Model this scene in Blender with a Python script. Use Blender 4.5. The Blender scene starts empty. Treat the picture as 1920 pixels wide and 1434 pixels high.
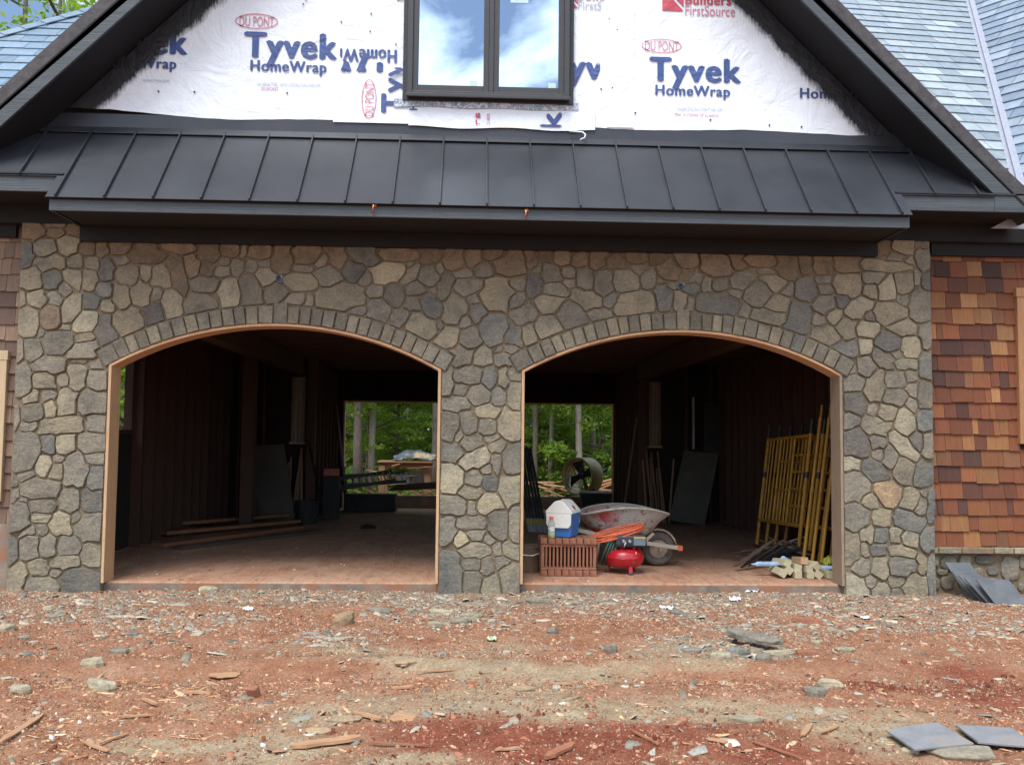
import bpy, bmesh, math, random
import numpy as np
from mathutils import Vector, Matrix, noise as mnoise
random.seed(7); rng = np.random.default_rng(7)
S = bpy.context.scene
COL = S.collection
R = math.radians

# ---------------------------------------------------------------- camera
CAM = np.array([-0.0782, -8.6737, 1.3172]); YAW, PITCH, ROLL, FPX = 0.042, 0.0636, 0.0106, 1740.0
_F = np.array([math.sin(YAW)*math.cos(PITCH), math.cos(YAW)*math.cos(PITCH), math.sin(PITCH)])
_R = np.array([math.cos(YAW), -math.sin(YAW), 0.0]); _U = np.cross(_R, _F)
_R2 = math.cos(ROLL)*_R + math.sin(ROLL)*_U; _U2 = -math.sin(ROLL)*_R + math.cos(ROLL)*_U
cd = bpy.data.cameras.new('camera'); cam = bpy.data.objects.new('camera', cd); COL.objects.link(cam)
cam.matrix_world = Matrix(((_R2[0], _U2[0], -_F[0], CAM[0]), (_R2[1], _U2[1], -_F[1], CAM[1]), (_R2[2], _U2[2], -_F[2], CAM[2]), (0, 0, 0, 1)))
cd.sensor_fit = 'HORIZONTAL'; cd.sensor_width = 36.0; cd.lens = FPX/1920*36.0; cd.clip_end = 2000; cd.clip_start = 0.05
S.camera = cam
S.render.resolution_x, S.render.resolution_y = 1024, 764

# ---------------------------------------------------------------- sky, sun, exposure
SUN_EL, SUN_AZ = R(60), R(205)          # azimuth clockwise from +Y: high in front of the facade, a little left
SUN_DIR = Vector((math.sin(SUN_AZ)*math.cos(SUN_EL), math.cos(SUN_AZ)*math.cos(SUN_EL), math.sin(SUN_EL)))
w = bpy.data.worlds.new('World'); S.world = w; w.use_nodes = True
nt = w.node_tree; nt.nodes.clear()
out = nt.nodes.new('ShaderNodeOutputWorld'); bg = nt.nodes.new('ShaderNodeBackground')
sky = nt.nodes.new('ShaderNodeTexSky'); sky.sky_type = 'NISHITA'; sky.sun_disc = False
sky.sun_elevation = SUN_EL; sky.sun_rotation = SUN_AZ; sky.air_density = 1.0; sky.dust_density = 1.0
tc = nt.nodes.new('ShaderNodeTexCoord')
mp = nt.nodes.new('ShaderNodeMapping'); mp.inputs['Scale'].default_value = (1.0, 1.0, 2.1); mp.inputs['Location'].default_value = (0.75, 0.2, 0.30)
nz = nt.nodes.new('ShaderNodeTexNoise'); nz.inputs['Scale'].default_value = 4.2; nz.inputs['Detail'].default_value = 8; nz.inputs['Roughness'].default_value = 0.55
nz.inputs['Distortion'].default_value = 0.35
cr = nt.nodes.new('ShaderNodeValToRGB'); cr.color_ramp.elements[0].position = 0.46; cr.color_ramp.elements[1].position = 0.60
cl = nt.nodes.new('ShaderNodeMix'); cl.data_type = 'RGBA'
cl.inputs['B'].default_value = (12.6, 13.9, 15.6, 1)
nt.links.new(tc.outputs['Generated'], mp.inputs['Vector']); nt.links.new(mp.outputs['Vector'], nz.inputs['Vector'])
nt.links.new(nz.outputs['Fac'], cr.inputs['Fac']); nt.links.new(cr.outputs['Color'], cl.inputs['Factor'])
nt.links.new(sky.outputs['Color'], cl.inputs['A']); nt.links.new(cl.outputs['Result'], bg.inputs['Color'])
bg.inputs['Strength'].default_value = 0.075
nt.links.new(bg.outputs['Background'], out.inputs['Surface'])
sl = bpy.data.lights.new('sun', 'SUN'); sl.energy = 1.5; sl.angle = R(30); sl.color = (1.0, 0.99, 0.97)
so = bpy.data.objects.new('sun', sl); COL.objects.link(so)
so.rotation_euler = SUN_DIR.to_track_quat('Z', 'Y').to_euler()
S.view_settings.view_transform = 'Standard'; S.view_settings.look = 'None'
S.view_settings.gamma = 1; S.view_settings.use_curve_mapping = False
S.view_settings.exposure = 1.35
S.render.engine = 'CYCLES'
S.cycles.max_bounces = 8; S.cycles.diffuse_bounces = 4; S.cycles.transparent_max_bounces = 12
S.cycles.use_denoising = True

# ---------------------------------------------------------------- helpers
def at(px, py, Y):                       # a point seen at a pixel of the photograph, on the vertical plane y = Y
    d = _F + _R2*(px-960)/FPX - _U2*(py-717)/FPX
    return CAM + d*(Y-CAM[1])/d[1]
def gp(px, py, z=0.0):                   # a point seen at a pixel, on the horizontal plane z
    d = _F + _R2*(px-960)/FPX - _U2*(py-717)/FPX
    return CAM + d*(z-CAM[2])/d[2]

def px_of(p):
    d = np.asarray(p, float)-CAM; z = d @ _F; return 960+FPX*(d @ _R2)/z, 717-FPX*(d @ _U2)/z

class MB:
    def __init__(s): s.v = []; s.f = []
    def add(s, vs, fs):
        n = len(s.v); s.v += [tuple(map(float, p)) for p in vs]; s.f += [tuple(i+n for i in f) for f in fs]; return s
    def box(s, c, d, rot=None, taper=0.0):
        x, y, z = d[0]/2, d[1]/2, d[2]/2
        vs = [Vector((sx*x*(1-taper*(sz > 0)), sy*y*(1-taper*(sz > 0)), sz*z)) for sz in (-1, 1) for sy in (-1, 1) for sx in (-1, 1)]
        if rot is not None: vs = [rot @ q for q in vs]
        c = Vector(c)
        return s.add([q+c for q in vs], [(0, 2, 3, 1), (4, 5, 7, 6), (0, 1, 5, 4), (2, 6, 7, 3), (0, 4, 6, 2), (1, 3, 7, 5)])
    def bbox(s, x0, x1, y0, y1, z0, z1): return s.box(((x0+x1)/2, (y0+y1)/2, (z0+z1)/2), (x1-x0, y1-y0, z1-z0))
    def bar(s, a, b, w, h, up=(0, 0, 1)):
        a, b = Vector(a), Vector(b); d = (b-a); L = d.length; d.normalize()
        sd = d.cross(Vector(up)); sd.normalize(); u = sd.cross(d)
        m = Matrix((sd, d, u)).transposed()
        return s.box((a+b)/2, (w, L, h), m)
    def tube(s, pts, r, n=8, cap=True, closed=False):
        pts = [Vector(p) for p in pts]; k = len(pts)
        rs = r if isinstance(r, (list, tuple, np.ndarray)) else [r]*k
        base = len(s.v); ref = Vector((0.123, 0.456, 0.88)); prev = None
        for i, p in enumerate(pts):
            t = (pts[(i+1) % k]-pts[i-1]) if closed else (pts[min(i+1, k-1)]-pts[max(i-1, 0)])
            t.normalize()
            if prev is None: a = t.cross(ref)
            else: a = prev - t*prev.dot(t)
            if a.length < 1e-6: a = t.orthogonal()
            a.normalize(); prev = a; b = t.cross(a)
            for j in range(n):
                q = 2*math.pi*j/n
                s.v.append(tuple(p+(a*math.cos(q)+b*math.sin(q))*float(rs[i])))
        m = k if closed else k-1
        for i in range(m):
            i2 = (i+1) % k
            for j in range(n): s.f.append((base+i*n+j, base+i*n+(j+1) % n, base+i2*n+(j+1) % n, base+i2*n+j))
        if cap and not closed:
            s.f.append(tuple(base+j for j in range(n))[::-1]); s.f.append(tuple(base+(k-1)*n+j for j in range(n)))
        return s
    def lathe(s, prof, n=24, M=None, cap=True):
        base = len(s.v)
        for r, z in prof:
            for j in range(n):
                q = Vector((r*math.cos(2*math.pi*j/n), r*math.sin(2*math.pi*j/n), z))
                s.v.append(tuple(M @ q if M is not None else q))
        for i in range(len(prof)-1):
            for j in range(n): s.f.append((base+i*n+j, base+i*n+(j+1) % n, base+(i+1)*n+(j+1) % n, base+(i+1)*n+j))
        if cap:
            s.f.append(tuple(base+j for j in range(n))[::-1]); s.f.append(tuple(base+(len(prof)-1)*n+j for j in range(n)))
        return s
    def prism(s, poly, ext, conv=None):  # poly: 3-D points; extruded by vector ext
        n = len(poly); e = Vector(ext); p = [Vector(q) for q in poly]
        return s.add(p+[q+e for q in p], [tuple(range(n))[::-1], tuple(range(n, 2*n))]+[(i, (i+1) % n, n+(i+1) % n, n+i) for i in range(n)])
    def mesh(s, name, smooth=False):
        me = bpy.data.meshes.new(name); me.from_pydata(s.v, [], s.f); me.update()
        bm = bmesh.new(); bm.from_mesh(me); bmesh.ops.recalc_face_normals(bm, faces=bm.faces); bm.to_mesh(me); bm.free()
        if smooth: me.shade_smooth()
        return me
    def build(s, name, mat, parent=None, smooth=False, bevel=0.0, color=None):
        me = s.mesh(name, smooth)
        return link(name, me, mat, parent, bevel, color)

def link(name, me, mat, parent=None, bevel=0.0, color=None):
    if mat is not None and not me.materials: me.materials.append(mat)
    o = bpy.data.objects.new(name, me); COL.objects.link(o)
    if parent is not None: o.parent = parent
    if color is not None: o.color = (*color, 1)
    if bevel:
        m = o.modifiers.new('bevel', 'BEVEL'); m.width = bevel; m.segments = 2; m.limit_method = 'ANGLE'; m.angle_limit = R(35)
    return o
def empty(name, loc=(0, 0, 0), parent=None):
    o = bpy.data.objects.new(name, None); COL.objects.link(o); o.location = loc; o.empty_display_size = 0.1
    if parent is not None: o.parent = parent
    return o
def tag(o, label=None, cat=None, group=None, kind=None):
    if label: o['label'] = label
    if cat: o['category'] = cat
    if group: o['group'] = group
    if kind: o['kind'] = kind
    elif cat: o['kind'] = 'thing'
    return o
def fast_mesh(name, V, Fq):              # numpy arrays, all faces with the same corner count
    me = bpy.data.meshes.new(name); n, k = Fq.shape
    me.vertices.add(len(V)); me.vertices.foreach_set('co', np.asarray(V, np.float32).ravel())
    me.loops.add(n*k); me.loops.foreach_set('vertex_index', Fq.astype(np.int32).ravel())
    me.polygons.add(n); me.polygons.foreach_set('loop_start', np.arange(0, n*k, k, dtype=np.int32))
    me.update(calc_edges=True); return me
def joinmesh(name, mbs):
    m = MB()
    for q in mbs: m.add(q.v, q.f)
    return m

# ---------------------------------------------------------------- materials
def newmat(name):
    m = bpy.data.materials.new(name); m.use_nodes = True; t = m.node_tree
    return m, t, t.nodes['Principled BSDF']
def nd(t, typ, **kw):
    n = t.nodes.new(typ)
    for k, v in kw.items():
        if k in n.inputs: n.inputs[k].default_value = v
        else: setattr(n, k, v)
    return n
def noise_col(t, coord, scale, stops, detail=5, rough=0.6, dist=0.0, stretch=(1, 1, 1)):
    mpn = nd(t, 'ShaderNodeMapping'); mpn.inputs['Scale'].default_value = stretch
    t.links.new(coord, mpn.inputs['Vector'])
    n = nd(t, 'ShaderNodeTexNoise', Scale=scale, Detail=detail, Roughness=rough, Distortion=dist); t.links.new(mpn.outputs['Vector'], n.inputs['Vector'])
    r = nd(t, 'ShaderNodeValToRGB'); t.links.new(n.outputs['Fac'], r.inputs['Fac'])
    e = r.color_ramp.elements
    while len(e) < len(stops): e.new(0.5)
    for el, (p, c) in zip(e, stops): el.position = p; el.color = (*c, 1) if len(c) == 3 else c
    return n, r
def mixc(t, a, b, fac, mode='MIX'):
    m = nd(t, 'ShaderNodeMix', data_type='RGBA', blend_type=mode)
    for sock, v in (('A', a), ('B', b), ('Factor', fac)):
        if hasattr(v, 'is_output'): t.links.new(v, m.inputs[sock])
        else: m.inputs[sock].default_value = v if sock == 'Factor' else (*v, 1)
    return m.outputs['Result']
def bumpn(t, h, b, strength, dist=0.01, prev=None):
    n = nd(t, 'ShaderNodeBump', Strength=strength, Distance=dist); t.links.new(h, n.inputs['Height'])
    if prev is not None: t.links.new(prev, n.inputs['Normal'])
    t.links.new(n.outputs['Normal'], b.inputs['Normal']); return n.outputs['Normal']

def simple(name, col, rough=0.6, metal=0.0, var=0.25, scale=12, bump=0.15, stretch=(1, 1, 1), dirt=None, objcol=False, bscale=None):
    m, t, b = newmat(name); tcn = nd(t, 'ShaderNodeTexCoord'); co = tcn.outputs['Object']
    lo = tuple(c*(1-var) for c in col); hi = tuple(min(1, c*(1+var)) for c in col)
    if objcol:
        oi = nd(t, 'ShaderNodeObjectInfo'); n, r = noise_col(t, co, scale, [(0.3, (1-var,)*3), (0.7, (1+var,)*3)], stretch=stretch)
        c = mixc(t, oi.outputs['Color'], r.outputs['Color'], 1.0, 'MULTIPLY')
    else:
        n, r = noise_col(t, co, scale, [(0.3, lo), (0.7, hi)], stretch=stretch); c = r.outputs['Color']
    if dirt:
        n2, r2 = noise_col(t, co, dirt[2] if len(dirt) > 2 else 3.0, [(dirt[1], (0, 0, 0)), (min(1, dirt[1]+0.12), (1, 1, 1))], detail=8)
        c = mixc(t, c, dirt[0], r2.outputs['Color'])
    t.links.new(c, b.inputs['Base Color'])
    b.inputs['Roughness'].default_value = rough; b.inputs['Metallic'].default_value = metal
    if bump:
        n3 = n
        if bscale: n3, _ = noise_col(t, co, bscale, [(0, (0, 0, 0)), (1, (1, 1, 1))], stretch=stretch)
        bumpn(t, n3.outputs['Fac'], b, bump, 0.01)
    return m
M = {}
def wood(name, a, b_, grain=(2.5, 2.5, 0.25), scale=22, rough=0.7, objcol=False, bump=0.25):
    m, t, b = newmat(name); tcn = nd(t, 'ShaderNodeTexCoord'); co = tcn.outputs['Object']
    n, r = noise_col(t, co, scale, [(0.25, a), (0.55, tuple((x+y)/2 for x, y in zip(a, b_))), (0.8, b_)], detail=6, dist=0.6, stretch=grain)
    c = r.outputs['Color']
    if objcol:
        oi = nd(t, 'ShaderNodeObjectInfo'); c = mixc(t, c, oi.outputs['Color'], 1.0, 'MULTIPLY')
    t.links.new(c, b.inputs['Base Color']); b.inputs['Roughness'].default_value = rough
    bumpn(t, n.outputs['Fac'], b, bump, 0.006); return m

# field stone: colour from the object's own colour, with veins, lichen-like blotches and chisel relief
def stone_mat():
    m, t, b = newmat('field_stone'); tcn = nd(t, 'ShaderNodeTexCoord'); oi = nd(t, 'ShaderNodeObjectInfo')
    ad = nd(t, 'ShaderNodeVectorMath', operation='ADD'); t.links.new(tcn.outputs['Object'], ad.inputs[0])
    sc = nd(t, 'ShaderNodeVectorMath', operation='SCALE'); sc.inputs['Scale'].default_value = 37.0
    cmb = nd(t, 'ShaderNodeCombineXYZ'); 
    for k in 'XYZ': t.links.new(oi.outputs['Random'], cmb.inputs[k])
    t.links.new(cmb.outputs[0], sc.inputs[0]); t.links.new(sc.outputs[0], ad.inputs[1]); co = ad.outputs[0]
    n1, r1 = noise_col(t, co, 5.0, [(0.30, (0.66, 0.68, 0.72)), (0.52, (1, 1, 1)), (0.75, (1.28, 1.20, 1.06))], detail=6, rough=0.65, dist=0.5)
    c = mixc(t, oi.outputs['Color'], r1.outputs['Color'], 1.0, 'MULTIPLY')
    n2, r2 = noise_col(t, co, 42.0, [(0.28, (0.68, 0.68, 0.68)), (0.7, (1.22, 1.2, 1.16))], detail=4, rough=0.7)
    c = mixc(t, c, r2.outputs['Color'], 1.0, 'MULTIPLY')
    n3, r3 = noise_col(t, co, 16.0, [(0.66, (0, 0, 0)), (0.76, (1, 1, 1))], detail=8, rough=0.75, dist=1.2)
    c = mixc(t, c, (0.46, 0.43, 0.37), r3.outputs['Color'])
    t.links.new(c, b.inputs['Base Color']); b.inputs['Roughness'].default_value = 0.85; b.inputs['Specular IOR Level'].default_value = 0.25
    nn = bumpn(t, n1.outputs['Fac'], b, 0.45, 0.03)
    n4, _ = noise_col(t, co, 11.0, [(0, (0,)*3), (1, (1,)*3)], detail=5, rough=0.6, dist=0.3, stretch=(1, 1, 2.2))
    nn = bumpn(t, n4.outputs['Fac'], b, 0.5, 0.02, nn)
    bumpn(t, n2.outputs['Fac'], b, 0.5, 0.008, nn); return m
M['stone'] = stone_mat()
M['mortar'] = simple('mortar', (0.185, 0.140, 0.085), 0.95, var=0.3, scale=30, bump=0.5, dirt=((0.115, 0.085, 0.050), 0.55, 4.0))
M['charcoal'] = simple('charcoal_paint', (0.022, 0.026, 0.030), 0.62, var=0.25, scale=10, bump=0.25, stretch=(0.15, 1, 3), bscale=70)
M['fascia'] = simple('painted_fascia_board', (0.058, 0.070, 0.078), 0.6, var=0.18, scale=9, bump=0.6, stretch=(0.06, 1, 1.6), bscale=55)
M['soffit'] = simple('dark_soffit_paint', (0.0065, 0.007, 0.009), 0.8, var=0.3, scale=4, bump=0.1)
M['metal_roof'] = simple('bronze_metal_roof', (0.037, 0.040, 0.047), 0.36, metal=0.2, var=0.22, scale=2.0, bump=0.22, dirt=((0.040, 0.043, 0.050), 0.50, 1.2), bscale=1.4)
M['slate'] = simple('roof_slate', (0.2, 0.2, 0.2), 0.42, var=0.16, scale=9, bump=0.25, objcol=True, bscale=35)
M['copper'] = simple('copper', (0.55, 0.22, 0.10), 0.35, metal=1.0, bump=0)
M['fresh_wood'] = wood('fresh_sawn_wood', (0.42, 0.24, 0.12), (0.62, 0.42, 0.24), grain=(3, 3, 0.3))
M['weathered_wood'] = wood('weathered_wood', (0.20, 0.14, 0.09), (0.34, 0.25, 0.17), grain=(3, 3, 0.3))
M['arch_wood'] = wood('arch_wood', (0.46, 0.25, 0.13), (0.62, 0.38, 0.21), grain=(0.4, 3, 3))
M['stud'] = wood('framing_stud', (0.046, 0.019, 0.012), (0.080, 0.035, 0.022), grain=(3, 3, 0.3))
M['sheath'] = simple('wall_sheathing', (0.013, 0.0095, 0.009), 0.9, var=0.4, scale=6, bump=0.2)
M['shingle'] = wood('cedar_shingle', (0.62, 0.58, 0.55), (1.25, 1.22, 1.2), grain=(9, 2, 0.35), scale=16, objcol=True, rough=0.75, bump=0.4)
M['casing'] = wood('cedar_casing', (0.27, 0.125, 0.05), (0.42, 0.22, 0.095), grain=(3, 3, 0.25))
M['black_metal'] = simple('black_metal', (0.02, 0.02, 0.022), 0.45, bump=0.05)
M['steel'] = simple('galvanised', (0.45, 0.46, 0.47), 0.4, metal=0.9, bump=0.05)
M['concrete'] = simple('concrete', (0.22, 0.17, 0.13), 0.9, var=0.25, scale=7, bump=0.3, dirt=((0.30, 0.13, 0.07), 0.50, 2.5), bscale=60)
M['white_paper'] = simple('white_paper', (0.75, 0.76, 0.80), 0.6, var=0.1, bump=0.4, bscale=20)
def glass_mat():
    m, t, b = newmat('coated_window_glass')
    b.inputs['Base Color'].default_value = (0.42, 0.50, 0.58, 1); b.inputs['Metallic'].default_value = 1.0; b.inputs['Roughness'].default_value = 0.0
    tcn = nd(t, 'ShaderNodeTexCoord'); n = nd(t, 'ShaderNodeTexNoise', Scale=1.1, Detail=1.0); t.links.new(tcn.outputs['Object'], n.inputs['Vector'])
    bumpn(t, n.outputs['Fac'], b, 0.04, 0.05); return m
M['glass'] = glass_mat()
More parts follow.
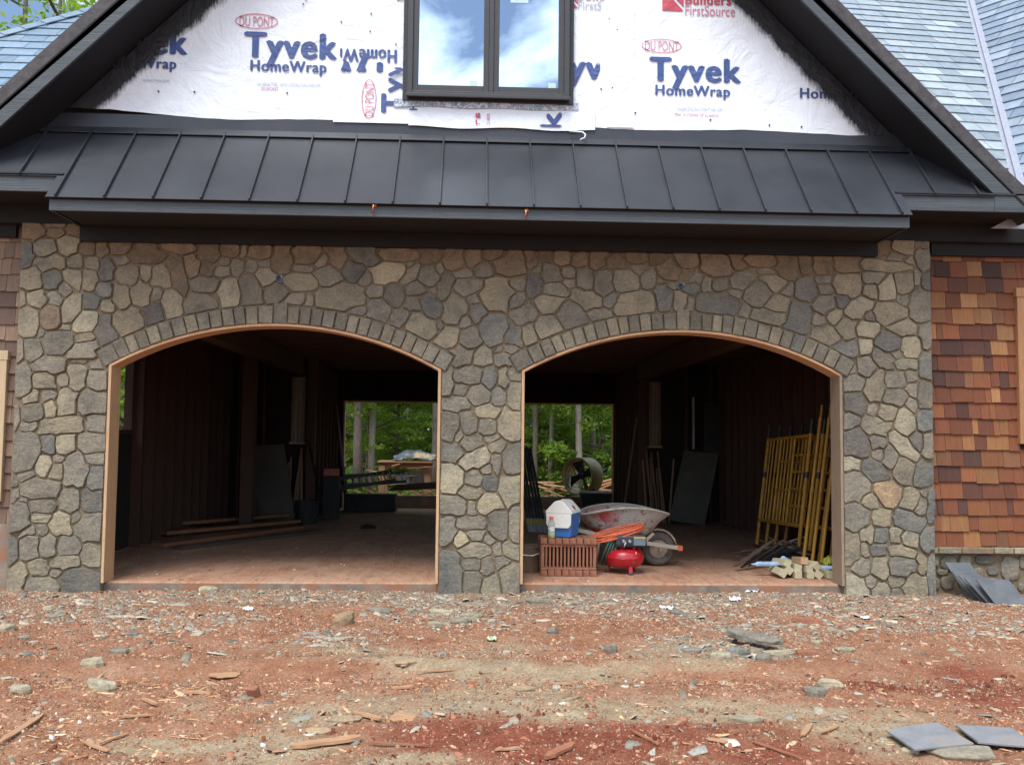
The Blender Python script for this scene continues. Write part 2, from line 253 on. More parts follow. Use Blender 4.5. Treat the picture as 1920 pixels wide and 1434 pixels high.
STONES = """r-852,658 -851,627 -835,627 -831,623 -820,631 -811,635 -810,647 -821,657
r-815,657 -805,650 -794,652 -779,650 -774,653 -774,658
r-775,642 -780,648 -798,649 -805,647 -807,638 -806,632 -786,630 -775,638
r-726,656 -731,659 -769,658 -773,649 -769,638 -747,632 -735,633 -728,642
b-850,572 -840,574 -834,578 -832,588 -827,595 -833,603 -833,616 -835,621 -852,622 -853,578 -852,573
t-787,606 -794,628 -818,628 -830,619 -830,606 -822,597 -818,595 -807,595
t-743,629 -773,635 -787,627 -784,608 -780,601 -767,595 -762,600 -751,604 -750,618
t-829,581 -823,579 -812,567 -791,575 -779,571 -773,574 -771,576 -772,586 -773,594 -789,601 -805,593 -824,592 -828,587
t-742,598 -749,601 -763,596 -767,591 -769,583 -765,575 -742,575 -740,581
r-723,637 -727,636 -747,618 -747,603 -738,599 -721,599 -719,602 -718,617 -723,628
r-707,594 -699,601 -693,602 -693,610 -698,618 -696,629 -704,632 -711,632 -717,622 -717,605 -714,599
r-650,627 -651,629 -668,632 -688,632 -692,621 -690,610 -687,601 -668,601 -662,604 -655,612
r-583,603 -603,613 -611,631 -630,637 -643,630 -651,610 -655,607 -658,600 -648,587 -639,585 -624,587 -608,584 -594,591 -588,600
r-600,628 -597,614 -571,604 -556,602 -540,609 -534,611 -533,617 -543,627 -599,631
r-538,629 -529,622 -527,614 -532,605 -530,598 -523,594 -512,594 -502,589 -497,591 -488,603 -493,616 -491,638
g-714,572 -710,578 -713,594 -716,597 -732,595 -738,589 -736,575
b-696,597 -707,589 -707,576 -712,569 -706,554 -703,551 -696,551 -684,554 -684,569 -679,578 -683,580 -692,595
g-654,589 -663,600 -671,596 -685,597 -684,592 -678,581 -664,583
t-638,580 -654,584 -674,578 -681,569 -679,555 -674,551 -669,547 -660,547 -651,543 -641,550 -637,568
t-621,550 -615,562 -615,580 -628,583 -631,584 -635,581 -635,569 -631,555
t-578,543 -582,570 -592,585 -597,585 -613,577 -612,560 -616,551 -613,545 -597,545 -590,540
r-552,523 -545,542 -549,554 -548,560 -554,573 -559,599 -575,600 -585,597 -589,587 -580,575 -574,545
r-543,559 -529,566 -525,591 -534,596 -536,605 -538,606 -555,601 -551,573
r-497,582 -498,585 -510,590 -521,590 -526,573 -523,567 -510,563 -504,564 -502,566 -503,574
t-814,536 -811,543 -816,559 -815,564 -824,574 -831,575 -835,571 -852,568 -852,536 -846,536 -837,531
b-808,535 -800,533 -785,536 -783,543 -775,552 -780,568 -792,571 -812,562 -807,545
t-746,532 -744,533 -741,550 -742,570 -762,571 -769,572 -776,569 -772,552
t-737,572 -740,543 -738,534 -724,531 -717,535 -715,547 -709,552 -715,568
b-687,548 -707,548 -711,545 -714,535 -706,524 -699,520 -687,522 -684,535
t-774,548 -781,539 -782,531 -769,520 -767,522 -757,531 -757,534 -767,546
g-852,499 -840,507 -843,530 -852,532
t-811,534 -837,527 -839,520 -837,508 -828,503 -813,499 -803,509 -801,516 -808,524 -807,529
g-801,529 -802,522 -797,516 -798,509 -779,504 -776,508 -772,517 -784,529 -793,531
t-769,472 -757,474 -740,496 -739,527 -746,528 -757,526 -767,517 -772,509 -774,499 -772,473
b-736,499 -711,499 -705,518 -712,524 -717,530 -734,527 -737,513
w-678,498 -679,507 -683,510 -686,517 -701,516 -704,509 -704,498 -696,493 -682,493
t-681,549 -683,516 -669,499 -660,500 -656,503 -649,511 -654,527 -654,539 -663,544 -671,543
t-635,558 -638,548 -651,536 -651,528 -645,509 -630,505 -617,510 -617,525 -612,539 -618,545 -628,548
t-612,514 -597,521 -592,534 -598,540 -609,540 -614,525
t-583,483 -559,488 -553,494 -558,510 -556,523 -567,535 -577,539 -588,537 -594,522 -595,516 -588,502
g-490,506 -494,519 -513,531 -541,533 -549,518 -552,516 -554,510 -549,493 -546,492
g-545,551 -538,536 -530,534 -501,533 -494,539 -492,546 -488,556 -499,562 -508,560 -526,563 -545,554
w-482,506 -457,509 -453,513 -450,531 -457,559 -459,560 -465,562 -476,561 -483,557 -490,537 -494,534 -487,524
g-407,514 -411,527 -409,540 -416,549 -422,562 -429,567 -434,566 -445,570 -450,566 -453,559 -453,552 -447,532 -449,516 -446,510
t-840,444 -823,447 -819,451 -814,469 -817,494 -829,500 -840,501 -852,495 -852,451
r-778,501 -792,505 -801,504 -811,496 -812,470 -808,464 -801,459 -787,460 -781,463 -775,472
w-754,460 -747,455 -719,458 -709,475 -709,490 -711,494 -716,496 -736,495 -753,473
d-703,493 -706,490 -705,475 -714,459 -700,431 -687,438 -670,445 -672,454 -685,470 -685,489 -697,489
t-665,449 -631,463 -624,469 -625,483 -633,494 -634,500 -642,504 -647,506 -660,495 -675,496 -681,489 -680,470
d-620,470 -587,481 -597,511 -598,514 -604,513 -630,501 -620,482
t-779,460 -758,460 -758,466 -761,469 -772,469
g-752,451 -759,457 -799,456 -804,446 -809,442 -802,424 -800,415 -798,414 -770,414 -751,433
t-711,447 -719,457 -743,453 -748,447 -745,437 -721,440
g-763,408 -760,407 -712,408 -708,412 -713,422 -705,427 -703,430 -705,432 -709,440 -747,434 -753,424 -760,419
g-838,440 -839,431 -835,404 -826,400 -812,408 -806,413 -805,419 -811,438 -826,443
g-852,396 -840,407 -843,440 -847,444 -851,443 -852,439
t-815,445 -806,449 -804,456 -807,460 -812,461 -815,459
g-828,395 -821,383 -796,384 -788,379 -780,378 -764,384 -762,395 -762,404 -768,408 -791,411 -804,411
t-755,402 -753,400 -742,401 -733,398 -728,399 -726,402 -724,405 -735,405 -749,405
g-695,389 -704,407 -719,402 -724,396 -718,389
g-839,399 -852,391 -853,373 -851,335 -845,334 -839,336 -827,343 -822,352 -825,371 -823,379 -827,388 -836,399
t-777,352 -781,359 -782,373 -786,375 -798,381 -815,379 -820,375 -822,369 -819,353 -810,351
g-773,354 -758,358 -757,370 -763,380 -774,378 -778,374 -778,364
t-744,347 -736,348 -727,356 -728,363 -723,386 -723,389 -730,395 -739,396 -755,395 -759,392 -760,384 -754,370 -754,355
g-687,351 -688,385 -719,386 -720,384 -724,368 -722,356 -705,348
t-837,323 -810,328 -810,345 -813,349 -820,349 -825,341 -838,333 -839,328
g-776,342 -787,349 -804,349 -805,337 -803,328 -799,328 -787,334 -781,331
t-772,301 -742,306 -743,330 -738,344 -748,346 -759,353 -764,353 -772,347 -776,327 -773,317 -774,303
g-687,344 -693,346 -704,344 -721,352 -727,352 -733,346 -738,334 -737,311 -729,303 -713,307 -689,307 -687,309
g-804,324 -826,322 -839,318 -840,305 -838,295 -834,293 -825,290 -806,294 -801,298 -799,305
t-794,298 -780,299 -778,301 -776,315 -782,327 -787,329 -798,322
g-850,272 -841,291 -843,316 -846,322 -852,322 -852,275
g-809,282 -811,290 -816,290 -824,287 -837,290 -842,285 -840,282 -840,277 -834,273 -816,274
t-811,270 -805,268 -783,270 -775,267 -766,270 -730,273 -726,276 -729,288 -728,296 -734,301 -754,302 -799,294 -804,292 -803,280
g-689,273 -688,302 -709,304 -718,302 -722,300 -720,293 -724,288 -721,277 -714,274
g-846,197 -817,205 -802,234 -801,246 -807,265 -816,270 -819,272 -837,270 -845,273 -852,259 -852,203
b-776,233 -777,263 -783,267 -798,265 -802,264 -798,248 -800,238 -782,231
w-739,268 -766,267 -773,264 -775,249 -772,235 -767,232 -755,231 -740,240 -741,263
g-687,240 -687,267 -690,268 -720,272 -732,270 -736,266 -736,244 -723,233 -689,238
g-723,230 -717,218 -711,214 -688,214 -687,219 -687,234 -698,235
w-800,190 -792,190 -781,215 -784,228 -792,230 -802,229 -810,209 -809,199
w-759,225 -760,228 -772,231 -779,229 -779,223 -778,218 -767,217 -762,219
t-786,190 -764,185 -761,190 -761,207 -762,214 -778,214
g-734,238 -752,229 -756,220 -760,217 -757,204 -759,177 -753,174 -740,177 -731,171 -722,173 -719,188 -712,202 -714,212 -720,215 -728,233
b-708,210 -716,190 -717,175 -707,167 -695,169 -688,169 -687,172 -688,207 -692,210
g-809,194 -814,201 -820,201 -841,196 -843,191 -838,182 -835,181
g-852,192 -852,172 -844,173 -840,174 -840,180
g-762,180 -810,189 -836,177 -834,159 -814,151 -770,154 -762,169
g-851,143 -846,143 -841,152 -837,154 -838,168 -841,169 -852,166
g-740,172 -758,169 -764,162 -765,154 -768,151 -764,140 -764,132 -753,129 -745,125 -729,134 -728,151 -730,162 -732,167
d-726,168 -725,136 -723,132 -713,128 -688,130 -688,164 -695,166 -708,163 -718,170
g-817,145 -815,128 -813,127 -782,125 -775,126 -771,131 -768,140 -775,149 -786,151 -813,148
g-851,88 -831,93 -814,105 -818,113 -816,124 -822,142 -841,145 -845,139 -852,137
t-779,122 -809,124 -814,119 -813,111 -809,108 -786,108 -778,118
t-837,149 -832,145 -822,145 -821,149 -823,152 -833,153
w-740,88 -739,93 -744,105 -744,118 -746,122 -765,129 -773,124 -774,116 -783,105 -774,88 -767,84 -758,87 -744,85
g-741,105 -731,111 -726,117 -729,127 -731,129 -741,123
g-688,124 -693,127 -713,123 -716,125 -721,122 -736,99 -735,88 -724,79 -719,72 -713,75 -689,75
w-835,79 -820,86 -809,86 -806,89 -807,98 -810,103 -827,92 -835,83
t-804,104 -801,96 -801,87 -792,84 -785,89 -782,95 -787,105
b-850,28 -837,39 -834,44 -836,76 -840,80 -842,83 -852,82 -853,77 -852,30
g-799,82 -817,84 -832,76 -833,70 -830,45 -829,42 -820,39 -797,47 -800,59 -798,74
g-779,88 -793,79 -797,63 -793,47 -783,45 -769,49 -767,53 -769,65 -767,80
g-761,49 -727,52 -722,62 -722,68 -730,80 -737,85 -741,82 -756,84 -761,80 -765,62
t-689,28 -687,33 -688,68 -710,72 -717,69 -724,51 -719,34 -706,28
t-816,36 -816,28 -809,13 -790,12 -781,14 -780,20 -776,26 -781,31 -782,40 -785,41 -800,43
t-777,31 -772,28 -758,27 -753,23 -740,29 -726,30 -723,32 -724,42 -726,47 -735,49 -766,47 -776,39
t-755,20 -761,24 -769,25 -776,21 -776,15 -776,12 -765,10 -760,12
t-852,-26 -823,-26 -825,-8 -821,-2 -820,9 -815,16 -821,31 -826,37 -832,37 -847,25 -852,24
g-757,-9 -766,4 -776,9 -809,10 -815,8 -820,-9 -816,-26 -778,-27 -765,-25
d-758,-26 -690,-26 -687,-24 -687,22 -715,27 -735,26 -748,21 -754,13 -762,7 -751,-10
r-483,640 -488,626 -487,607 -483,603 -470,599 -462,601 -457,604 -454,610 -456,626 -459,634
r-452,600 -448,600 -441,606 -441,622 -433,629 -441,634 -454,637 -450,623
r-439,602 -415,596 -398,601 -394,610 -394,621 -397,627 -427,627 -436,619
r-358,631 -384,633 -389,629 -388,610 -394,599 -394,581 -388,576 -377,569 -362,572 -354,595 -361,614 -356,628
r-303,621 -314,630 -348,625 -357,616 -351,601 -350,590 -324,590 -313,596 -308,604 -303,613
r-301,627 -298,620 -287,607 -289,593 -285,590 -266,581 -257,598 -254,606 -261,617 -259,629 -263,633
d-193,598 -193,602 -203,613 -201,621 -220,634 -244,631 -255,624 -256,618 -254,611 -238,595 -226,593 -217,587 -211,587 -205,588
r-197,611 -185,600 -160,598 -144,598 -127,602 -122,604 -120,611 -119,615 -131,622 -139,624 -176,623 -194,618
r-116,625 -109,618 -113,615 -118,600 -114,595 -92,595 -84,599 -80,603 -80,611 -86,626 -99,629 -106,624 -109,627
r-40,628 -71,625 -69,615 -75,611 -77,601 -69,585 -55,583 -38,589 -35,599 -40,610 -37,624
r-28,589 -23,588 -2,603 -4,607 -4,628 -9,633 -28,626 -33,619 -34,607
g-470,596 -478,600 -486,598 -490,593 -490,588 -485,585 -474,585
g-457,563 -446,573 -445,594 -457,599 -465,597 -470,586 -467,570
r-441,597 -442,574 -432,570 -425,574 -420,581 -423,595
g-419,588 -416,584 -399,584 -397,591 -399,596 -405,596 -418,592
g-470,566 -471,581 -491,583 -496,577 -498,574 -497,565 -492,563 -485,561 -478,565
g-356,579 -341,575 -323,575 -319,576 -316,583 -324,587 -351,588
t-316,588 -308,583 -294,589 -291,601 -291,606 -297,610
t-381,563 -384,569 -391,573 -398,582 -416,580 -424,569 -422,567 -409,546 -396,551
t-377,563 -375,556 -353,538 -317,540 -309,546 -308,549 -309,559 -321,572 -358,573
g-259,562 -266,574 -288,588 -311,579 -317,573 -306,560 -305,554 -301,549 -287,548
d-220,584 -228,590 -240,592 -248,600 -252,600 -262,581 -262,572 -251,558 -241,556 -237,557 -221,580
w-215,584 -207,574 -203,556 -200,555 -183,554 -173,559 -161,559 -151,571 -145,583 -148,593 -151,595 -185,597 -202,587
g-120,597 -122,598 -130,590 -142,584 -143,576 -154,561 -153,556 -149,553 -126,565 -117,592
g-93,592 -112,591 -118,583 -123,565 -109,555 -102,551 -93,552 -82,564 -81,572 -90,582
t-129,598 -141,597 -143,596 -142,591 -141,589 -134,590
g-78,576 -73,582 -74,588 -80,597 -83,595 -88,593 -87,583 -81,576
g-76,524 -70,527 -62,538 -59,552 -52,565 -52,568 -65,580 -75,575 -78,565 -86,555 -82,545 -85,532
g-56,578 -50,570 -36,570 -24,571 -19,574 -19,578 -24,585 -31,588
g0,565 -6,568 -48,567 -56,551 -51,544 -34,533 -3,549 0,553
t-233,555 -218,550 -209,557 -209,568 -211,574 -219,577 -228,566
g-360,538 -383,556 -404,541 -407,529 -401,514 -380,514 -377,521 -369,525
g-369,515 -338,513 -333,519 -331,531 -335,535 -357,534 -368,522
t-324,537 -327,534 -328,523 -332,512 -321,511 -317,510 -314,518 -316,531 -321,537
t-311,510 -257,502 -244,511 -222,516 -219,520 -218,529 -223,538 -221,543 -223,547 -237,553 -263,556 -286,546 -304,545 -313,538
g-219,537 -211,529 -196,529 -188,532 -186,544 -188,552 -206,554 -215,548 -214,545
g-165,510 -154,514 -149,521 -145,534 -150,549 -165,556 -172,556 -180,553 -185,530 -183,525
g-104,543 -114,555 -124,562 -138,556 -144,550 -142,536 -138,535 -117,536
t-101,547 -92,539 -88,538 -86,543 -89,550
g-116,506 -115,510 -121,531 -142,532 -143,529 -147,512 -135,505 -129,507
b-114,533 -117,529 -110,503 -100,494 -86,491 -78,497 -75,517 -86,527 -89,535 -103,538
g-179,482 -172,503 -173,512 -190,527 -208,526 -214,522 -216,515 -213,504 -217,493
g-136,501 -150,511 -165,507 -172,495 -171,486 -172,479 -155,473 -145,482
t-250,500 -225,495 -218,500 -217,507 -220,513 -232,512 -241,509
t-83,464 -88,487 -98,489 -116,502 -130,502 -138,487 -144,477 -144,471 -111,455 -99,450
t-56,543 -68,524 -73,520 -71,509 -76,490 -67,481 -50,481 -47,482 -39,496 -30,502 -27,517 -36,530 -41,531
t-4,524 -12,540 -28,533 -30,528 -24,520
b-14,481 -5,487 -2,495 10,503 0,518 -6,520 -23,517 -24,500
t-42,475 -34,474 -20,481 -24,493 -29,498 -39,490 -42,483
t-80,489 -85,480 -83,474 -79,469 -77,470 -71,479
t-92,447 -69,435 -55,438 -47,446 -44,462 -43,470 -45,475 -67,477
g1,446 1,451 -5,457 -7,470 -15,478 -40,468 -40,463 -42,447 -27,436 -14,437
g-62,433 -62,431 -48,422 -56,406 -49,400 -33,406 -21,407 -20,411 -15,433 -27,432 -42,442 -54,434
g-18,585 -15,581 -14,573 -1,570 15,572 21,577 20,585 12,599 2,602 -10,591 -14,591
r40,630 34,633 1,626 1,608 3,605 15,602 32,610 37,617
r25,579 49,572 83,579 77,613 72,625 67,630 61,632 51,629 39,608 29,606 19,598 25,589
r75,632 74,629 83,610 82,595 84,591 90,587 95,593 101,594 106,602 102,612 94,620 95,627
r130,633 106,627 104,617 110,603 110,600 119,603 129,601 130,623 133,629
r162,627 145,628 139,626 135,620 134,604 139,599 148,595 163,599 165,619
r192,628 186,627 169,614 168,598 177,592 198,597 200,605
r238,637 231,637 202,627 202,593 211,587 230,597 231,614 240,625
r278,601 269,607 257,624 243,621 235,610 235,594 241,592 271,594
r269,621 274,609 284,602 308,604 311,607 311,613 309,628 302,632 275,626
r315,600 323,599 327,602 335,604 341,609 344,613 342,626 339,629 330,633 319,630 316,621
r362,626 361,623 371,603 379,595 397,595 408,601 412,607 406,627
r280,596 287,588 298,581 306,591 309,597 307,601 283,599
t45,504 48,528 55,539 60,543 59,546 48,557 46,569 40,572 23,573 11,569 4,566 4,551 -7,539 2,520 13,508 36,508
t51,567 52,557 65,547 78,547 79,555 81,561 78,573
d89,532 94,533 111,544 109,555 113,559 113,565 102,576 89,578 84,574 81,546 84,538
r93,583 100,582 104,578 109,589 108,595 105,594 97,589
g151,569 144,585 145,592 135,597 119,600 113,596 112,589 113,587 109,577 118,564 146,566
g173,574 175,587 173,590 164,596 151,592 148,582 153,574 165,572
t165,542 154,558 144,564 123,562 115,557 115,545 123,541 155,536 161,538
t151,565 162,553 174,556 174,560 173,571 156,568
g206,552 209,568 207,585 197,592 182,588 180,588 177,578 179,557 195,551
g229,538 248,550 248,553 243,565 246,580 243,587 229,590 224,590 212,582 210,553 213,547
g250,590 247,566 252,550 262,546 289,551 294,553 298,561 295,579 276,592 269,590
g322,596 309,588 300,578 299,567 303,559 302,555 309,553 320,554 327,565 329,588
r356,617 339,602 329,598 332,582 344,574 352,573 369,571 378,591 371,594
g349,569 334,577 331,571 331,567 338,566 345,566
g375,565 371,568 356,568 349,564 350,560 362,553 369,556
b330,562 324,551 329,541 333,515 335,512 350,512 354,516 359,527 361,550 351,554 343,562
b374,558 392,545 401,543 404,547 413,551 413,554 413,561 406,565 385,565 378,563
t365,514 374,514 380,518 387,530 388,546 380,549 372,553 364,551 362,522
g393,541 390,536 387,515 396,514 400,514 399,520 403,531 401,538
g51,511 70,517 77,524 82,534 78,544 67,544 57,537 51,526
t159,533 118,539 110,538 101,534 97,527 102,516 112,502 136,506 150,527
t167,549 169,544 165,536 167,533 184,523 194,510 209,517 223,518 226,521 225,536 212,543 209,548 190,548 176,553
b254,544 248,547 229,534 228,525 230,520 238,516 243,518 252,528
t249,510 254,503 265,503 325,511 328,523 324,541 317,549 303,552 262,544 248,518
g49,502 51,496 57,493 64,484 72,480 86,488 98,489 105,502 103,509 89,526 79,521 72,515 51,507
g200,488 198,499 184,520 165,528 163,530 152,525 145,511 139,502 157,474
t248,501 245,509 230,517 225,514 211,514 198,506 206,491 208,491
b15,439 39,449 39,460 49,477 45,498 37,502 28,503 16,503 2,494 -2,484 -7,480 -1,458 7,445
t153,474 143,490 132,502 110,499 99,485 99,475 110,455
t82,442 103,451 103,460 94,481 93,484 87,484 76,476 76,458
b76,438 78,440 72,459 75,467 74,475 62,480 55,489 52,488 52,475 43,460 43,448 60,446
b23,430 38,432 38,439 32,442
b71,437 63,442 53,445 41,443 43,437 43,433 56,427
t-15,407 1,402 21,409 18,434 5,442 -2,442 -15,425
g58,406 49,420 53,425 46,429 40,430 35,427 23,426 23,424 25,408 30,402 44,407 51,404
g-57,402 -68,388 -74,388 -74,347 -68,347 -59,348 -51,368 -56,381 -53,398
g2,397 -19,404 -31,403 -41,397 -49,396 -53,383 -50,376 -48,373 -37,373 -25,369 -6,371 -3,372
b16,359 27,370 30,386 24,403 16,404 7,401 1,377 1,373
t45,403 31,395 33,385 31,370 38,367 45,362 52,373 46,388 48,400
t74,377 74,390 66,390 58,402 54,401 51,396 49,390 55,378
g-24,365 -35,369 -48,369 -53,353 -51,349 -34,347 -29,353
g16,338 18,351 16,355 0,369 -18,365 -22,358 -27,344 -14,330 -4,330
b27,365 21,358 20,336 26,330 38,330 45,334 46,355 42,356 36,364
t73,323 75,371 70,374 55,373 54,370 48,358 50,333 60,323
g-19,329 -28,343 -44,346 -54,346 -59,343 -71,342 -74,334 -73,322 -44,317 -36,322 -22,324
t37,321 35,326 24,327 17,333 13,333 -11,326 -11,317 -8,311 -3,307 26,307 31,311
t44,329 31,302 33,281 46,268 57,263 64,264 73,266 75,270 74,319 59,319
g-56,261 -53,262 -49,277 -41,288 -40,302 -44,313 -61,317 -73,317 -74,314 -74,269 -72,266
g-40,315 -35,283 -28,276 -21,275 -8,283 -6,305 -14,309 -16,316 -25,320
g-4,280 6,275 22,276 29,281 28,301 24,304 15,306 -2,304
g-43,261 -32,275 -38,283 -47,272 -47,264
g6,259 3,263 2,273 -7,278 -19,272 -29,272 -36,263 -38,257 -25,244 -18,245
t36,273 28,277 21,273 9,272 7,271 7,265 13,260 16,260 32,268
b-72,263 -74,227 -47,223 -43,228 -30,240 -41,254 -42,259 -48,260 -55,256
w-40,221 -27,209 -14,215 -4,213 16,225 18,233 17,238 10,253 5,253 -11,247 -18,241 -25,241 -40,227
g48,261 39,268 15,258 14,251 17,248 21,242 25,244 38,243 46,253
g72,262 51,256 40,241 42,213 48,204 62,202 75,207 75,260
g32,201 37,208 39,228 37,238 28,239 21,235 19,223 22,221 25,209
w-72,221 -73,175 -71,168 -45,165 -41,174 -31,184 -31,207 -44,219 -47,218 -54,222
g-28,186 -8,180 0,182 4,195 0,202 -4,210 -15,211 -27,203
r-1,209 5,203 13,203 21,205 20,213 20,219 17,221 2,215
b8,200 3,181 11,172 25,171 30,173 33,180 34,196 22,201
t52,138 59,146 74,151 74,201 58,198 38,200 33,173
t-41,168 -41,166 -25,156 -5,156 5,168 1,178 -5,176 -23,181 -28,181
g-73,163 -74,129 -52,129 -43,125 -30,127 -28,129 -25,139 -26,152 -30,156 -41,162
t-4,129 -8,138 -7,151 -16,154 -22,153 -22,147 -23,129 -14,126
w47,140 36,160 29,167 10,168 -2,154 -5,139 0,130 10,127 28,139
g-72,70 -63,70 -52,78 -41,98 -47,105 -45,120 -49,124 -62,124 -73,118 -74,77
g-43,107 -38,103 -28,100 -10,102 4,101 10,103 14,113 12,118 10,123 3,127 -12,123 -27,126 -41,121
g44,80 51,86 52,130 48,134 27,135 14,127 19,113 14,101 26,88 38,81
g72,76 74,79 75,143 65,143 59,140 54,131 54,89 62,79
g11,99 -21,98 -23,93 -17,84 -14,80 4,80
w-36,99 -46,84 -47,75 -41,66 -34,69 -19,80 -25,91
t30,80 16,93 10,89 9,84 8,78 20,72
t39,78 32,76 24,69 28,52 41,54
t-41,62 -28,49 -5,51 2,48 22,57 22,62 19,68 12,73 -5,78 -14,77
t74,43 74,71 59,75 53,81 46,78 43,73 44,55 59,47
b-68,64 -74,54 -73,-21 -71,-26 -40,-26 -31,-26 -32,2 -30,24 -36,38 -35,51 -45,59
g-31,44 -33,37 -27,27 -1,26 2,30 3,44 0,46 -23,48
g23,51 14,51 6,46 7,37 2,24 9,17 16,16 29,24
w59,44 42,51 30,48 29,38 31,30 34,27 46,36 52,36
g4,-26 0,-14 6,14 -2,24 -25,24 -27,21 -29,-8 -24,-24 -20,-26
t32,20 9,9 4,-12 12,-24 18,-25 37,-26 41,-20 38,6
g72,39 62,39 45,31 37,24 46,-23 52,-26 75,-24 75,37
r414,626 413,623 416,605 412,596 417,589 433,583 438,579 468,582 478,592 472,600 469,614 462,622 450,625
r466,632 464,627 472,617 475,602 481,594 488,593 501,598 505,600 504,603 490,615 498,623 499,628
r497,616 507,604 523,599 547,601 557,605 558,610 559,613 554,623 545,626 512,625 505,623
r570,644 558,626 565,614 562,605 556,602 555,599 562,594 566,584 584,575 591,575 594,575 601,583 607,585 599,625 594,631
r613,640 603,628 604,611 608,592 614,587 619,588 629,593 628,617 624,632
r633,629 631,628 633,614 631,602 637,588 667,588 673,593 667,603 668,614 666,627
r727,595 719,604 717,611 724,623 722,625 676,632 673,631 672,624 674,611 672,604 677,595 691,592
t829,607 807,615 778,615 742,622 730,620 723,612 725,607 726,603 730,599 738,598 785,595 826,602
r781,658 742,658 745,629 749,623 757,622 775,629 783,638
t832,658 789,658 786,653 785,643 788,638 792,637 815,629 826,631 828,637 827,646
r811,626 786,634 780,630 777,623 774,621 777,618 804,617
r810,617 819,612 829,612 827,620 825,627 822,628
d832,643 841,645 849,642 859,644 859,658 837,658 832,653
g846,596 854,601 859,601 860,630 858,639 846,640 840,641 833,639 829,628 835,607
b408,596 404,594 402,586 393,575 393,569 401,568 403,571 413,566 417,571 418,584 411,588
g424,581 421,579 416,563 416,554 419,551 427,551 435,553 433,564 435,576
g465,577 451,577 438,572 436,560 441,553 448,551 467,557
g519,597 510,598 480,588 470,577 474,559 496,556 522,583
r557,591 547,600 532,598 525,594 524,591 529,587 556,588
t527,580 527,577 541,570 547,559 555,552 560,552 575,565 580,571 578,576 559,585 535,584 528,582
g551,550 536,568 522,574 499,555 496,545 495,539 499,535 513,525 525,522 532,524
w566,552 587,544 593,553 593,560 593,571 586,572 579,561
b628,586 603,580 596,573 597,563 594,544 608,538 617,538 625,533 640,550 635,563 636,570 631,576
g671,553 670,562 662,569 642,568 640,566 645,551 661,549
r667,584 660,586 647,584 635,585 635,577 637,575 639,571 665,573
t723,589 703,591 686,589 677,591 672,584 668,570 675,560 677,552 699,550 704,543 712,545 721,551 725,564
g771,594 735,595 728,592 726,587 728,577 735,572 750,574 756,571 770,589
t755,542 755,559 751,570 732,570 728,568 727,552 741,544
w781,593 757,568 759,559 758,541 771,540 790,544 792,555 790,570 784,591
t788,593 795,556 804,553 819,557 825,563 827,568 825,596
t829,570 836,570 839,573 842,594 838,599 832,602 828,598
d855,597 847,593 843,587 842,570 849,563 857,561 860,564 860,593
g839,566 829,564 823,555 816,529 819,522 818,510 830,500 839,499 851,502 859,506 860,535 859,555 845,560
g794,551 794,541 806,531 813,531 815,537 816,553 804,549
b491,533 473,540 461,550 450,548 439,550 427,547 417,548 411,547 405,541 405,524 404,516 416,512 479,507 489,520 488,528
g467,552 473,545 489,538 493,546 494,552 484,556 474,557
b487,506 504,502 510,518 509,524 502,531 496,530 487,511
t536,525 558,516 580,515 586,535 586,540 569,548 556,549
t509,505 509,502 514,499 565,488 576,496 577,505 577,512 556,513 533,522 527,519 515,521
b571,486 607,473 617,472 624,479 626,504 629,517 621,530 593,538 589,532 579,496
g668,548 643,547 628,529 631,520 638,517 651,510 657,517 671,525 672,537
b674,546 679,525 688,523 696,531 701,538 696,547 681,548
w687,520 675,522 660,514 657,505 660,498 667,491 672,491 686,508
w748,537 723,548 704,537 691,520 691,514 705,504 723,504 731,517 745,525
d656,496 653,506 639,513 634,513 630,504 628,495 633,491 648,491
t750,500 750,507 743,519 738,518 734,514 731,509 733,503 736,501
t815,521 814,524 792,537 754,537 747,520 750,514 754,501 768,491 814,510
t716,499 704,500 699,504 689,506 673,487 681,475 688,470 689,464 698,463 712,468 710,486
w759,494 752,498 746,497 723,501 714,487 716,476 717,472 747,468 759,482
t770,488 804,471 811,475 829,475 831,488 829,495 816,507
g851,446 859,454 859,500 853,497 846,497 836,493 834,474 840,468 843,449
t623,469 662,451 682,463 683,469 678,474 669,487 660,492 648,487 635,488 628,482 626,472
d748,456 767,443 779,442 797,449 800,466 776,480 762,480 758,473 749,466
w832,431 840,444 837,465 829,472 810,471 805,468 802,462 801,446 806,442 806,437 810,432
b668,447 695,432 708,430 717,434 717,447 715,457 711,464 696,459 684,460 669,450
w717,466 722,435 739,437 742,442 745,452 744,465
g787,409 783,420 786,427 779,437 765,440 759,447 749,450 745,444 743,434 745,427 759,412 765,412 771,407
t782,439 792,429 801,431 802,435 798,445
g714,428 717,402 721,398 731,393 737,394 744,403 750,408 752,414 739,431 735,433
g699,398 713,402 712,411 712,416 709,416
t787,421 792,410 806,407 814,411 830,408 832,416 831,427 809,430 795,427
b859,443 853,440 845,443 835,429 834,401 836,394 839,394 859,388
g688,365 721,367 729,381 728,390 722,393 711,399 698,395 693,389 688,389
t762,408 755,407 738,390 733,390 730,374 725,365 737,346 746,348 757,346 759,349 768,373 764,387 767,402
g809,378 810,382 804,398 804,405 770,404 770,399 768,387 773,373 804,374
t808,404 813,385 825,385 832,389 830,404 816,407
g763,348 767,344 779,343 797,337 804,342 811,355 810,362 802,370 796,372 789,369 770,370
b827,354 830,357 830,382 816,381 807,371 815,362 815,359
g835,387 831,354 834,337 835,334 839,336 856,335 860,340 860,380 843,388
t825,326 831,339 829,349 816,355 807,342 811,336
d688,360 688,329 699,328 721,320 729,326 732,343 722,362 709,363
w732,323 747,319 749,321 754,332 753,340 746,344 735,340
t792,334 781,339 759,342 758,332 753,324 754,319 767,311 782,311 787,318
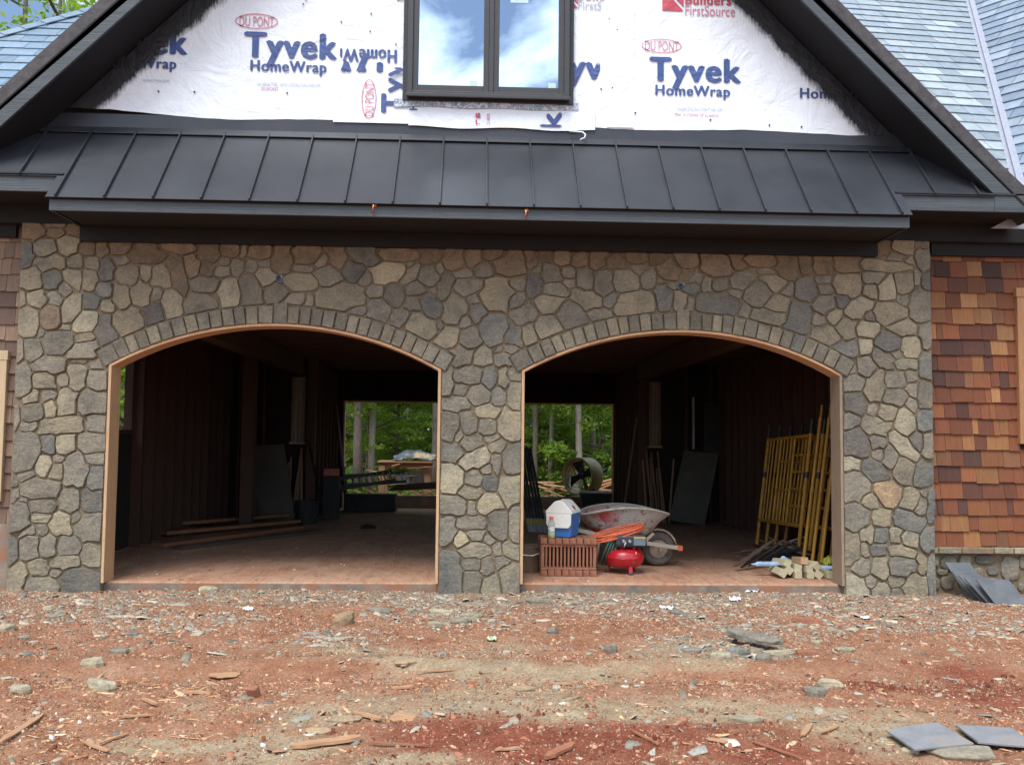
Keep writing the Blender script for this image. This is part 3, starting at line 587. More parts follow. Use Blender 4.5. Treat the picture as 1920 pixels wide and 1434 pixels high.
g687,293 702,295 708,300 717,302 719,309 718,316 710,320 698,324 687,322
t781,307 767,308 754,316 729,320 724,316 720,300 723,295 735,284 744,286 769,280 770,289 779,297
w803,336 796,332 790,321 785,297 797,287 809,282 823,292 826,298 825,316 819,327
b860,330 842,332 832,328 828,318 830,294 840,290 858,294
d735,242 737,259 731,283 714,297 690,288 687,286 687,247 690,245 701,246 720,239
g771,269 766,277 744,282 736,278 739,269 741,256 755,261 764,258
w829,235 834,246 819,261 810,278 800,281 786,292 777,288 774,286 774,271 782,265 795,246 806,244 825,234
d834,252 839,262 838,287 824,288 814,280 813,277 822,263
g857,288 841,285 841,259 837,247 843,241 850,239 859,240 859,286
w687,214 697,215 703,219 716,216 719,235 710,237 700,242 687,240
b777,203 776,206 769,211 765,222 759,229 739,239 725,236 722,226 720,216 741,195 767,198
t816,189 817,202 823,221 822,228 807,239 797,242 791,235 781,216 781,206 789,195 797,190
g773,266 765,252 765,239 761,230 772,220 778,220 785,227 791,246 778,264
g761,255 753,256 741,252 741,242 745,239 758,234 762,240
b860,233 850,232 838,238 827,230 827,223 821,206 820,189 822,187 833,184 850,188 859,195
g689,155 707,160 715,156 723,169 737,177 739,192 732,201 723,206 717,212 709,214 704,214 687,208 687,158
y743,189 744,176 757,156 766,147 780,145 787,150 794,161 798,184 786,191 782,198 748,193
t792,148 817,142 824,150 832,170 829,178 822,183 812,186 802,184 800,164 791,150
w753,146 749,165 740,172 734,172 725,165 720,154 726,148 737,144
g836,165 829,158 827,150 820,140 829,133 833,133 841,135 845,149 844,161
b857,186 850,179 847,164 848,151 844,135 847,119 850,117 859,120 860,128 860,181
w846,183 833,179 834,173 837,170 843,166 846,169
g737,140 709,155 691,151 687,147 687,119 687,110 704,100 709,101 720,109 733,116
t776,142 760,145 742,141 739,128 742,114 762,110 774,112
b844,122 842,129 826,131 816,138 792,144 784,143 783,133 779,129 780,122 782,114 801,106 831,101 840,113
t739,113 729,107 724,108 716,102 716,89 718,85 723,84 728,85 735,78 739,82 742,108
b742,83 757,80 767,82 770,89 770,105 768,109 746,108
t793,81 791,93 797,104 786,110 775,109 772,104 774,82
t826,72 829,98 805,103 802,101 795,93 798,79 809,74
b859,112 848,110 844,112 836,103 831,92 831,75 835,67 839,63 846,61 850,68 859,69
t687,39 697,38 705,47 715,52 716,81 712,98 703,96 694,102 687,101
g735,56 730,68 730,78 725,81 720,80 718,76 719,59 725,54
d769,75 766,78 740,78 734,73 736,62 739,56 767,59 764,69
w769,68 774,58 793,58 812,53 820,53 824,62 824,65 819,69 800,74 796,78 777,76
g697,30 717,18 727,19 733,23 734,37 734,50 725,50 721,53 716,48 707,44
t768,55 756,52 745,54 740,50 736,24 744,19 758,11 763,12 769,21 770,31 766,42 769,53
d824,40 819,50 784,55 773,52 770,43 771,35 773,22 804,18 812,27 819,28
t829,65 823,51 829,40 824,29 830,23 838,21 843,29 844,53
b853,-27 857,-26 860,-15 860,15 859,54 857,64 853,63 846,55 843,23 848,-25
w688,24 689,-26 721,-26 731,-24 732,-15 731,-7 725,-1 721,14 716,14 698,24
g736,-5 743,0 747,13 736,20 725,15 728,0
t800,16 772,19 768,14 770,4 774,-2 791,-1 800,6
g736,-26 766,-26 765,-20 772,-13 768,1 762,8 757,6 752,8 749,5 746,-1 736,-8
t841,-26 846,-13 843,17 841,19 833,17 820,25 814,23 806,16 803,5 794,-3 808,-25
g803,-26 788,-4 778,-4 776,-6 776,-12 771,-20 773,-26
g-692,394 -668,408 -681,433 -686,432 -704,422 -708,419
g-666,409 -649,417 -662,446 -666,445 -677,440 -680,437
t-646,418 -631,426 -643,452 -646,453 -657,447 -658,445
w-628,427 -611,433 -622,462 -626,462 -638,458 -640,455
t-609,435 -591,442 -600,470 -604,470 -617,465 -620,463
b-588,443 -569,449 -578,478 -582,479 -596,475 -598,472
g-566,450 -546,456 -554,486 -558,487 -572,483 -575,480
t-543,457 -524,462 -532,491 -535,492 -549,487 -551,486
g-522,462 -503,467 -508,496 -511,497 -525,494 -528,491
g-500,467 -481,471 -485,500 -489,501 -502,498 -506,496
w-478,471 -459,473 -463,503 -466,504 -479,503 -483,500
g-456,474 -439,476 -442,506 -445,508 -457,507 -461,504
b-437,476 -417,477 -418,507 -422,509 -436,509 -439,505
t-414,478 -390,478 -390,509 -394,510 -411,510 -416,508
g-387,479 -364,478 -363,515 -366,517 -383,516 -388,515
t-361,479 -343,477 -340,506 -344,508 -357,509 -361,507
g-339,477 -322,476 -319,507 -322,508 -335,509 -338,508
g-319,475 -301,474 -296,502 -300,504 -313,506 -316,505
b-298,474 -279,470 -273,500 -275,502 -291,503 -294,503
g-275,470 -256,466 -249,496 -252,499 -267,501 -270,501
t-253,465 -237,462 -229,490 -232,492 -244,495 -248,493
b-233,461 -216,457 -207,486 -210,489 -224,492 -226,491
g-213,455 -193,450 -184,477 -187,480 -202,484 -206,483
b-190,448 -172,443 -162,472 -164,473 -178,479 -182,477
g-169,442 -153,436 -142,462 -145,465 -156,470 -160,469
t-151,434 -134,427 -122,456 -123,458 -135,465 -139,463
t-132,426 -113,418 -100,444 -103,447 -116,454 -120,453
g-112,416 -92,408 -79,433 -81,436 -94,443 -99,444
b-91,406 -68,394 -53,420 -56,423 -72,431 -76,433
g68,394 97,410 83,435 78,435 57,424 54,420
b99,411 118,420 107,447 102,447 88,440 85,437
g121,422 139,429 127,456 124,457 111,452 109,448
t141,431 157,437 145,465 143,465 132,459 129,458
b159,438 176,443 167,471 163,471 151,466 149,464
g179,445 196,450 187,479 184,480 172,476 169,474
b199,451 216,456 209,485 205,486 193,482 190,480
g219,457 238,462 232,493 229,492 213,490 211,486
t241,463 259,466 254,497 251,498 237,496 234,492
t262,467 277,470 273,501 271,502 259,500 256,497
g280,471 298,473 294,504 291,505 279,502 276,501
b301,473 319,476 317,505 313,507 300,506 297,503
g322,476 342,478 340,507 337,508 323,507 319,504
g345,478 366,478 366,509 362,509 346,508 343,507
t370,479 392,478 392,515 389,517 372,517 368,515
w394,479 413,478 415,506 412,508 398,509 395,507
t417,478 433,476 435,505 433,508 421,508 418,506
b436,476 452,475 455,504 453,505 441,508 439,505
g455,474 472,472 477,503 474,505 461,508 458,506
t475,471 493,468 499,498 495,500 483,503 479,502
g495,468 517,464 524,494 521,496 505,500 501,498
g520,463 541,458 548,486 545,487 529,492 525,491
w543,457 561,452 571,480 567,483 554,487 551,486
g565,451 583,445 592,473 590,476 577,480 573,480
b585,444 604,437 616,465 613,469 599,473 595,474
t607,436 626,428 639,457 635,460 622,464 618,464
g629,427 646,419 659,446 657,449 645,455 641,456
t649,418 667,409 681,436 679,439 666,445 662,445
g669,407 693,394 709,419 704,424 688,433 684,434"""
# ================================================================ the house
OP_W, PIER, ZS, RISE = 3.05, 0.7561, 1.9868, 0.4027
XL, XR = -PIER/2-OP_W, PIER/2+OP_W
RAD = ((OP_W/2)**2+RISE**2)/(2*RISE); ZC = ZS+RISE-RAD
XLO, XRO = XL-0.8423, XR+0.8757
ARCH_X = (-PIER/2-OP_W/2, PIER/2+OP_W/2)
GND = -0.08
house = empty('house')
tag(house, 'unfinished gabled house with stone arches, slate roofs and cedar shingle walls', 'house')

# ---- stone wall: one mortar bed, every stone its own piece
def arch_pts(cx, r, n=28):
    tm = math.asin(OP_W/2/RAD)
    return [(cx+r*math.sin(-tm+2*tm*i/n), ZC+r*math.cos(-tm+2*tm*i/n)) for i in range(n+1)]
mb = MB()
def wall_strip(x0, x1, z0, z1, y0=0.0, y1=0.2): mb.bbox(x0, x1, y0, y1, z0, z1)
wall_strip(XLO, XL, -0.15, 3.32); wall_strip(-PIER/2, PIER/2, -0.15, 3.32); wall_strip(XR, XRO, -0.15, 3.32)
for cx in ARCH_X:
    ap = arch_pts(cx, RAD)
    for (xa, za), (xb, zb) in zip(ap[:-1], ap[1:]):
        mb.prism([(xa, 0, za), (xb, 0, zb), (xb, 0, 3.32), (xa, 0, 3.32)], (0, 0.2, 0))
stone_wall = mb.build('stone_wall', M['mortar'], house)
stone_wall['label'] = 'tan and grey field stone wall with two arches'
SC = {'r': (0.200, 0.150, 0.102), 'b': (0.172, 0.164, 0.140), 't': (0.255, 0.220, 0.155), 'g': (0.205, 0.182, 0.140),  # 'r': brown stone; on the top row it paints in warm eave shade
      'w': (0.325, 0.282, 0.196), 'd': (0.150, 0.137, 0.118), 'y': (0.31, 0.225, 0.14)}
def stone_mesh(poly, seed, proud, m=None):
    """poly: (x, z) counter-clockwise; rings: back, shoulder, inner, crown"""
    r = random.Random(seed); n = len(poly)
    cx = sum(p[0] for p in poly)/n; cz = sum(p[1] for p in poly)/n
    size = math.sqrt(abs(sum(poly[i][0]*poly[(i+1) % n][1]-poly[(i+1) % n][0]*poly[i][1] for i in range(n)))/2)
    tx, tz = r.uniform(-0.045, 0.045), r.uniform(-0.045, 0.045)
    edge = min(0.006, size*0.05)
    rings = []
    for k, (shr, dep, jit) in enumerate(((0.0, 0.012, 0.0), (0.0, -proud*0.75, 0.003), (edge, -proud*0.98, 0.003), (0.0, -proud, 0.0))):
        ring = []
        for (x, z) in poly:
            dx, dz = x-cx, z-cz; L = math.hypot(dx, dz)+1e-9
            f = (L-shr)/L if k < 3 else 0.60
            q = r.uniform(-jit, jit)
            y = dep
            if k >= 2: y += tx*dx*f + tz*dz*f + r.uniform(-0.0022, 0.0022)*(1 if k == 2 else 1.3)
            ring.append((cx+dx*f+q, y, cz+dz*f+r.uniform(-jit, jit)))
        rings.append(ring)
    mm = m or MB(); b0 = len(mm.v)
    vs = [p for ring in rings for p in ring]+[(cx, -proud*1.03+r.uniform(-0.003, 0.003), cz)]
    fs = []
    for k in range(3):
        for i in range(n):
            j = (i+1) % n; fs.append((k*n+i, k*n+j, (k+1)*n+j, (k+1)*n+i))
    for i in range(n): fs.append((3*n+i, 3*n+(i+1) % n, 4*n))
    mm.add(vs, fs); return mm
stones = []
for ln in STONES.split('\n'):
    c = ln[0]; poly = [tuple(float(q)/200 for q in e.split(',')) for e in ln[1:].split()]
    ar = abs(sum(poly[i][0]*poly[(i+1) % len(poly)][1]-poly[(i+1) % len(poly)][0]*poly[i][1] for i in range(len(poly))))/2
    stones.append((c, poly, ar))
field, vous = stones[:-58], stones[-58:]
def stone_col(c, r):
    k = r.uniform(0.84, 1.14); h = r.uniform(-0.02, 0.02)
    b = SC[c]; return (b[0]*k*(1+h), b[1]*k, b[2]*k*(1-h))
order = sorted(range(len(field)), key=lambda i: -field[i][2]); big = set(order[:300])
small = MB()
rr = random.Random(11)
for i, (c, poly, ar) in enumerate(field):
    if i in big:
        stone_mesh(poly, i, rr.uniform(0.014, 0.030)).build('stone', M['stone'], stone_wall, color=stone_col(c, rr))
    else: stone_mesh(poly, i, rr.uniform(0.010, 0.018), small)
o = small.build('small_infill_stones', M['stone'], stone_wall, color=(0.23, 0.20, 0.155)); o['kind'] = 'stuff'
for i, (c, poly, ar) in enumerate(vous):
    stone_mesh(poly, 1000+i, rr.uniform(0.020, 0.034)).build('arch_stone', M['stone'], stone_wall, color=stone_col(rr.choice('ggtgbgtt') if c in 'bw' else c, rr))

# ---- wooden linings of the two arches
for k, cx in enumerate(ARCH_X):
    mm = MB(); a0 = arch_pts(cx, RAD-0.002); a1 = arch_pts(cx, RAD-0.024)
    for i in range(len(a0)-1):
        (xa, za), (xb, zb) = a0[i], a0[i+1]; (xc, zc2), (xd, zd) = a1[i], a1[i+1]
        mm.prism([(xa, -0.012, za), (xb, -0.012, zb), (xd, -0.012, zd), (xc, -0.012, zc2)], (0, 0.235, 0))
    fr = mm.build('arch_lining', M['arch_wood'], house)
    for sx in (-1, 1):
        x = cx+sx*(OP_W/2)
        mm = MB().bbox(min(x, x-sx*0.026), max(x, x-sx*0.026), -0.014, 0.225, 0.0 if sx*cx > 0 else 0.005, ZS-0.004)
        mm.build('jamb', M['weathered_wood'] if (k == 1 and sx == 1) else M['fresh_wood'], fr, bevel=0.002)

# ---- metal skirt roof: z = 4.19 + 1.13 y
RZ, RS, EY, GY, APEX = 4.19, 1.13, -0.74, -0.50, 8.27
BX0, BX1 = -3.735, 3.785
def rz(y): return RZ+RS*y
nrm = Vector((0, -RS, 1)).normalized()
seams = [0.022+0.4075*k for k in range(-12, 13)]
skirt = empty('metal_skirt_roof', parent=house)
mm = MB()   # roof deck below the panels
mm.prism([(BX0+0.02, 0.0, RZ-0.05), (BX0+0.02, EY+0.03, rz(EY+0.03)-0.05), (BX0+0.02, EY+0.03, rz(EY+0.03)-0.02), (BX0+0.02, 0, RZ-0.02)], (BX1-BX0-0.04, 0, 0))
mm.build('roof_deck', M['soffit'], skirt)
edges = sorted([x for x in seams if -4.6 < x < 4.6]+[BX0, BX1, -4.645, 4.645])
edges = [e for i, e in enumerate(edges) if i == 0 or e-edges[i-1] > 0.001]
def ytop(x): return min(0.0, (APEX-abs(x)-RZ)/RS)
prg = random.Random(4)
for x0, x1 in zip(edges[:-1], edges[1:]):
    mid = (x0+x1)/2; yb = EY if BX0 <= mid <= BX1 else GY-0.03
    xs = [x0, x1]
    br = 4.08
    if x0 < -br < x1: xs = [x0, -br, x1]
    if x0 < br < x1: xs = [x0, br, x1]
    top = [(x, max(ytop(x), yb+0.002)) for x in xs]
    poly = [(x0, yb), (x1, yb)]+top[::-1]
    p3 = [Vector((x, y, rz(y))) for x, y in poly]
    dz = prg.uniform(-0.002, 0.002)
    p3 = [q+nrm*dz for q in p3]
    pn = MB().prism(p3, -nrm*0.006).build('roof_panel', M['metal_roof'], skirt)
    if x0 in seams:
        MB().bar(Vector((x0, yb-0.004, rz(yb-0.004)))+nrm*0.014, Vector((x0, max(ytop(x0)-0.02, yb+0.01), rz(max(ytop(x0)-0.02, yb+0.01))))+nrm*0.014, 0.014, 0.034, up=nrm).build('standing_seam', M['metal_roof'], pn, bevel=0.002)
MB().bbox(-4.06, 4.06, -0.030, -0.004, RZ-0.02, 4.33).prism([(-4.08, -0.006, RZ+0.045), (4.08, -0.006, RZ+0.045), (4.12, -0.075, rz(-0.075)+0.03), (-4.12, -0.075, rz(-0.075)+0.03)], (0, 0, 0.004)).build('flashing', M['metal_roof'], skirt)

# ---- eave box of the skirt roof and the gable returns
eave = empty('eave', parent=house)
FZ0, FZ1 = 3.245, 3.372
MB().bbox(BX0+0.02, BX1-0.01, -0.70, -0.672, FZ0, FZ1-0.015).build('fascia', M['fascia'], eave, bevel=0.003)
MB().bbox(BX0+0.02, BX1-0.01, -0.715, -0.69, FZ1-0.012, FZ1+0.004).build('drip_edge', M['black_metal'], eave)
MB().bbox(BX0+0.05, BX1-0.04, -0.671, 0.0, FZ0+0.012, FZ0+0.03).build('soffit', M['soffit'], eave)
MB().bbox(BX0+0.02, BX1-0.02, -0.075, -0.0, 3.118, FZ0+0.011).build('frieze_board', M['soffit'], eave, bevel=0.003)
for sx in (-1, 1):
    xa = BX0+0.021 if sx < 0 else BX1-0.012
    MB().prism([(xa, -0.671, FZ0), (xa, 0.0, FZ0), (xa, 0.0, FZ0+0.30), (xa, -0.44, FZ0+0.30), (xa, -0.671, FZ0+0.125)], (-sx*0.025, 0, 0)).build('eave_end', M['charcoal'], eave)
    x0, x1 = (BX1-0.05, 5.02) if sx > 0 else (-5.02, BX0+0.05)
    MB().bbox(x0, x1, GY-0.012, GY+0.016, 3.455, 3.606).build('return_fascia', M['fascia'], eave, bevel=0.003)
    MB().bbox(x0, x1, GY-0.03, GY+0.0, 3.607, 3.622).build('return_drip_edge', M['black_metal'], eave)
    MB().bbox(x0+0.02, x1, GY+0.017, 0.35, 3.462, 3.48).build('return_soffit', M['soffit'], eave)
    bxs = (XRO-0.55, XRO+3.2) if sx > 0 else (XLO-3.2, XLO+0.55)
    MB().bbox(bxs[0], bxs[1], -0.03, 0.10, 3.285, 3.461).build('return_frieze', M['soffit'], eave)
# copper brackets on the fascia
for px in (702, 987):
    p = at(px, 389 if px < 800 else 399, -0.70)
    c = MB().lathe([(0.004, 0), (0.024, 0.0), (0.024, 0.006), (0.010, 0.012)], 14, Matrix.Translation((p[0], -0.703, p[2]+0.02)) @ Matrix.Rotation(R(90), 4, 'X'))
    c.tube([(p[0], -0.715, p[2]+0.02), (p[0]-0.004, -0.735, p[2]+0.008), (p[0]-0.010, -0.735, p[2]-0.03), (p[0]-0.016, -0.722, p[2]-0.06)], [0.009, 0.009, 0.007, 0.003], 8)
    c.build('copper_bracket', M['copper'], eave, smooth=True)

# ---- gable: rakes, soffits, roof slabs
gable = empty('gable_roof', parent=house)
M['slate_edge'] = simple('slate_edge', (0.058, 0.053, 0.055), 0.75, var=0.35, scale=14, bump=0.5, stretch=(1, 1, 1), bscale=40)
def slope_pt(sx, t, y, off): return (sx*t, y, APEX+off-t)
XE = 5.05
for sx in (-1, 1):
    def strip(name, o0, o1, y0, y1, mat, te=XE, bevel=0.0, t0=0.0):
        q = [slope_pt(sx, t0, y0, o0), slope_pt(sx, te-(o0-0.0)*0.0, y0, o0), slope_pt(sx, te, y0, o1), slope_pt(sx, t0, y0, o1)]
        return MB().prism(q, (0, y1-y0, 0)).build(name, mat, gable, bevel=bevel)
    # rake boards end where they reach the return fascia
    q = [slope_pt(sx, 0, GY-0.02, 0), slope_pt(sx, APEX-3.606, GY-0.02, 0), (sx*5.03, GY-0.02, 3.606), (sx*5.03, GY-0.02, APEX+0.18-5.03), slope_pt(sx, 0, GY-0.02, 0.18)]
    MB().prism(q, (0, 0.03, 0)).build('rake_board', M['fascia'], gable, bevel=0.003)
    MB().prism([(sx*4.66, GY-0.0115, 3.456), (sx*5.02, GY-0.0115, 3.456), (sx*5.02, GY-0.0115, 3.605), (sx*4.66, GY-0.0115, 3.605)], (0, -0.006, 0)).build('rake_tail', M['fascia'], gable)
    strip('rake_drip', 0.182, 0.194, GY-0.026, 6.0, M['charcoal'])
    strip('slate_edge', 0.1945, 0.345, GY-0.030, GY+0.3, M['slate_edge'])
    strip('roof_slab', 0.218, 0.335, GY+0.31, 6.0, M['charcoal'])
    strip('rake_soffit', 0.0, 0.02, GY+0.012, 0.02, M['soffit'], te=4.66)
# backing wall behind the wrap, up to the ridge
MB().prism([(-4.4, 0.03, 3.30), (4.4, 0.03, 3.30), (4.4, 0.03, APEX-4.4), (0, 0.03, APEX), (-4.4, 0.03, APEX-4.4)], (0, 0.12, 0)).build('gable_wall', M['sheath'], gable)

# ---- house wrap with its printing
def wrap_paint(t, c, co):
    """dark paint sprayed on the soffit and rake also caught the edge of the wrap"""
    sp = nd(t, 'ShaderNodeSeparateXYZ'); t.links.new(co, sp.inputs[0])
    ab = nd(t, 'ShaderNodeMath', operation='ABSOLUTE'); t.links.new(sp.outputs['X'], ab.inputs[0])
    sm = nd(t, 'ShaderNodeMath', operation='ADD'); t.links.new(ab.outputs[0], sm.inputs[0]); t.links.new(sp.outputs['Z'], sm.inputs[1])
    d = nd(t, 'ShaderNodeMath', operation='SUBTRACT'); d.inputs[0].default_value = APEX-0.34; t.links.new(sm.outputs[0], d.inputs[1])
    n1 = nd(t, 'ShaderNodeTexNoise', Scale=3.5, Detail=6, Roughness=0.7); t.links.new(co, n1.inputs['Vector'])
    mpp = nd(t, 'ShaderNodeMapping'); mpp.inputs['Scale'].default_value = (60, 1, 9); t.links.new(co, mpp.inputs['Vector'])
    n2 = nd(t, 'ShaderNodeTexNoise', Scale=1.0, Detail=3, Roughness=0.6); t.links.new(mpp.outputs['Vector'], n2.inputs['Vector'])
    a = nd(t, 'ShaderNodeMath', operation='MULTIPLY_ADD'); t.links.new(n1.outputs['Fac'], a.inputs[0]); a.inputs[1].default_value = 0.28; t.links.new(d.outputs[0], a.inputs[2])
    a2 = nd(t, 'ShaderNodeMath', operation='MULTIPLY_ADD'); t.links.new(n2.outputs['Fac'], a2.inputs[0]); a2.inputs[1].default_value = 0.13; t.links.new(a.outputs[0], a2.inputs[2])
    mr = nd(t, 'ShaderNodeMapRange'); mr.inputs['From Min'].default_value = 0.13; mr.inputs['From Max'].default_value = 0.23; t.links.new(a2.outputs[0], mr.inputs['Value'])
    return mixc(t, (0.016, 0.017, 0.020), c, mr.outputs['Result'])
def wrap_mat(name, col, bump=True, vary=0.0):
    m, t, b = newmat(name); tcn = nd(t, 'ShaderNodeTexCoord'); co = tcn.outputs['Object']
    rgb = nd(t, 'ShaderNodeRGB'); rgb.outputs[0].default_value = (*col, 1); c = rgb.outputs[0]
    if vary:
        n, r = noise_col(t, co, 4, [(0.3, (1-vary,)*3), (0.7, (1, 1, 1))], detail=8); c = mixc(t, c, r.outputs['Color'], 1.0, 'MULTIPLY')
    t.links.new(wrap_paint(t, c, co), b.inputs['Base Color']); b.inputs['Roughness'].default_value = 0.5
    if bump:
        n1, _ = noise_col(t, co, 2.6, [(0, (0,)*3), (1, (1,)*3)], detail=7, rough=0.6, dist=1.6)
        n2 = nd(t, 'ShaderNodeTexVoronoi', Scale=9.0); n2.feature = 'DISTANCE_TO_EDGE'; t.links.new(co, n2.inputs['Vector'])
        nn = bumpn(t, n1.outputs['Fac'], b, 0.55, 0.05); bumpn(t, n2.outputs[0], b, 0.12, 0.02, nn)
    return m
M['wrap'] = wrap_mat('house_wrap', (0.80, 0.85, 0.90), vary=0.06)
M['ink_blue'] = wrap_mat('blue_ink', (0.045, 0.085, 0.26), bump=True, vary=0.2)
M['ink_red'] = wrap_mat('red_ink', (0.55, 0.07, 0.10), bump=True, vary=0.2)
M['ink_pink'] = wrap_mat('faded_red_ink', (0.62, 0.22, 0.28), bump=True, vary=0.2)
M['ink_grey'] = wrap_mat('grey_ink', (0.38, 0.39, 0.45), bump=False)
def sheet(name, x0, x1, z0f, z1f, y, seed, nx=60, nz=24):
    """wrinkled sheet between curves z0f(x) and z1f(x)"""
    V = []; 
    for j in range(nz+1):
        for i in range(nx+1):
            x = x0+(x1-x0)*i/nx; a, b = z0f(x), z1f(x); z = a+(b-a)*j/nz
            d = mnoise.noise(Vector((x*3.1+seed, z*4.2, 1.7)))*0.004+mnoise.noise(Vector((x*9+seed, z*7, 4)))*0.002
            if j == 0: d -= 0.006*abs(mnoise.noise(Vector((x*4, seed, 0))))
            V.append((x, y+d, z))
    Fq = [(j*(nx+1)+i, j*(nx+1)+i+1, (j+1)*(nx+1)+i+1, (j+1)*(nx+1)+i) for j in range(nz) for i in range(nx)]
    m = MB(); m.add(V, Fq)
    return m
def zedge(x): return 4.312+0.012*math.sin(x*3.1)+0.008*mnoise.noise(Vector((x*5, 0, 3)))+0.05*max(0.0, (-x-2.4))*0.8
def ztop(x): return APEX-0.02-abs(x)
wrap = sheet('w', -3.93, 3.93, zedge, lambda x: max(ztop(x), zedge(x)+0.01), -0.034, 1.0, 130, 46).build('house_wrap', M['wrap'], house, smooth=True)
wrap['label'] = 'white printed house wrap covering the gable wall'
# overlapping pieces beside and below the window
wl = at(712, 100, 0)[0]
sheet('w', wl-0.42, -0.70, lambda x: 4.30, lambda x: 4.70, -0.046, 5.0, 20, 10).build('wrap_patch', M['wrap'], wrap, smooth=True)
sheet('w', 1.16, 1.42, lambda x: 4.315, lambda x: 6.6, -0.044, 9.0, 10, 30).build('wrap_patch', M['wrap'], wrap, smooth=True)
sheet('w', -0.72, 1.05, lambda x: 4.275+0.01*math.sin(x*7), lambda x: 4.50, -0.050, 12.0, 30, 8).build('wrap_patch', M['wrap'], wrap, smooth=True)

def lettering(s, px0, px1, py_base, py_cap, mat, rot=0, bold=0.0, clip=None, y=-0.0425, name='lettering', thin=False):
    """text set so that its box spans those photo pixels on the wall; rot in quarter turns"""
    cu = bpy.data.curves.new(name, 'FONT'); cu.body = s; cu.resolution_u = 3
    if bold: cu.space_character = 1.10
    tmp = bpy.data.objects.new('tmp', cu); COL.objects.link(tmp)
    dg = bpy.context.evaluated_depsgraph_get(); me = bpy.data.meshes.new_from_object(tmp.evaluated_get(dg))
    bpy.data.objects.remove(tmp); bpy.data.curves.remove(cu)
    n = len(me.vertices); V = np.zeros(n*3, np.float32); me.vertices.foreach_get('co', V); V = V.reshape(-1, 3)
    cap = 0.729
    p = V[:, 0].min(), V[:, 0].max()
    a, b = at(px0, py_base, 0), at(px1, py_cap, 0)
    if rot == 0: U = (V[:, 0]-p[0])/(p[1]-p[0]); X = a[0]+U*(b[0]-a[0]); Zz = a[2]+V[:, 1]/cap*(b[2]-a[2])
    elif rot == 2: U = (V[:, 0]-p[0])/(p[1]-p[0]); X = b[0]-U*(b[0]-a[0]); Zz = b[2]-V[:, 1]/cap*(b[2]-a[2])
    else:  # reading upward
        U = (V[:, 0]-p[0])/(p[1]-p[0]); Zz = a[2]+U*(b[2]-a[2]); X = b[0]-V[:, 1]/cap*(b[0]-a[0])
    V2 = np.stack([X, np.full(n, y), Zz], 1)
    me.vertices.foreach_set('co', V2.astype(np.float32).ravel())
    if clip:
        bm = bmesh.new(); bm.from_mesh(me)
        for co, no in clip:
            bmesh.ops.bisect_plane(bm, geom=bm.verts[:]+bm.edges[:]+bm.faces[:], plane_co=co, plane_no=no, clear_outer=True)
        bm.to_mesh(me); bm.free()
    if bold:                             # heavy type: the strokes are thickened by shifted copies
        src = bmesh.new(); src.from_mesh(me); acc = bmesh.new(); k_ = (b[2]-a[2] if rot in (0, 2) else b[0]-a[0])
        for q, (sx_, sz_) in enumerate(((0, 0), (1, 0), (-1, 0), (0, 0.6), (0, -0.6))):
            c2 = src.copy(); bmesh.ops.translate(c2, verts=c2.verts[:], vec=(sx_*abs(k_)*bold*1.6, -0.0006*q, sz_*abs(k_)*bold*1.2)); tm_ = bpy.data.meshes.new('t'); c2.to_mesh(tm_); c2.free(); acc.from_mesh(tm_); bpy.data.meshes.remove(tm_)
        acc.to_mesh(me); acc.free(); src.free()
    me.materials.clear(); me.update()
    return link(name, me, mat, wrap)
def oval(px, py, wpx, hpx, mat, rot=False):
    c = at(px, py, 0); rx, rzz = wpx/2/200.6, hpx/2/200.6
    m = MB(); n = 40; V = []
    for k in (1.0, 0.86 if not rot else 0.86):
        for i in range(n):
            t = 2*math.pi*i/n
            ax, az = (rx, rzz)
            off = (1-k)*min(ax, az)*0.9
            V.append((c[0]+(ax-off)*math.cos(t), -0.0425 if not rot else -0.056, c[2]+(az-off)*math.sin(t)))
    m.add(V, [(i, (i+1) % n, n+(i+1) % n, n+i) for i in range(n)]); m.build('logo_oval', mat, wrap)
B = 0.030
lettering('Tyvek', 462, 632, 110, 66, M['ink_blue'], bold=0.038); lettering('HomeWrap', 472, 613, 136, 119, M['ink_blue'], bold=B)
lettering('Tyvek', 1219, 1385, 154, 113, M['ink_blue'], bold=0.038); lettering('HomeWrap', 1228, 1366, 181, 165, M['ink_blue'], bold=B)
oval(483, 44, 80, 30, M['ink_pink']); lettering('DU PONT', 451, 516, 53, 35, M['ink_pink'])
oval(1239, 90, 78, 28, M['ink_pink']); lettering('DU PONT', 1208, 1271, 98, 81, M['ink_pink'])
lettering('Tyvek', 184, 353, 101, 58, M['ink_blue'], bold=0.038); lettering('HomeWrap', 194, 333, 129, 113, M['ink_blue'], bold=B)
lettering('HomeWrap', 1498, 1636, 187, 171, M['ink_blue'], bold=B)
lettering('Call 1-800-44-TYVEK   WWW.CONSTRUCTION.TYVEK.COM', 483, 602, 164, 160, M['ink_grey'])
lettering('DUPONT', 492, 524, 173, 167, M['ink_pink'])
lettering('WWW.CONSTRUCTION.TYVEK.COM', 1268, 1352, 210, 206, M['ink_grey']); lettering('the miracles of science', 1264, 1345, 220, 216, M['ink_pink'])
lettering('WWW.TYVEK.COM', 270, 320, 157, 153, M['ink_grey'])
xs_ = at(745, 100, 0)[0]
lettering('HomeWrap', 606, 744, 119, 98, M['ink_blue'], rot=2, bold=B, clip=[((at(640, 100, 0)[0], 0, 0), (-1, 0, 0))])
lettering('Tyvek', 572, 730, 168, 122, M['ink_blue'], rot=2, bold=0.038, clip=[((at(638, 100, 0)[0], 0, 0), (-1, 0, 0)), ((0, 0, at(680, 137, 0)[2]), (0, 0, -1))])
lettering('Tyvek', 715, 758, 214, 60, M['ink_blue'], rot=1, bold=0.038, y=-0.055, clip=[((0, 0, at(735, 132, 0)[2]), (0, 0, 1))])
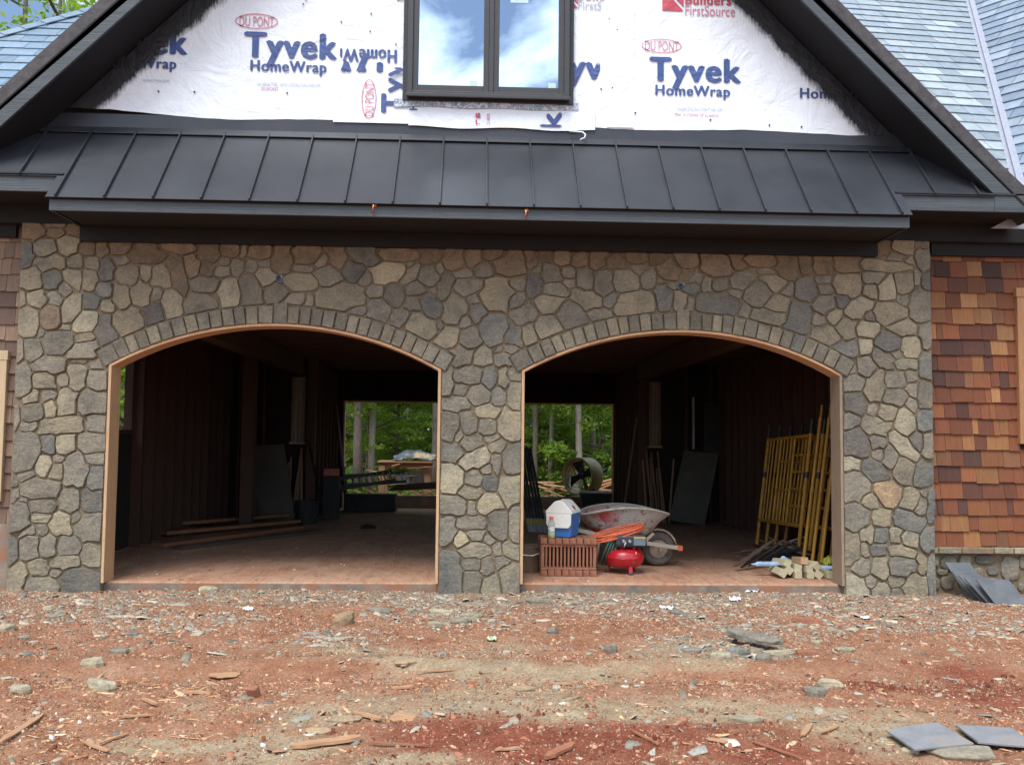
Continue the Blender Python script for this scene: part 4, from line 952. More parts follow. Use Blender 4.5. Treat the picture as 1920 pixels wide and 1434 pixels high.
lettering('DU PONT', 684, 703, 222, 160, M['ink_pink'], rot=1, y=-0.056); oval(693, 190, 28, 76, M['ink_pink'], rot=True)
lettering('Hom', 768, 783, 210, 172, M['ink_blue'], rot=1, bold=B, y=-0.055, clip=[((0, 0, at(770, 196, 0)[2]), (0, 0, 1))])
lettering('Tyvek', 1010, 1050, 400, 215, M['ink_blue'], rot=1, bold=0.038, y=-0.058, clip=[((0, 0, at(1030, 241, 0)[2]), (0, 0, -1))])
lettering('Builders', 886, 900, 330, 216, M['ink_red'], rot=1, bold=B, y=-0.058, clip=[((0, 0, at(890, 237, 0)[2]), (0, 0, -1))])
lettering('FirstSource', 908, 918, 360, 217, M['ink_pink'], rot=1, y=-0.058, clip=[((0, 0, at(910, 237, 0)[2]), (0, 0, -1))])
lettering('Tyvek', 1026, 1196, 149, 106, M['ink_blue'], bold=0.038, clip=[((at(1066, 130, 0)[0], 0, 0), (-1, 0, 0)), ((at(1121, 130, 0)[0], 0, 0), (1, 0, 0))])
lettering('Builders', 1284, 1368, 12, -6, M['ink_red'], bold=B); lettering('FirstSource', 1283, 1376, 33, 15, M['ink_pink'])
lettering('Builders', 1083, 1167, 3, -15, M['ink_red'], bold=B, clip=[((at(1128, 0, 0)[0], 0, 0), (1, 0, 0))]); lettering('FirstSource', 1083, 1176, 22, 8, M['ink_grey'], clip=[((at(1126, 0, 0)[0], 0, 0), (1, 0, 0))])
lettering('Builders', 745, 830, 4, -12, M['ink_red'], bold=B, clip=[((-0.66, 0, 0), (1, 0, 0))])
for cx_, cy_ in ((1260, 4), (1063, -2)):
    p, q = at(cx_-20, cy_+20, 0), at(cx_+20, cy_-22, 0); m = MB()
    m.add([(p[0], -0.043, p[2]), (q[0], -0.043, p[2]), (p[0], -0.043, q[2])], [(0, 1, 2)])
    d = 0.03; m.add([(q[0], -0.043, p[2]+d*1.3), (q[0], -0.043, q[2]), (p[0]+d*1.3, -0.043, q[2])], [(0, 1, 2)])
    m.build('logo', M['ink_red'], wrap)
# fasteners
fr_ = random.Random(5); caps = []
for px, py in ((697, 30), (695, 63), (743, 87), (641, 45), (1141, 40), (1147, 168), (1126, 170), (570, 12), (648, 115), (1156, 60), (300, 175), (367, 176), (540, 178), (700, 178), (860, 215), (1190, 215), (1330, 228), (1440, 238), (1500, 241), (575, 4), (1130, 2)):
    p = at(px, py, 0)
    MB().lathe([(0.009, 0), (0.009, 0.004), (0.005, 0.006)], 10, Matrix.Translation((p[0], -0.042, p[2])) @ Matrix.Rotation(R(90), 4, 'X')).build('cap_nail', M['ink_red'] if py < 172 else M['charcoal'], wrap)

# ---- gable window
win = empty('gable_window', parent=house); win['label'] = 'dark double casement window reflecting clouds'
wx0, wx1, wz0, wz1 = -0.735, 0.795, 4.545, 6.5
def frame_rect(name, x0, x1, z0, z1, t, y0, y1, mat, par):
    MB().bbox(x0, x0+t, y0, y1, z0, z1).bbox(x1-t, x1, y0, y1, z0, z1).bbox(x0+t, x1-t, y0, y1, z0, z0+t).bbox(x0+t, x1-t, y0, y1, z1-t, z1).build(name, mat, par, bevel=0.003)
M['win_frame'] = simple('bronze_window_frame', (0.035, 0.034, 0.036), 0.45, var=0.1, bump=0.03)
frame_rect('nailing_fin', wx0-0.045, wx1+0.045, wz0-0.03, wz1+0.05, 0.05, -0.075, -0.066, M['charcoal'], win)
frame_rect('outer_frame', wx0, wx1, wz0, wz1, 0.05, -0.125, 0.02, M['win_frame'], win)
xm = at(921, 120, 0)[0]
MB().bbox(xm-0.022, xm+0.022, -0.120, 0.02, wz0+0.05, wz1-0.05).build('mullion', M['win_frame'], win, bevel=0.003)
MB().bbox(wx0-0.01, wx1+0.01, -0.150, -0.126, wz0-0.012, wz0+0.02).build('sill', M['win_frame'], win, bevel=0.003)
stick = simple('window_sticker', (0.45, 0.62, 0.62), 0.5, var=0.05, bump=0)
for i, (a, b) in enumerate(((wx0+0.05, xm-0.022), (xm+0.022, wx1-0.05))):
    sash = MB().bbox(a, a+0.052, -0.105, -0.04, wz0+0.05, wz1-0.05).bbox(b-0.052, b, -0.105, -0.04, wz0+0.05, wz1-0.05).bbox(a+0.052, b-0.052, -0.105, -0.04, wz0+0.05, wz0+0.115).bbox(a+0.052, b-0.052, -0.105, -0.04, wz1-0.115, wz1-0.05).build('sash', M['win_frame'], win, bevel=0.003)
    MB().bbox(a+0.052, b-0.052, -0.075, -0.065, wz0+0.115, wz1-0.115).build('pane', M['glass'], sash)
    px, py = ((888, 159), (1035, 163))[i]; p = at(px, py, -0.078)
    MB().bbox(p[0]-0.036, p[0]+0.036, -0.0785, -0.0765, p[2]-0.036, p[2]+0.036).build('sticker', stick, sash)
p = at(975, 2, -0.078); MB().bbox(p[0]-0.09, p[0]+0.08, -0.0785, -0.0765, p[2]-0.022, p[2]+0.03).build('sticker', stick, sash)
# flashing tape under the window
def tape_mat():
    m, t, b = newmat('flashing_tape'); tcn = nd(t, 'ShaderNodeTexCoord'); co = tcn.outputs['Object']
    n, r = noise_col(t, co, 14, [(0.42, (0.40, 0.46, 0.52)), (0.50, (0.10, 0.14, 0.22)), (0.56, (0.55, 0.60, 0.65))], detail=2, dist=2.0)
    t.links.new(r.outputs['Color'], b.inputs['Base Color']); b.inputs['Roughness'].default_value = 0.4; bumpn(t, n.outputs['Fac'], b, 0.5, 0.02); return m
M['tape'] = tape_mat()
sheet('t', -0.86, 0.89, lambda x: 4.462+0.006*math.sin(x*9), lambda x: 4.535, -0.061, 2.0, 30, 4).build('flashing_tape', M['tape'], wrap, smooth=True)
MB().tube([(0.80, -0.062, 4.262), (0.86, -0.065, 4.258), (0.93, -0.07, 4.252), (0.955, -0.085, 4.225), (0.945, -0.10, 4.19), (0.90, -0.11, 4.165)], 0.007, 6).build('loose_cord', M['white_paper'], wrap, smooth=True)
# ================================================================ slate roofs of the wings
def clip_poly(poly, a, b, c):            # keep a*x + b*y <= c
    out = []
    for i in range(len(poly)):
        p, q = poly[i], poly[(i+1) % len(poly)]
        dp, dq = a*p[0]+b*p[1]-c, a*q[0]+b*q[1]-c
        if dp <= 0: out.append(p)
        if dp*dq < 0:
            t = dp/(dp-dq); out.append((p[0]+(q[0]-p[0])*t, p[1]+(q[1]-p[1])*t))
    return out
class Plane:
    def __init__(s, o, u, v):
        s.o = Vector(o); s.u = Vector(u).normalized(); s.v = Vector(v); s.v = (s.v-s.u*s.v.dot(s.u)).normalized(); s.n = s.u.cross(s.v)
        if s.n.z < 0: s.n = -s.n
    def p(s, a, b, h=0.0): return s.o+s.u*a+s.v*b+s.n*h
    def uv(s, q): d = Vector(q)-s.o; return (d.dot(s.u), d.dot(s.v))
    def hit(s, px, py):
        d = Vector(_F + _R2*(px-960)/FPX - _U2*(py-717)/FPX); c = Vector(CAM)
        return c+d*((s.o-c).dot(s.n)/d.dot(s.n))
def slate_roof(name, pl, region, exposure, wr, cols, seed, base_pts, clips=()):
    """slates over a window (u0,u1,v0,v1) of the plane; base sheet below; clips are half planes (a,b,c)"""
    r = random.Random(seed)
    m = MB(); b = [pl.p(u, v, -0.02) for u, v in base_pts]; m.prism(b, -pl.n*0.04)
    root = m.build(name, M['charcoal'], house)
    u0, u1, v0, v1 = region; k = 0; v = v0; rest = MB()
    while v < v1:
        u = u0-r.uniform(0, 0.3)
        while u < u1:
            w = r.uniform(*wr); g = 0.004; dv = r.uniform(-0.008, 0.008)
            if r.random() < 0.10: dv -= r.uniform(0.008, 0.02)
            poly = [(u+g, v+dv), (u+w-g, v+dv+r.uniform(-0.004, 0.004)), (u+w-g, v+exposure*1.12), (u+g, v+exposure*1.12)]
            for c in clips: poly = clip_poly(poly, *c) if len(poly) > 2 else poly
            if len(poly) > 2:
                h0 = 0.020+r.uniform(0, 0.006); h1 = 0.004
                top = [pl.p(a, bb, h0+(h1-h0)*min(1, max(0, (bb-v)/(exposure*1.12)))) for a, bb in poly]
                cc = r.choice(cols); kk = r.uniform(0.86, 1.14)
                vis = [q for q in (px_of(z) for z in top) if -4 < q[0] < 1924 and -4 < q[1] < 1440]
                if vis: MB().prism(top, -pl.n*0.012).build('slate', M['slate'], root, color=tuple(x*kk for x in cc))
                else: rest.prism(top, -pl.n*0.012)
            u += w
        v += exposure; k += 1
    if rest.v: rest.build('outlying_slates', M['slate'], root, color=cols[0])['kind'] = 'stuff'
    return root
ph = R(5.0)
plA = Plane(at(1700, 100, 5.0), (math.cos(ph), math.sin(ph), 0), (-math.sin(ph)*0.7071, math.cos(ph)*0.7071, 0.7071))
V0, V1 = plA.hit(1817, 0), plA.hit(1908, 345)
a0, a1 = plA.uv(V0), plA.uv(V1)
du, dv_ = a0[0]-a1[0], a0[1]-a1[1]
# half plane left of the valley line: normal = (dv,-du)
na, nb = dv_, -du; Ln = math.hypot(na, nb); na, nb = na/Ln, nb/Ln; cv = na*a0[0]+nb*a0[1]
if na*plA.uv(plA.hit(1700, 100))[0]+nb*plA.uv(plA.hit(1700, 100))[1] > cv: na, nb, cv = -na, -nb, -cv
lft = plA.uv(plA.hit(1530, 0)); low = plA.uv(plA.hit(1905, 340))
top = max((plA.uv(plA.hit(1560, -25)), plA.uv(plA.hit(1835, -25))), key=lambda q: q[1])
colsA = [(0.225, 0.275, 0.310), (0.265, 0.312, 0.340), (0.20, 0.245, 0.285), (0.305, 0.35, 0.372), (0.23, 0.275, 0.30)]
colsB = [(0.17, 0.215, 0.275), (0.20, 0.245, 0.30), (0.15, 0.195, 0.255), (0.22, 0.265, 0.31)]
E1 = 0.262
# the left limit follows the rake of the front gable so that no slate lies hidden behind it
rk0, rk1 = plA.uv(plA.hit(1545, 0)), plA.uv(plA.hit(1900, 385))
ra, rb = -(rk0[1]-rk1[1]), (rk0[0]-rk1[0]); Lr = math.hypot(ra, rb); ra, rb = ra/Lr, rb/Lr; rc = ra*rk0[0]+rb*rk0[1]
if ra*plA.uv(plA.hit(1750, 100))[0]+rb*plA.uv(plA.hit(1750, 100))[1] > rc: ra, rb, rc = -ra, -rb, -rc
vA0 = a1[1]-0.1
slate_roof('slate_roof', plA, (lft[0]-1.5, max(a0[0], a1[0])+1.5, low[1]-0.25, top[1]+0.4), E1, (0.27, 0.46), colsA, 3,
           [(lft[0]-3.0, low[1]-0.3), (a1[0]+(a1[0]-a0[0])*0.06, low[1]-0.3), (a0[0]+du*0.35, a0[1]+dv_*0.35), (lft[0]-3.0, a0[1]+dv_*0.35)],
           clips=[(na, nb, cv-0.05), (ra, rb, rc)])
ps = R(-52)
plB = Plane(V1, (math.cos(ps), math.sin(ps), 0), V0-V1)
if (plB.v.z) < 0: plB.v = -plB.v
b0, b1 = plB.uv(V0), plB.uv(V1)
bu, bv = b0[0]-b1[0], b0[1]-b1[1]
ma, mb_ = -bv, bu; Lm = math.hypot(ma, mb_); ma, mb_ = ma/Lm, mb_/Lm; mc = ma*b0[0]+mb_*b0[1]
q = plB.uv(plB.hit(1905, 60))
if ma*q[0]+mb_*q[1] > mc: ma, mb_, mc = -ma, -mb_, -mc
hi = plB.uv(plB.hit(1960, -40)); lo = plB.uv(plB.hit(1935, 380))
slate_roof('slate_roof', plB, (min(b0[0], b1[0])-0.3, max(hi[0], lo[0])+0.2, lo[1]-0.1, hi[1]+0.3), E1, (0.30, 0.50), colsB, 5,
           [(b1[0], b1[1]-1.2), (b1[0]+6, b1[1]-1.2), (b1[0]+6, b0[1]+bv*0.4), (b0[0]+bu*0.4, b0[1]+bv*0.4), (b1[0], b1[1])],
           clips=[(ma, mb_, mc-0.05)])
M['valley'] = simple('grey_valley_metal', (0.30, 0.31, 0.36), 0.45, metal=0.3, var=0.1, bump=0.05)
nv = (plA.n+plB.n).normalized(); vd = (V0-V1)
MB().bar(V1-vd*0.12+nv*0.03, V0+vd*0.3+nv*0.03, 0.14, 0.03, up=nv).bar(V1-vd*0.12+nv*0.055, V0+vd*0.3+nv*0.055, 0.035, 0.05, up=nv).build('valley_flashing', M['valley'], house)

# left roof with its hip caps
plC = Plane(at(100, 100, 5.0), (1, 0, 0), (0, 0.7071, 0.7071))
H0, H1 = plC.hit(0, 66), plC.hit(232, 0)
h0, h1 = plC.uv(H0), plC.uv(H1)
hu, hv = h1[0]-h0[0], h1[1]-h0[1]
ca, cb = -hv, hu; Lc = math.hypot(ca, cb); ca, cb = ca/Lc, cb/Lc; cc_ = ca*h0[0]+cb*h0[1]
q = plC.uv(plC.hit(60, 100))
if ca*q[0]+cb*q[1] > cc_: ca, cb, cc_ = -ca, -cb, -cc_
k0, k1 = plC.uv(plC.hit(0, 215)), plC.uv(plC.hit(240, -15))
ka, kb = -(k1[1]-k0[1]), (k1[0]-k0[0]); Lk = math.hypot(ka, kb); ka, kb = ka/Lk, kb/Lk; kc = ka*k0[0]+kb*k0[1]
if ka*q[0]+kb*q[1] > kc: ka, kb, kc = -ka, -kb, -kc
colsC = [(0.15, 0.215, 0.28), (0.17, 0.24, 0.30), (0.135, 0.20, 0.265), (0.19, 0.255, 0.31)]
rC = slate_roof('slate_roof', plC, (h0[0]-0.6, h1[0]+0.3, k0[1]-0.2, h1[1]+0.3), E1, (0.32, 0.54), colsC, 8,
           [(h0[0]-hu*1.2, h0[1]-hv*1.2), (h0[0]-hu*1.2+1.5, k0[1]-2.2), (h1[0]+3, k0[1]-2.2), (h1[0]+3, h1[1]+hv*1.4), (h1[0]+hu*1.4, h1[1]+hv*1.4)],
           clips=[(ca, cb, cc_), (ka, kb, kc)])
hd = (H1-H0); nC = plC.n
for i in range(-2, 12):
    a = H0+hd*(i*0.155); b = H0+hd*((i+1)*0.155+0.02)
    sd = hd.normalized().cross(nC).normalized()
    if sd.z > 0: sd = -sd
    lift = nC*(0.035)
    MB().prism([a+lift*1.4, b+lift, b+lift+sd*0.17, a+lift*1.4+sd*0.17], -nC*0.014).build('hip_slate', M['slate'], rC, color=random.choice(colsC))

# ================================================================ cedar shingle walls
def shingle_wall(name, x0, x1, z0, z1, y, cols, seed, xr0, xr1, hole=None):
    r = random.Random(seed)
    m = MB()
    if hole:
        hx0, hx1, hz0, hz1 = hole
        m.bbox(x0, hx0, y, y+0.12, z0, z1).bbox(hx1, x1, y, y+0.12, z0, z1).bbox(hx0, hx1, y, y+0.12, z0, hz0).bbox(hx0, hx1, y, y+0.12, hz1, z1)
    else: m.bbox(x0, x1, y, y+0.12, z0, z1)
    root = m.build(name, M['sheath'], house)
    z = z0; ex = 0.1535; rest = MB()
    while z < z1-0.02:
        x = xr0-r.uniform(0, 0.1)
        while x < xr1:
            w = r.choice((0.06, 0.09, 0.12, 0.15, 0.17, 0.19, 0.22)); x2 = x+w
            a, b = max(x, xr0), min(x2, xr1)
            if hole and b > hole[0] and a < hole[1] and z+ex > hole[2] and z < hole[3]:
                if a < hole[0]: b = hole[0]
                elif b > hole[1]: a = hole[1]
                else: a = b
            if b-a > 0.015:
                dz = r.uniform(-0.009, 0.007); yb = y-0.022-r.uniform(0, 0.005); zt = min(z+ex+0.015, z1); g = 0.0018
                q = [(a+g, yb, z+dz), (b-g, yb, z+dz+r.uniform(-0.003, 0.003)), (b-g, y-0.004, zt), (a+g, y-0.004, zt)]
                mm = MB(); mm.add(q+[(a+g, y+0.002, z+dz), (b-g, y+0.002, z+dz)], [(0, 1, 2, 3), (0, 4, 5, 1), (0, 3, 4), (1, 5, 2)])
                c = r.choice(cols); k = r.uniform(0.72, 1.22)
                if -4.85 < (a+b)/2 < 5.15: mm.build('shingle', M['shingle'], root, color=tuple(v*k for v in c))
                else: rest.add(mm.v, mm.f)
            x = x2
        z += ex
    if rest.v: rest.build('outlying_shingles', M['shingle'], root, color=cols[0])['kind'] = 'stuff'
    return root
red_cols = [(0.20, 0.064, 0.022), (0.225, 0.082, 0.027), (0.165, 0.052, 0.022), (0.285, 0.125, 0.042), (0.095, 0.035, 0.020), (0.20, 0.085, 0.035), (0.31, 0.15, 0.058), (0.18, 0.058, 0.022), (0.075, 0.033, 0.022), (0.21, 0.072, 0.026)]
pink_cols = [(0.235, 0.155, 0.105), (0.20, 0.125, 0.085), (0.275, 0.195, 0.135), (0.165, 0.10, 0.07), (0.25, 0.17, 0.115)]
cx0 = at(1906, 700, 0.1)[0]
zt_, zb_ = at(1906, 541, 0.1)[2], at(1906, 832, 0.1)[2]
shingle_wall('cedar_shingle_wall', XRO-0.02, 9.5, 0.36, 3.30, 0.12, red_cols, 21, XRO-0.01, 6.3, hole=(cx0+0.02, cx0+1.0, zb_, zt_-0.05))
xc_ = at(11, 800, 0.1)[0]; zc0, zc1 = at(8, 940, 0.1)[2], at(8, 676, 0.1)[2]
shingle_wall('cedar_shingle_wall', -9.5, XLO+0.02, 0.52, 3.30, 0.12, pink_cols, 22, -5.6, XLO+0.01, hole=(xc_-1.0, xc_-0.02, zc0+0.03, zc1-0.03))
# foundations below the shingles, left plain, right stone faced
MB().bbox(-9.5, XLO+0.02, 0.09, 0.26, -0.2, 0.515).build('foundation', M['concrete'], house)
base = MB().bbox(XRO-0.02, 9.5, 0.115, 0.26, -0.2, 0.30).build('stone_base', M['mortar'], house)
for q in ((1020, 1000, 35, 90, 't'), (1110, 1015, 125, 115, 'g'), (1065, 1085, 90, 45, 't'), (1235, 1000, 95, 90, 'g'), (1375, 990, 145, 75, 'd'), (1440, 1075, 85, 65, 'd'), (1570, 1055, 145, 190, 'g'), (1100, 1165, 100, 105, 'g'), (1025, 1170, 40, 90, 't'), (1655, 1195, 60, 65, 'g'), (1555, 1205, 110, 70, 't'), (1440, 1170, 90, 90, 'g'), (1330, 1105, 90, 110, 'g'), (1230, 1130, 110, 130, 't'), (1345, 1215, 110, 70, 'b'), (1660, 1010, 45, 100, 't'), (1740, 1020, 110, 110, 'g'), (1745, 1150, 100, 110, 'b'), (1860, 1080, 110, 170, 't'), (1970, 1030, 90, 100, 'g'), (1970, 1150, 110, 100, 'g')):
    p = at(1500+q[0]/3.983, 800+q[1]/3.983, 0.1); hw, hh = q[2]/3.983/2/199, q[3]/3.983/2/199
    r_ = random.Random(int(q[0])); n = 9
    poly = []
    for i in range(n):
        t = 2*math.pi*i/n+r_.uniform(-0.15, 0.15); c, s_ = math.cos(t), math.sin(t)
        k = 1/max(abs(c), abs(s_))**0.7*r_.uniform(0.92, 1.0)
        poly.append((p[0]+c*hw*k, max(p[2]+s_*hh*k, -0.14)))
    mm = stone_mesh(poly, int(q[0]), 0.02); mm.v = [(x, y+0.112, z) for x, y, z in mm.v]
    mm.build('stone', M['stone'], base, smooth=True, color=stone_col(q[4], r_))
x = XRO
for w_, c in ((0.05, 't'), (0.225, 't'), (0.31, 'r'), (0.19, 't'), (0.24, 'w'), (0.3, 't'), (0.26, 'g'), (0.3, 't')):
    MB().bbox(x+0.006, x+w_-0.006, 0.035, 0.20, 0.301, 0.357).build('cap_stone', M['stone'], base, bevel=0.006, color=SC[c]); x += w_+0.004
MB().bbox(XRO, x, 0.05, 0.20, 0.302, 0.350).build('cap_mortar', M['mortar'], base)
# window casings of the wings
def side_window(x0, x1, z0, z1, sx, y=0.095):
    w_ = empty('window', parent=house); t = 0.085
    MB().bbox(x0, x0+t, y-0.035, y+0.03, z0, z1).build('casing', M['casing'], w_, bevel=0.003)
    MB().bbox(x1-t, x1, y-0.035, y+0.03, z0, z1).build('casing', M['casing'], w_, bevel=0.003)
    MB().bbox(x0-0.01, x1+0.01, y-0.04, y+0.03, z1+0.001, z1+0.09).build('head_casing', M['casing'], w_, bevel=0.003)
    MB().bbox(x0+t, x1-t, y-0.03, y+0.03, z0, z0+0.06).build('sill', M['casing'], w_, bevel=0.003)
    MB().bbox(x0+t, x1-t, y+0.03, y+0.05, z0+0.06, z1).build('frame', M['win_frame'], w_)
    MB().bbox(x0+t+0.05, x1-t-0.05, y+0.02, y+0.028, z0+0.1, z1-0.05).build('pane', M['glass'], w_)
side_window(cx0, cx0+1.05, zb_, zt_-0.09, 1)
M['casing_l'] = M['casing']
M['casing'] = wood('pale_casing', (0.42, 0.30, 0.17), (0.58, 0.45, 0.28), grain=(3, 3, 0.25))
side_window(xc_-1.05, xc_, zc0, zc1, -1)
# eave of the right and left wings
for sx in (-1, 1):
    x0, x1 = (4.55, 9.5) if sx > 0 else (-9.5, -4.55)
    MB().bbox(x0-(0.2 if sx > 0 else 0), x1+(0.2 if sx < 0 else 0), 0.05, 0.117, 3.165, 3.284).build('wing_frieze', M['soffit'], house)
t0, t1, t2 = at(1859, 428, -0.22), at(1925, 429, -0.22), at(1925, 392, -0.22)
MB().prism([t0, (9.5, -0.22, t1[2]), (9.5, -0.22, t2[2]), t2], (0, 0.02, 0)).build('wing_fascia', M['valley'], house)
# electrical boxes set in the stone
M['box_steel'] = simple('blue_grey_box', (0.16, 0.20, 0.22), 0.6, bump=0.1)
for px, py in ((525, 522), (1278, 537)):
    p = at(px, py, -0.02)
    b_ = MB().lathe([(0.040, 0.0), (0.040, 0.028), (0.035, 0.028), (0.035, 0.010)], 18, Matrix.Translation((p[0], 0.0, p[2])) @ Matrix.Rotation(R(90), 4, 'X')).build('electrical_box', M['box_steel'], house)
    for k, c in enumerate(('steel', 'black_metal', 'box_steel')):
        a = k*2.1; MB().tube([(p[0], -0.01, p[2]), (p[0]+0.02*math.cos(a), -0.03, p[2]+0.02*math.sin(a)), (p[0]+0.028*math.cos(a+1), -0.036, p[2]+0.025*math.sin(a+1)), (p[0]+0.01*math.cos(a+2), -0.03, p[2]+0.03*math.sin(a+2))], 0.005, 6).build('wire', M[c], b_, smooth=True)
# ================================================================ garage interior
FL = 0.0; YR, YB = 7.0, 9.5; CEIL = 2.85
def floor_mat():
    m, t, b = newmat('dusty_slab'); tcn = nd(t, 'ShaderNodeTexCoord'); co = tcn.outputs['Object']
    n, r = noise_col(t, co, 1.3, [(0.28, (0.33, 0.145, 0.080)), (0.45, (0.385, 0.20, 0.120)), (0.6, (0.42, 0.255, 0.16)), (0.75, (0.44, 0.31, 0.21))], detail=10, rough=0.72, dist=0.4)
    n5, r5 = noise_col(t, co, 5.0, [(0.35, (0.72, 0.66, 0.62)), (0.55, (1.05,)*3)], detail=8, rough=0.7, dist=1.0, stretch=(2.2, 0.5, 1))
    n2, r2 = noise_col(t, co, 45, [(0.3, (0.82,)*3), (0.7, (1.12,)*3)], detail=3); c = mixc(t, r.outputs['Color'], r2.outputs['Color'], 1.0, 'MULTIPLY'); c = mixc(t, c, r5.outputs['Color'], 1.0, 'MULTIPLY')
    t.links.new(c, b.inputs['Base Color']); b.inputs['Roughness'].default_value = 0.85; bumpn(t, n2.outputs['Fac'], b, 0.15, 0.005); return m
M['slab'] = floor_mat()
fl = MB().bbox(-4.2, 4.2, 0.09, YB+0.3, -0.30, FL).build('garage_floor', M['slab'], bevel=0.012); tag(fl, kind='structure')
M['slab_face'] = simple('slab_face', (0.19, 0.15, 0.115), 0.92, var=0.3, scale=9, bump=0.4, dirt=((0.27, 0.125, 0.07), 0.48, 3.0), bscale=40)
MB().bbox(-4.19, 4.19, 0.080, 0.0895, -0.29, -0.016).build('slab_edge', M['slab_face'], fl)
inn = empty('garage_framing', parent=house)
def studs_y(x, y0, y1, z0, z1, sx, skip=None, step=0.406):
    y = y0
    while y < y1:
        if not (skip and skip[0] < y < skip[1]):
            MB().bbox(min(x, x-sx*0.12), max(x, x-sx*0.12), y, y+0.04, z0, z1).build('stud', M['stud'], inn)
        y += step
# side walls; the left one has a window opening
LW0, LW1, LZ0, LZ1 = 1.30, 2.76, 1.36, 2.45
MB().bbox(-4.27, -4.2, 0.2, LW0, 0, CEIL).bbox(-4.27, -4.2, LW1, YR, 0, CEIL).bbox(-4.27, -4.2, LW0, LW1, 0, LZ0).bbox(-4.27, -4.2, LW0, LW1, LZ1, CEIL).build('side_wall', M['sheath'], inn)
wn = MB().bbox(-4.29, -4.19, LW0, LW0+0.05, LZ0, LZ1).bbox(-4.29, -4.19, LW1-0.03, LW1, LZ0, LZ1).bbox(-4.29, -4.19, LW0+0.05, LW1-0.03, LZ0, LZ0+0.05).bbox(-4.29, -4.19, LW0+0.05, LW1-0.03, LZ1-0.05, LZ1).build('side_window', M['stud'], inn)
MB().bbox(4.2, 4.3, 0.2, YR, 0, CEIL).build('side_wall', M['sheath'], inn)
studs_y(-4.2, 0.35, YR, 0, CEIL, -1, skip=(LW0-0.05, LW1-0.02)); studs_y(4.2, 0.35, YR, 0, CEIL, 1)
# cover on the front wall inside, header and ceiling
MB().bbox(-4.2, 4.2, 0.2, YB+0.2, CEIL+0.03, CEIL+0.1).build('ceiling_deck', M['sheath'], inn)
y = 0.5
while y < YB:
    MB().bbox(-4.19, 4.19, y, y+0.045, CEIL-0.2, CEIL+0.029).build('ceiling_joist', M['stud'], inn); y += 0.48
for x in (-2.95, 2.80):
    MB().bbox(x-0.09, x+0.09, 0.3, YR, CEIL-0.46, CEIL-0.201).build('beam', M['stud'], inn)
# partition beside the passage with a narrow window each
M['film'] = simple('plastic_film', (0.75, 0.74, 0.68), 0.5, var=0.15, scale=2, stretch=(30, 30, 0.3), bump=0.6)
fm, ft, fb = M['film'], M['film'].node_tree, M['film'].node_tree.nodes['Principled BSDF']
fb.inputs['Transmission Weight'].default_value = 0.9; fb.inputs['Roughness'].default_value = 0.55; fb.inputs['IOR'].default_value = 1.1
for sx in (-1, 1):
    wa, wb = (-3.11, -2.885) if sx < 0 else (2.915, 3.12)
    xo = -4.2 if sx < 0 else 4.2; xi = -2.76 if sx < 0 else 2.80
    z0, z1 = 1.27, 2.36
    def W(a, b, c, d): return MB().bbox(min(a, b), max(a, b), YR, YR+0.1, c, d)
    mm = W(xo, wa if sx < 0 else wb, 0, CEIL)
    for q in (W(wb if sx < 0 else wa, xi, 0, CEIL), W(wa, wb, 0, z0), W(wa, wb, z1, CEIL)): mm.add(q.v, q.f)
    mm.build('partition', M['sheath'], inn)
    wdw = MB().bbox(wa, wb, YR+0.03, YR+0.036, z0, z1).build('narrow_window', M['film'], inn)
    MB().bbox(wa-0.02, wb+0.02, YR-0.03, YR-0.001, z0-0.03, z0).build('sill', M['fresh_wood'], wdw)
    for k in range(4): MB().bbox(wa+(wb-wa)*k/3-0.006, wa+(wb-wa)*k/3+0.006, YR+0.01, YR+0.029, z0, z1).build('bar', M['fresh_wood'], wdw)
    x = xo+(-sx)*0.25
    while abs(x) > abs(xi)+0.5:
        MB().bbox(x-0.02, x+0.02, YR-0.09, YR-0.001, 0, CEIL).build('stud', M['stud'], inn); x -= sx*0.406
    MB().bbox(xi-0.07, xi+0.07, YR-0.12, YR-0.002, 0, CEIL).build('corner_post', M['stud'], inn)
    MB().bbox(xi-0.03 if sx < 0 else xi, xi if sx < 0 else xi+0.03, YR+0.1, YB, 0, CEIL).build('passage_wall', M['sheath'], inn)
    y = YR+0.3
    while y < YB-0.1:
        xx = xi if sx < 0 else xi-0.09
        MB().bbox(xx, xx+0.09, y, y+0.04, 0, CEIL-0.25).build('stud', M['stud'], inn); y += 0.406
# rear wall with the wide opening
bl, brr = at(645, 800, YB)[0], at(1150, 800, YB)[0]; bt = at(800, 752, YB)[2]
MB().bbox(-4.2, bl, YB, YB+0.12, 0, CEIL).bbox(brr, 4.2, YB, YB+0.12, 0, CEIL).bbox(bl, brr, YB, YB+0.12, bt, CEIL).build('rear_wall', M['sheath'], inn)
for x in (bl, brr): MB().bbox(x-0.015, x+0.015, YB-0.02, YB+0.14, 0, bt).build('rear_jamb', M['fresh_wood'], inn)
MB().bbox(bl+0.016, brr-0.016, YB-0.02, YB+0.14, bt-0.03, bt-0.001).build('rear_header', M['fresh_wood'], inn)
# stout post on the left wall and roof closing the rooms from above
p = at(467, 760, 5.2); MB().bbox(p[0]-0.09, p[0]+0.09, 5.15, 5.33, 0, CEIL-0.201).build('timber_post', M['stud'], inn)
MB().bbox(-4.4, 4.4, 0.2, YB+0.5, CEIL+0.101, CEIL+0.3).build('attic_floor', M['sheath'], inn)
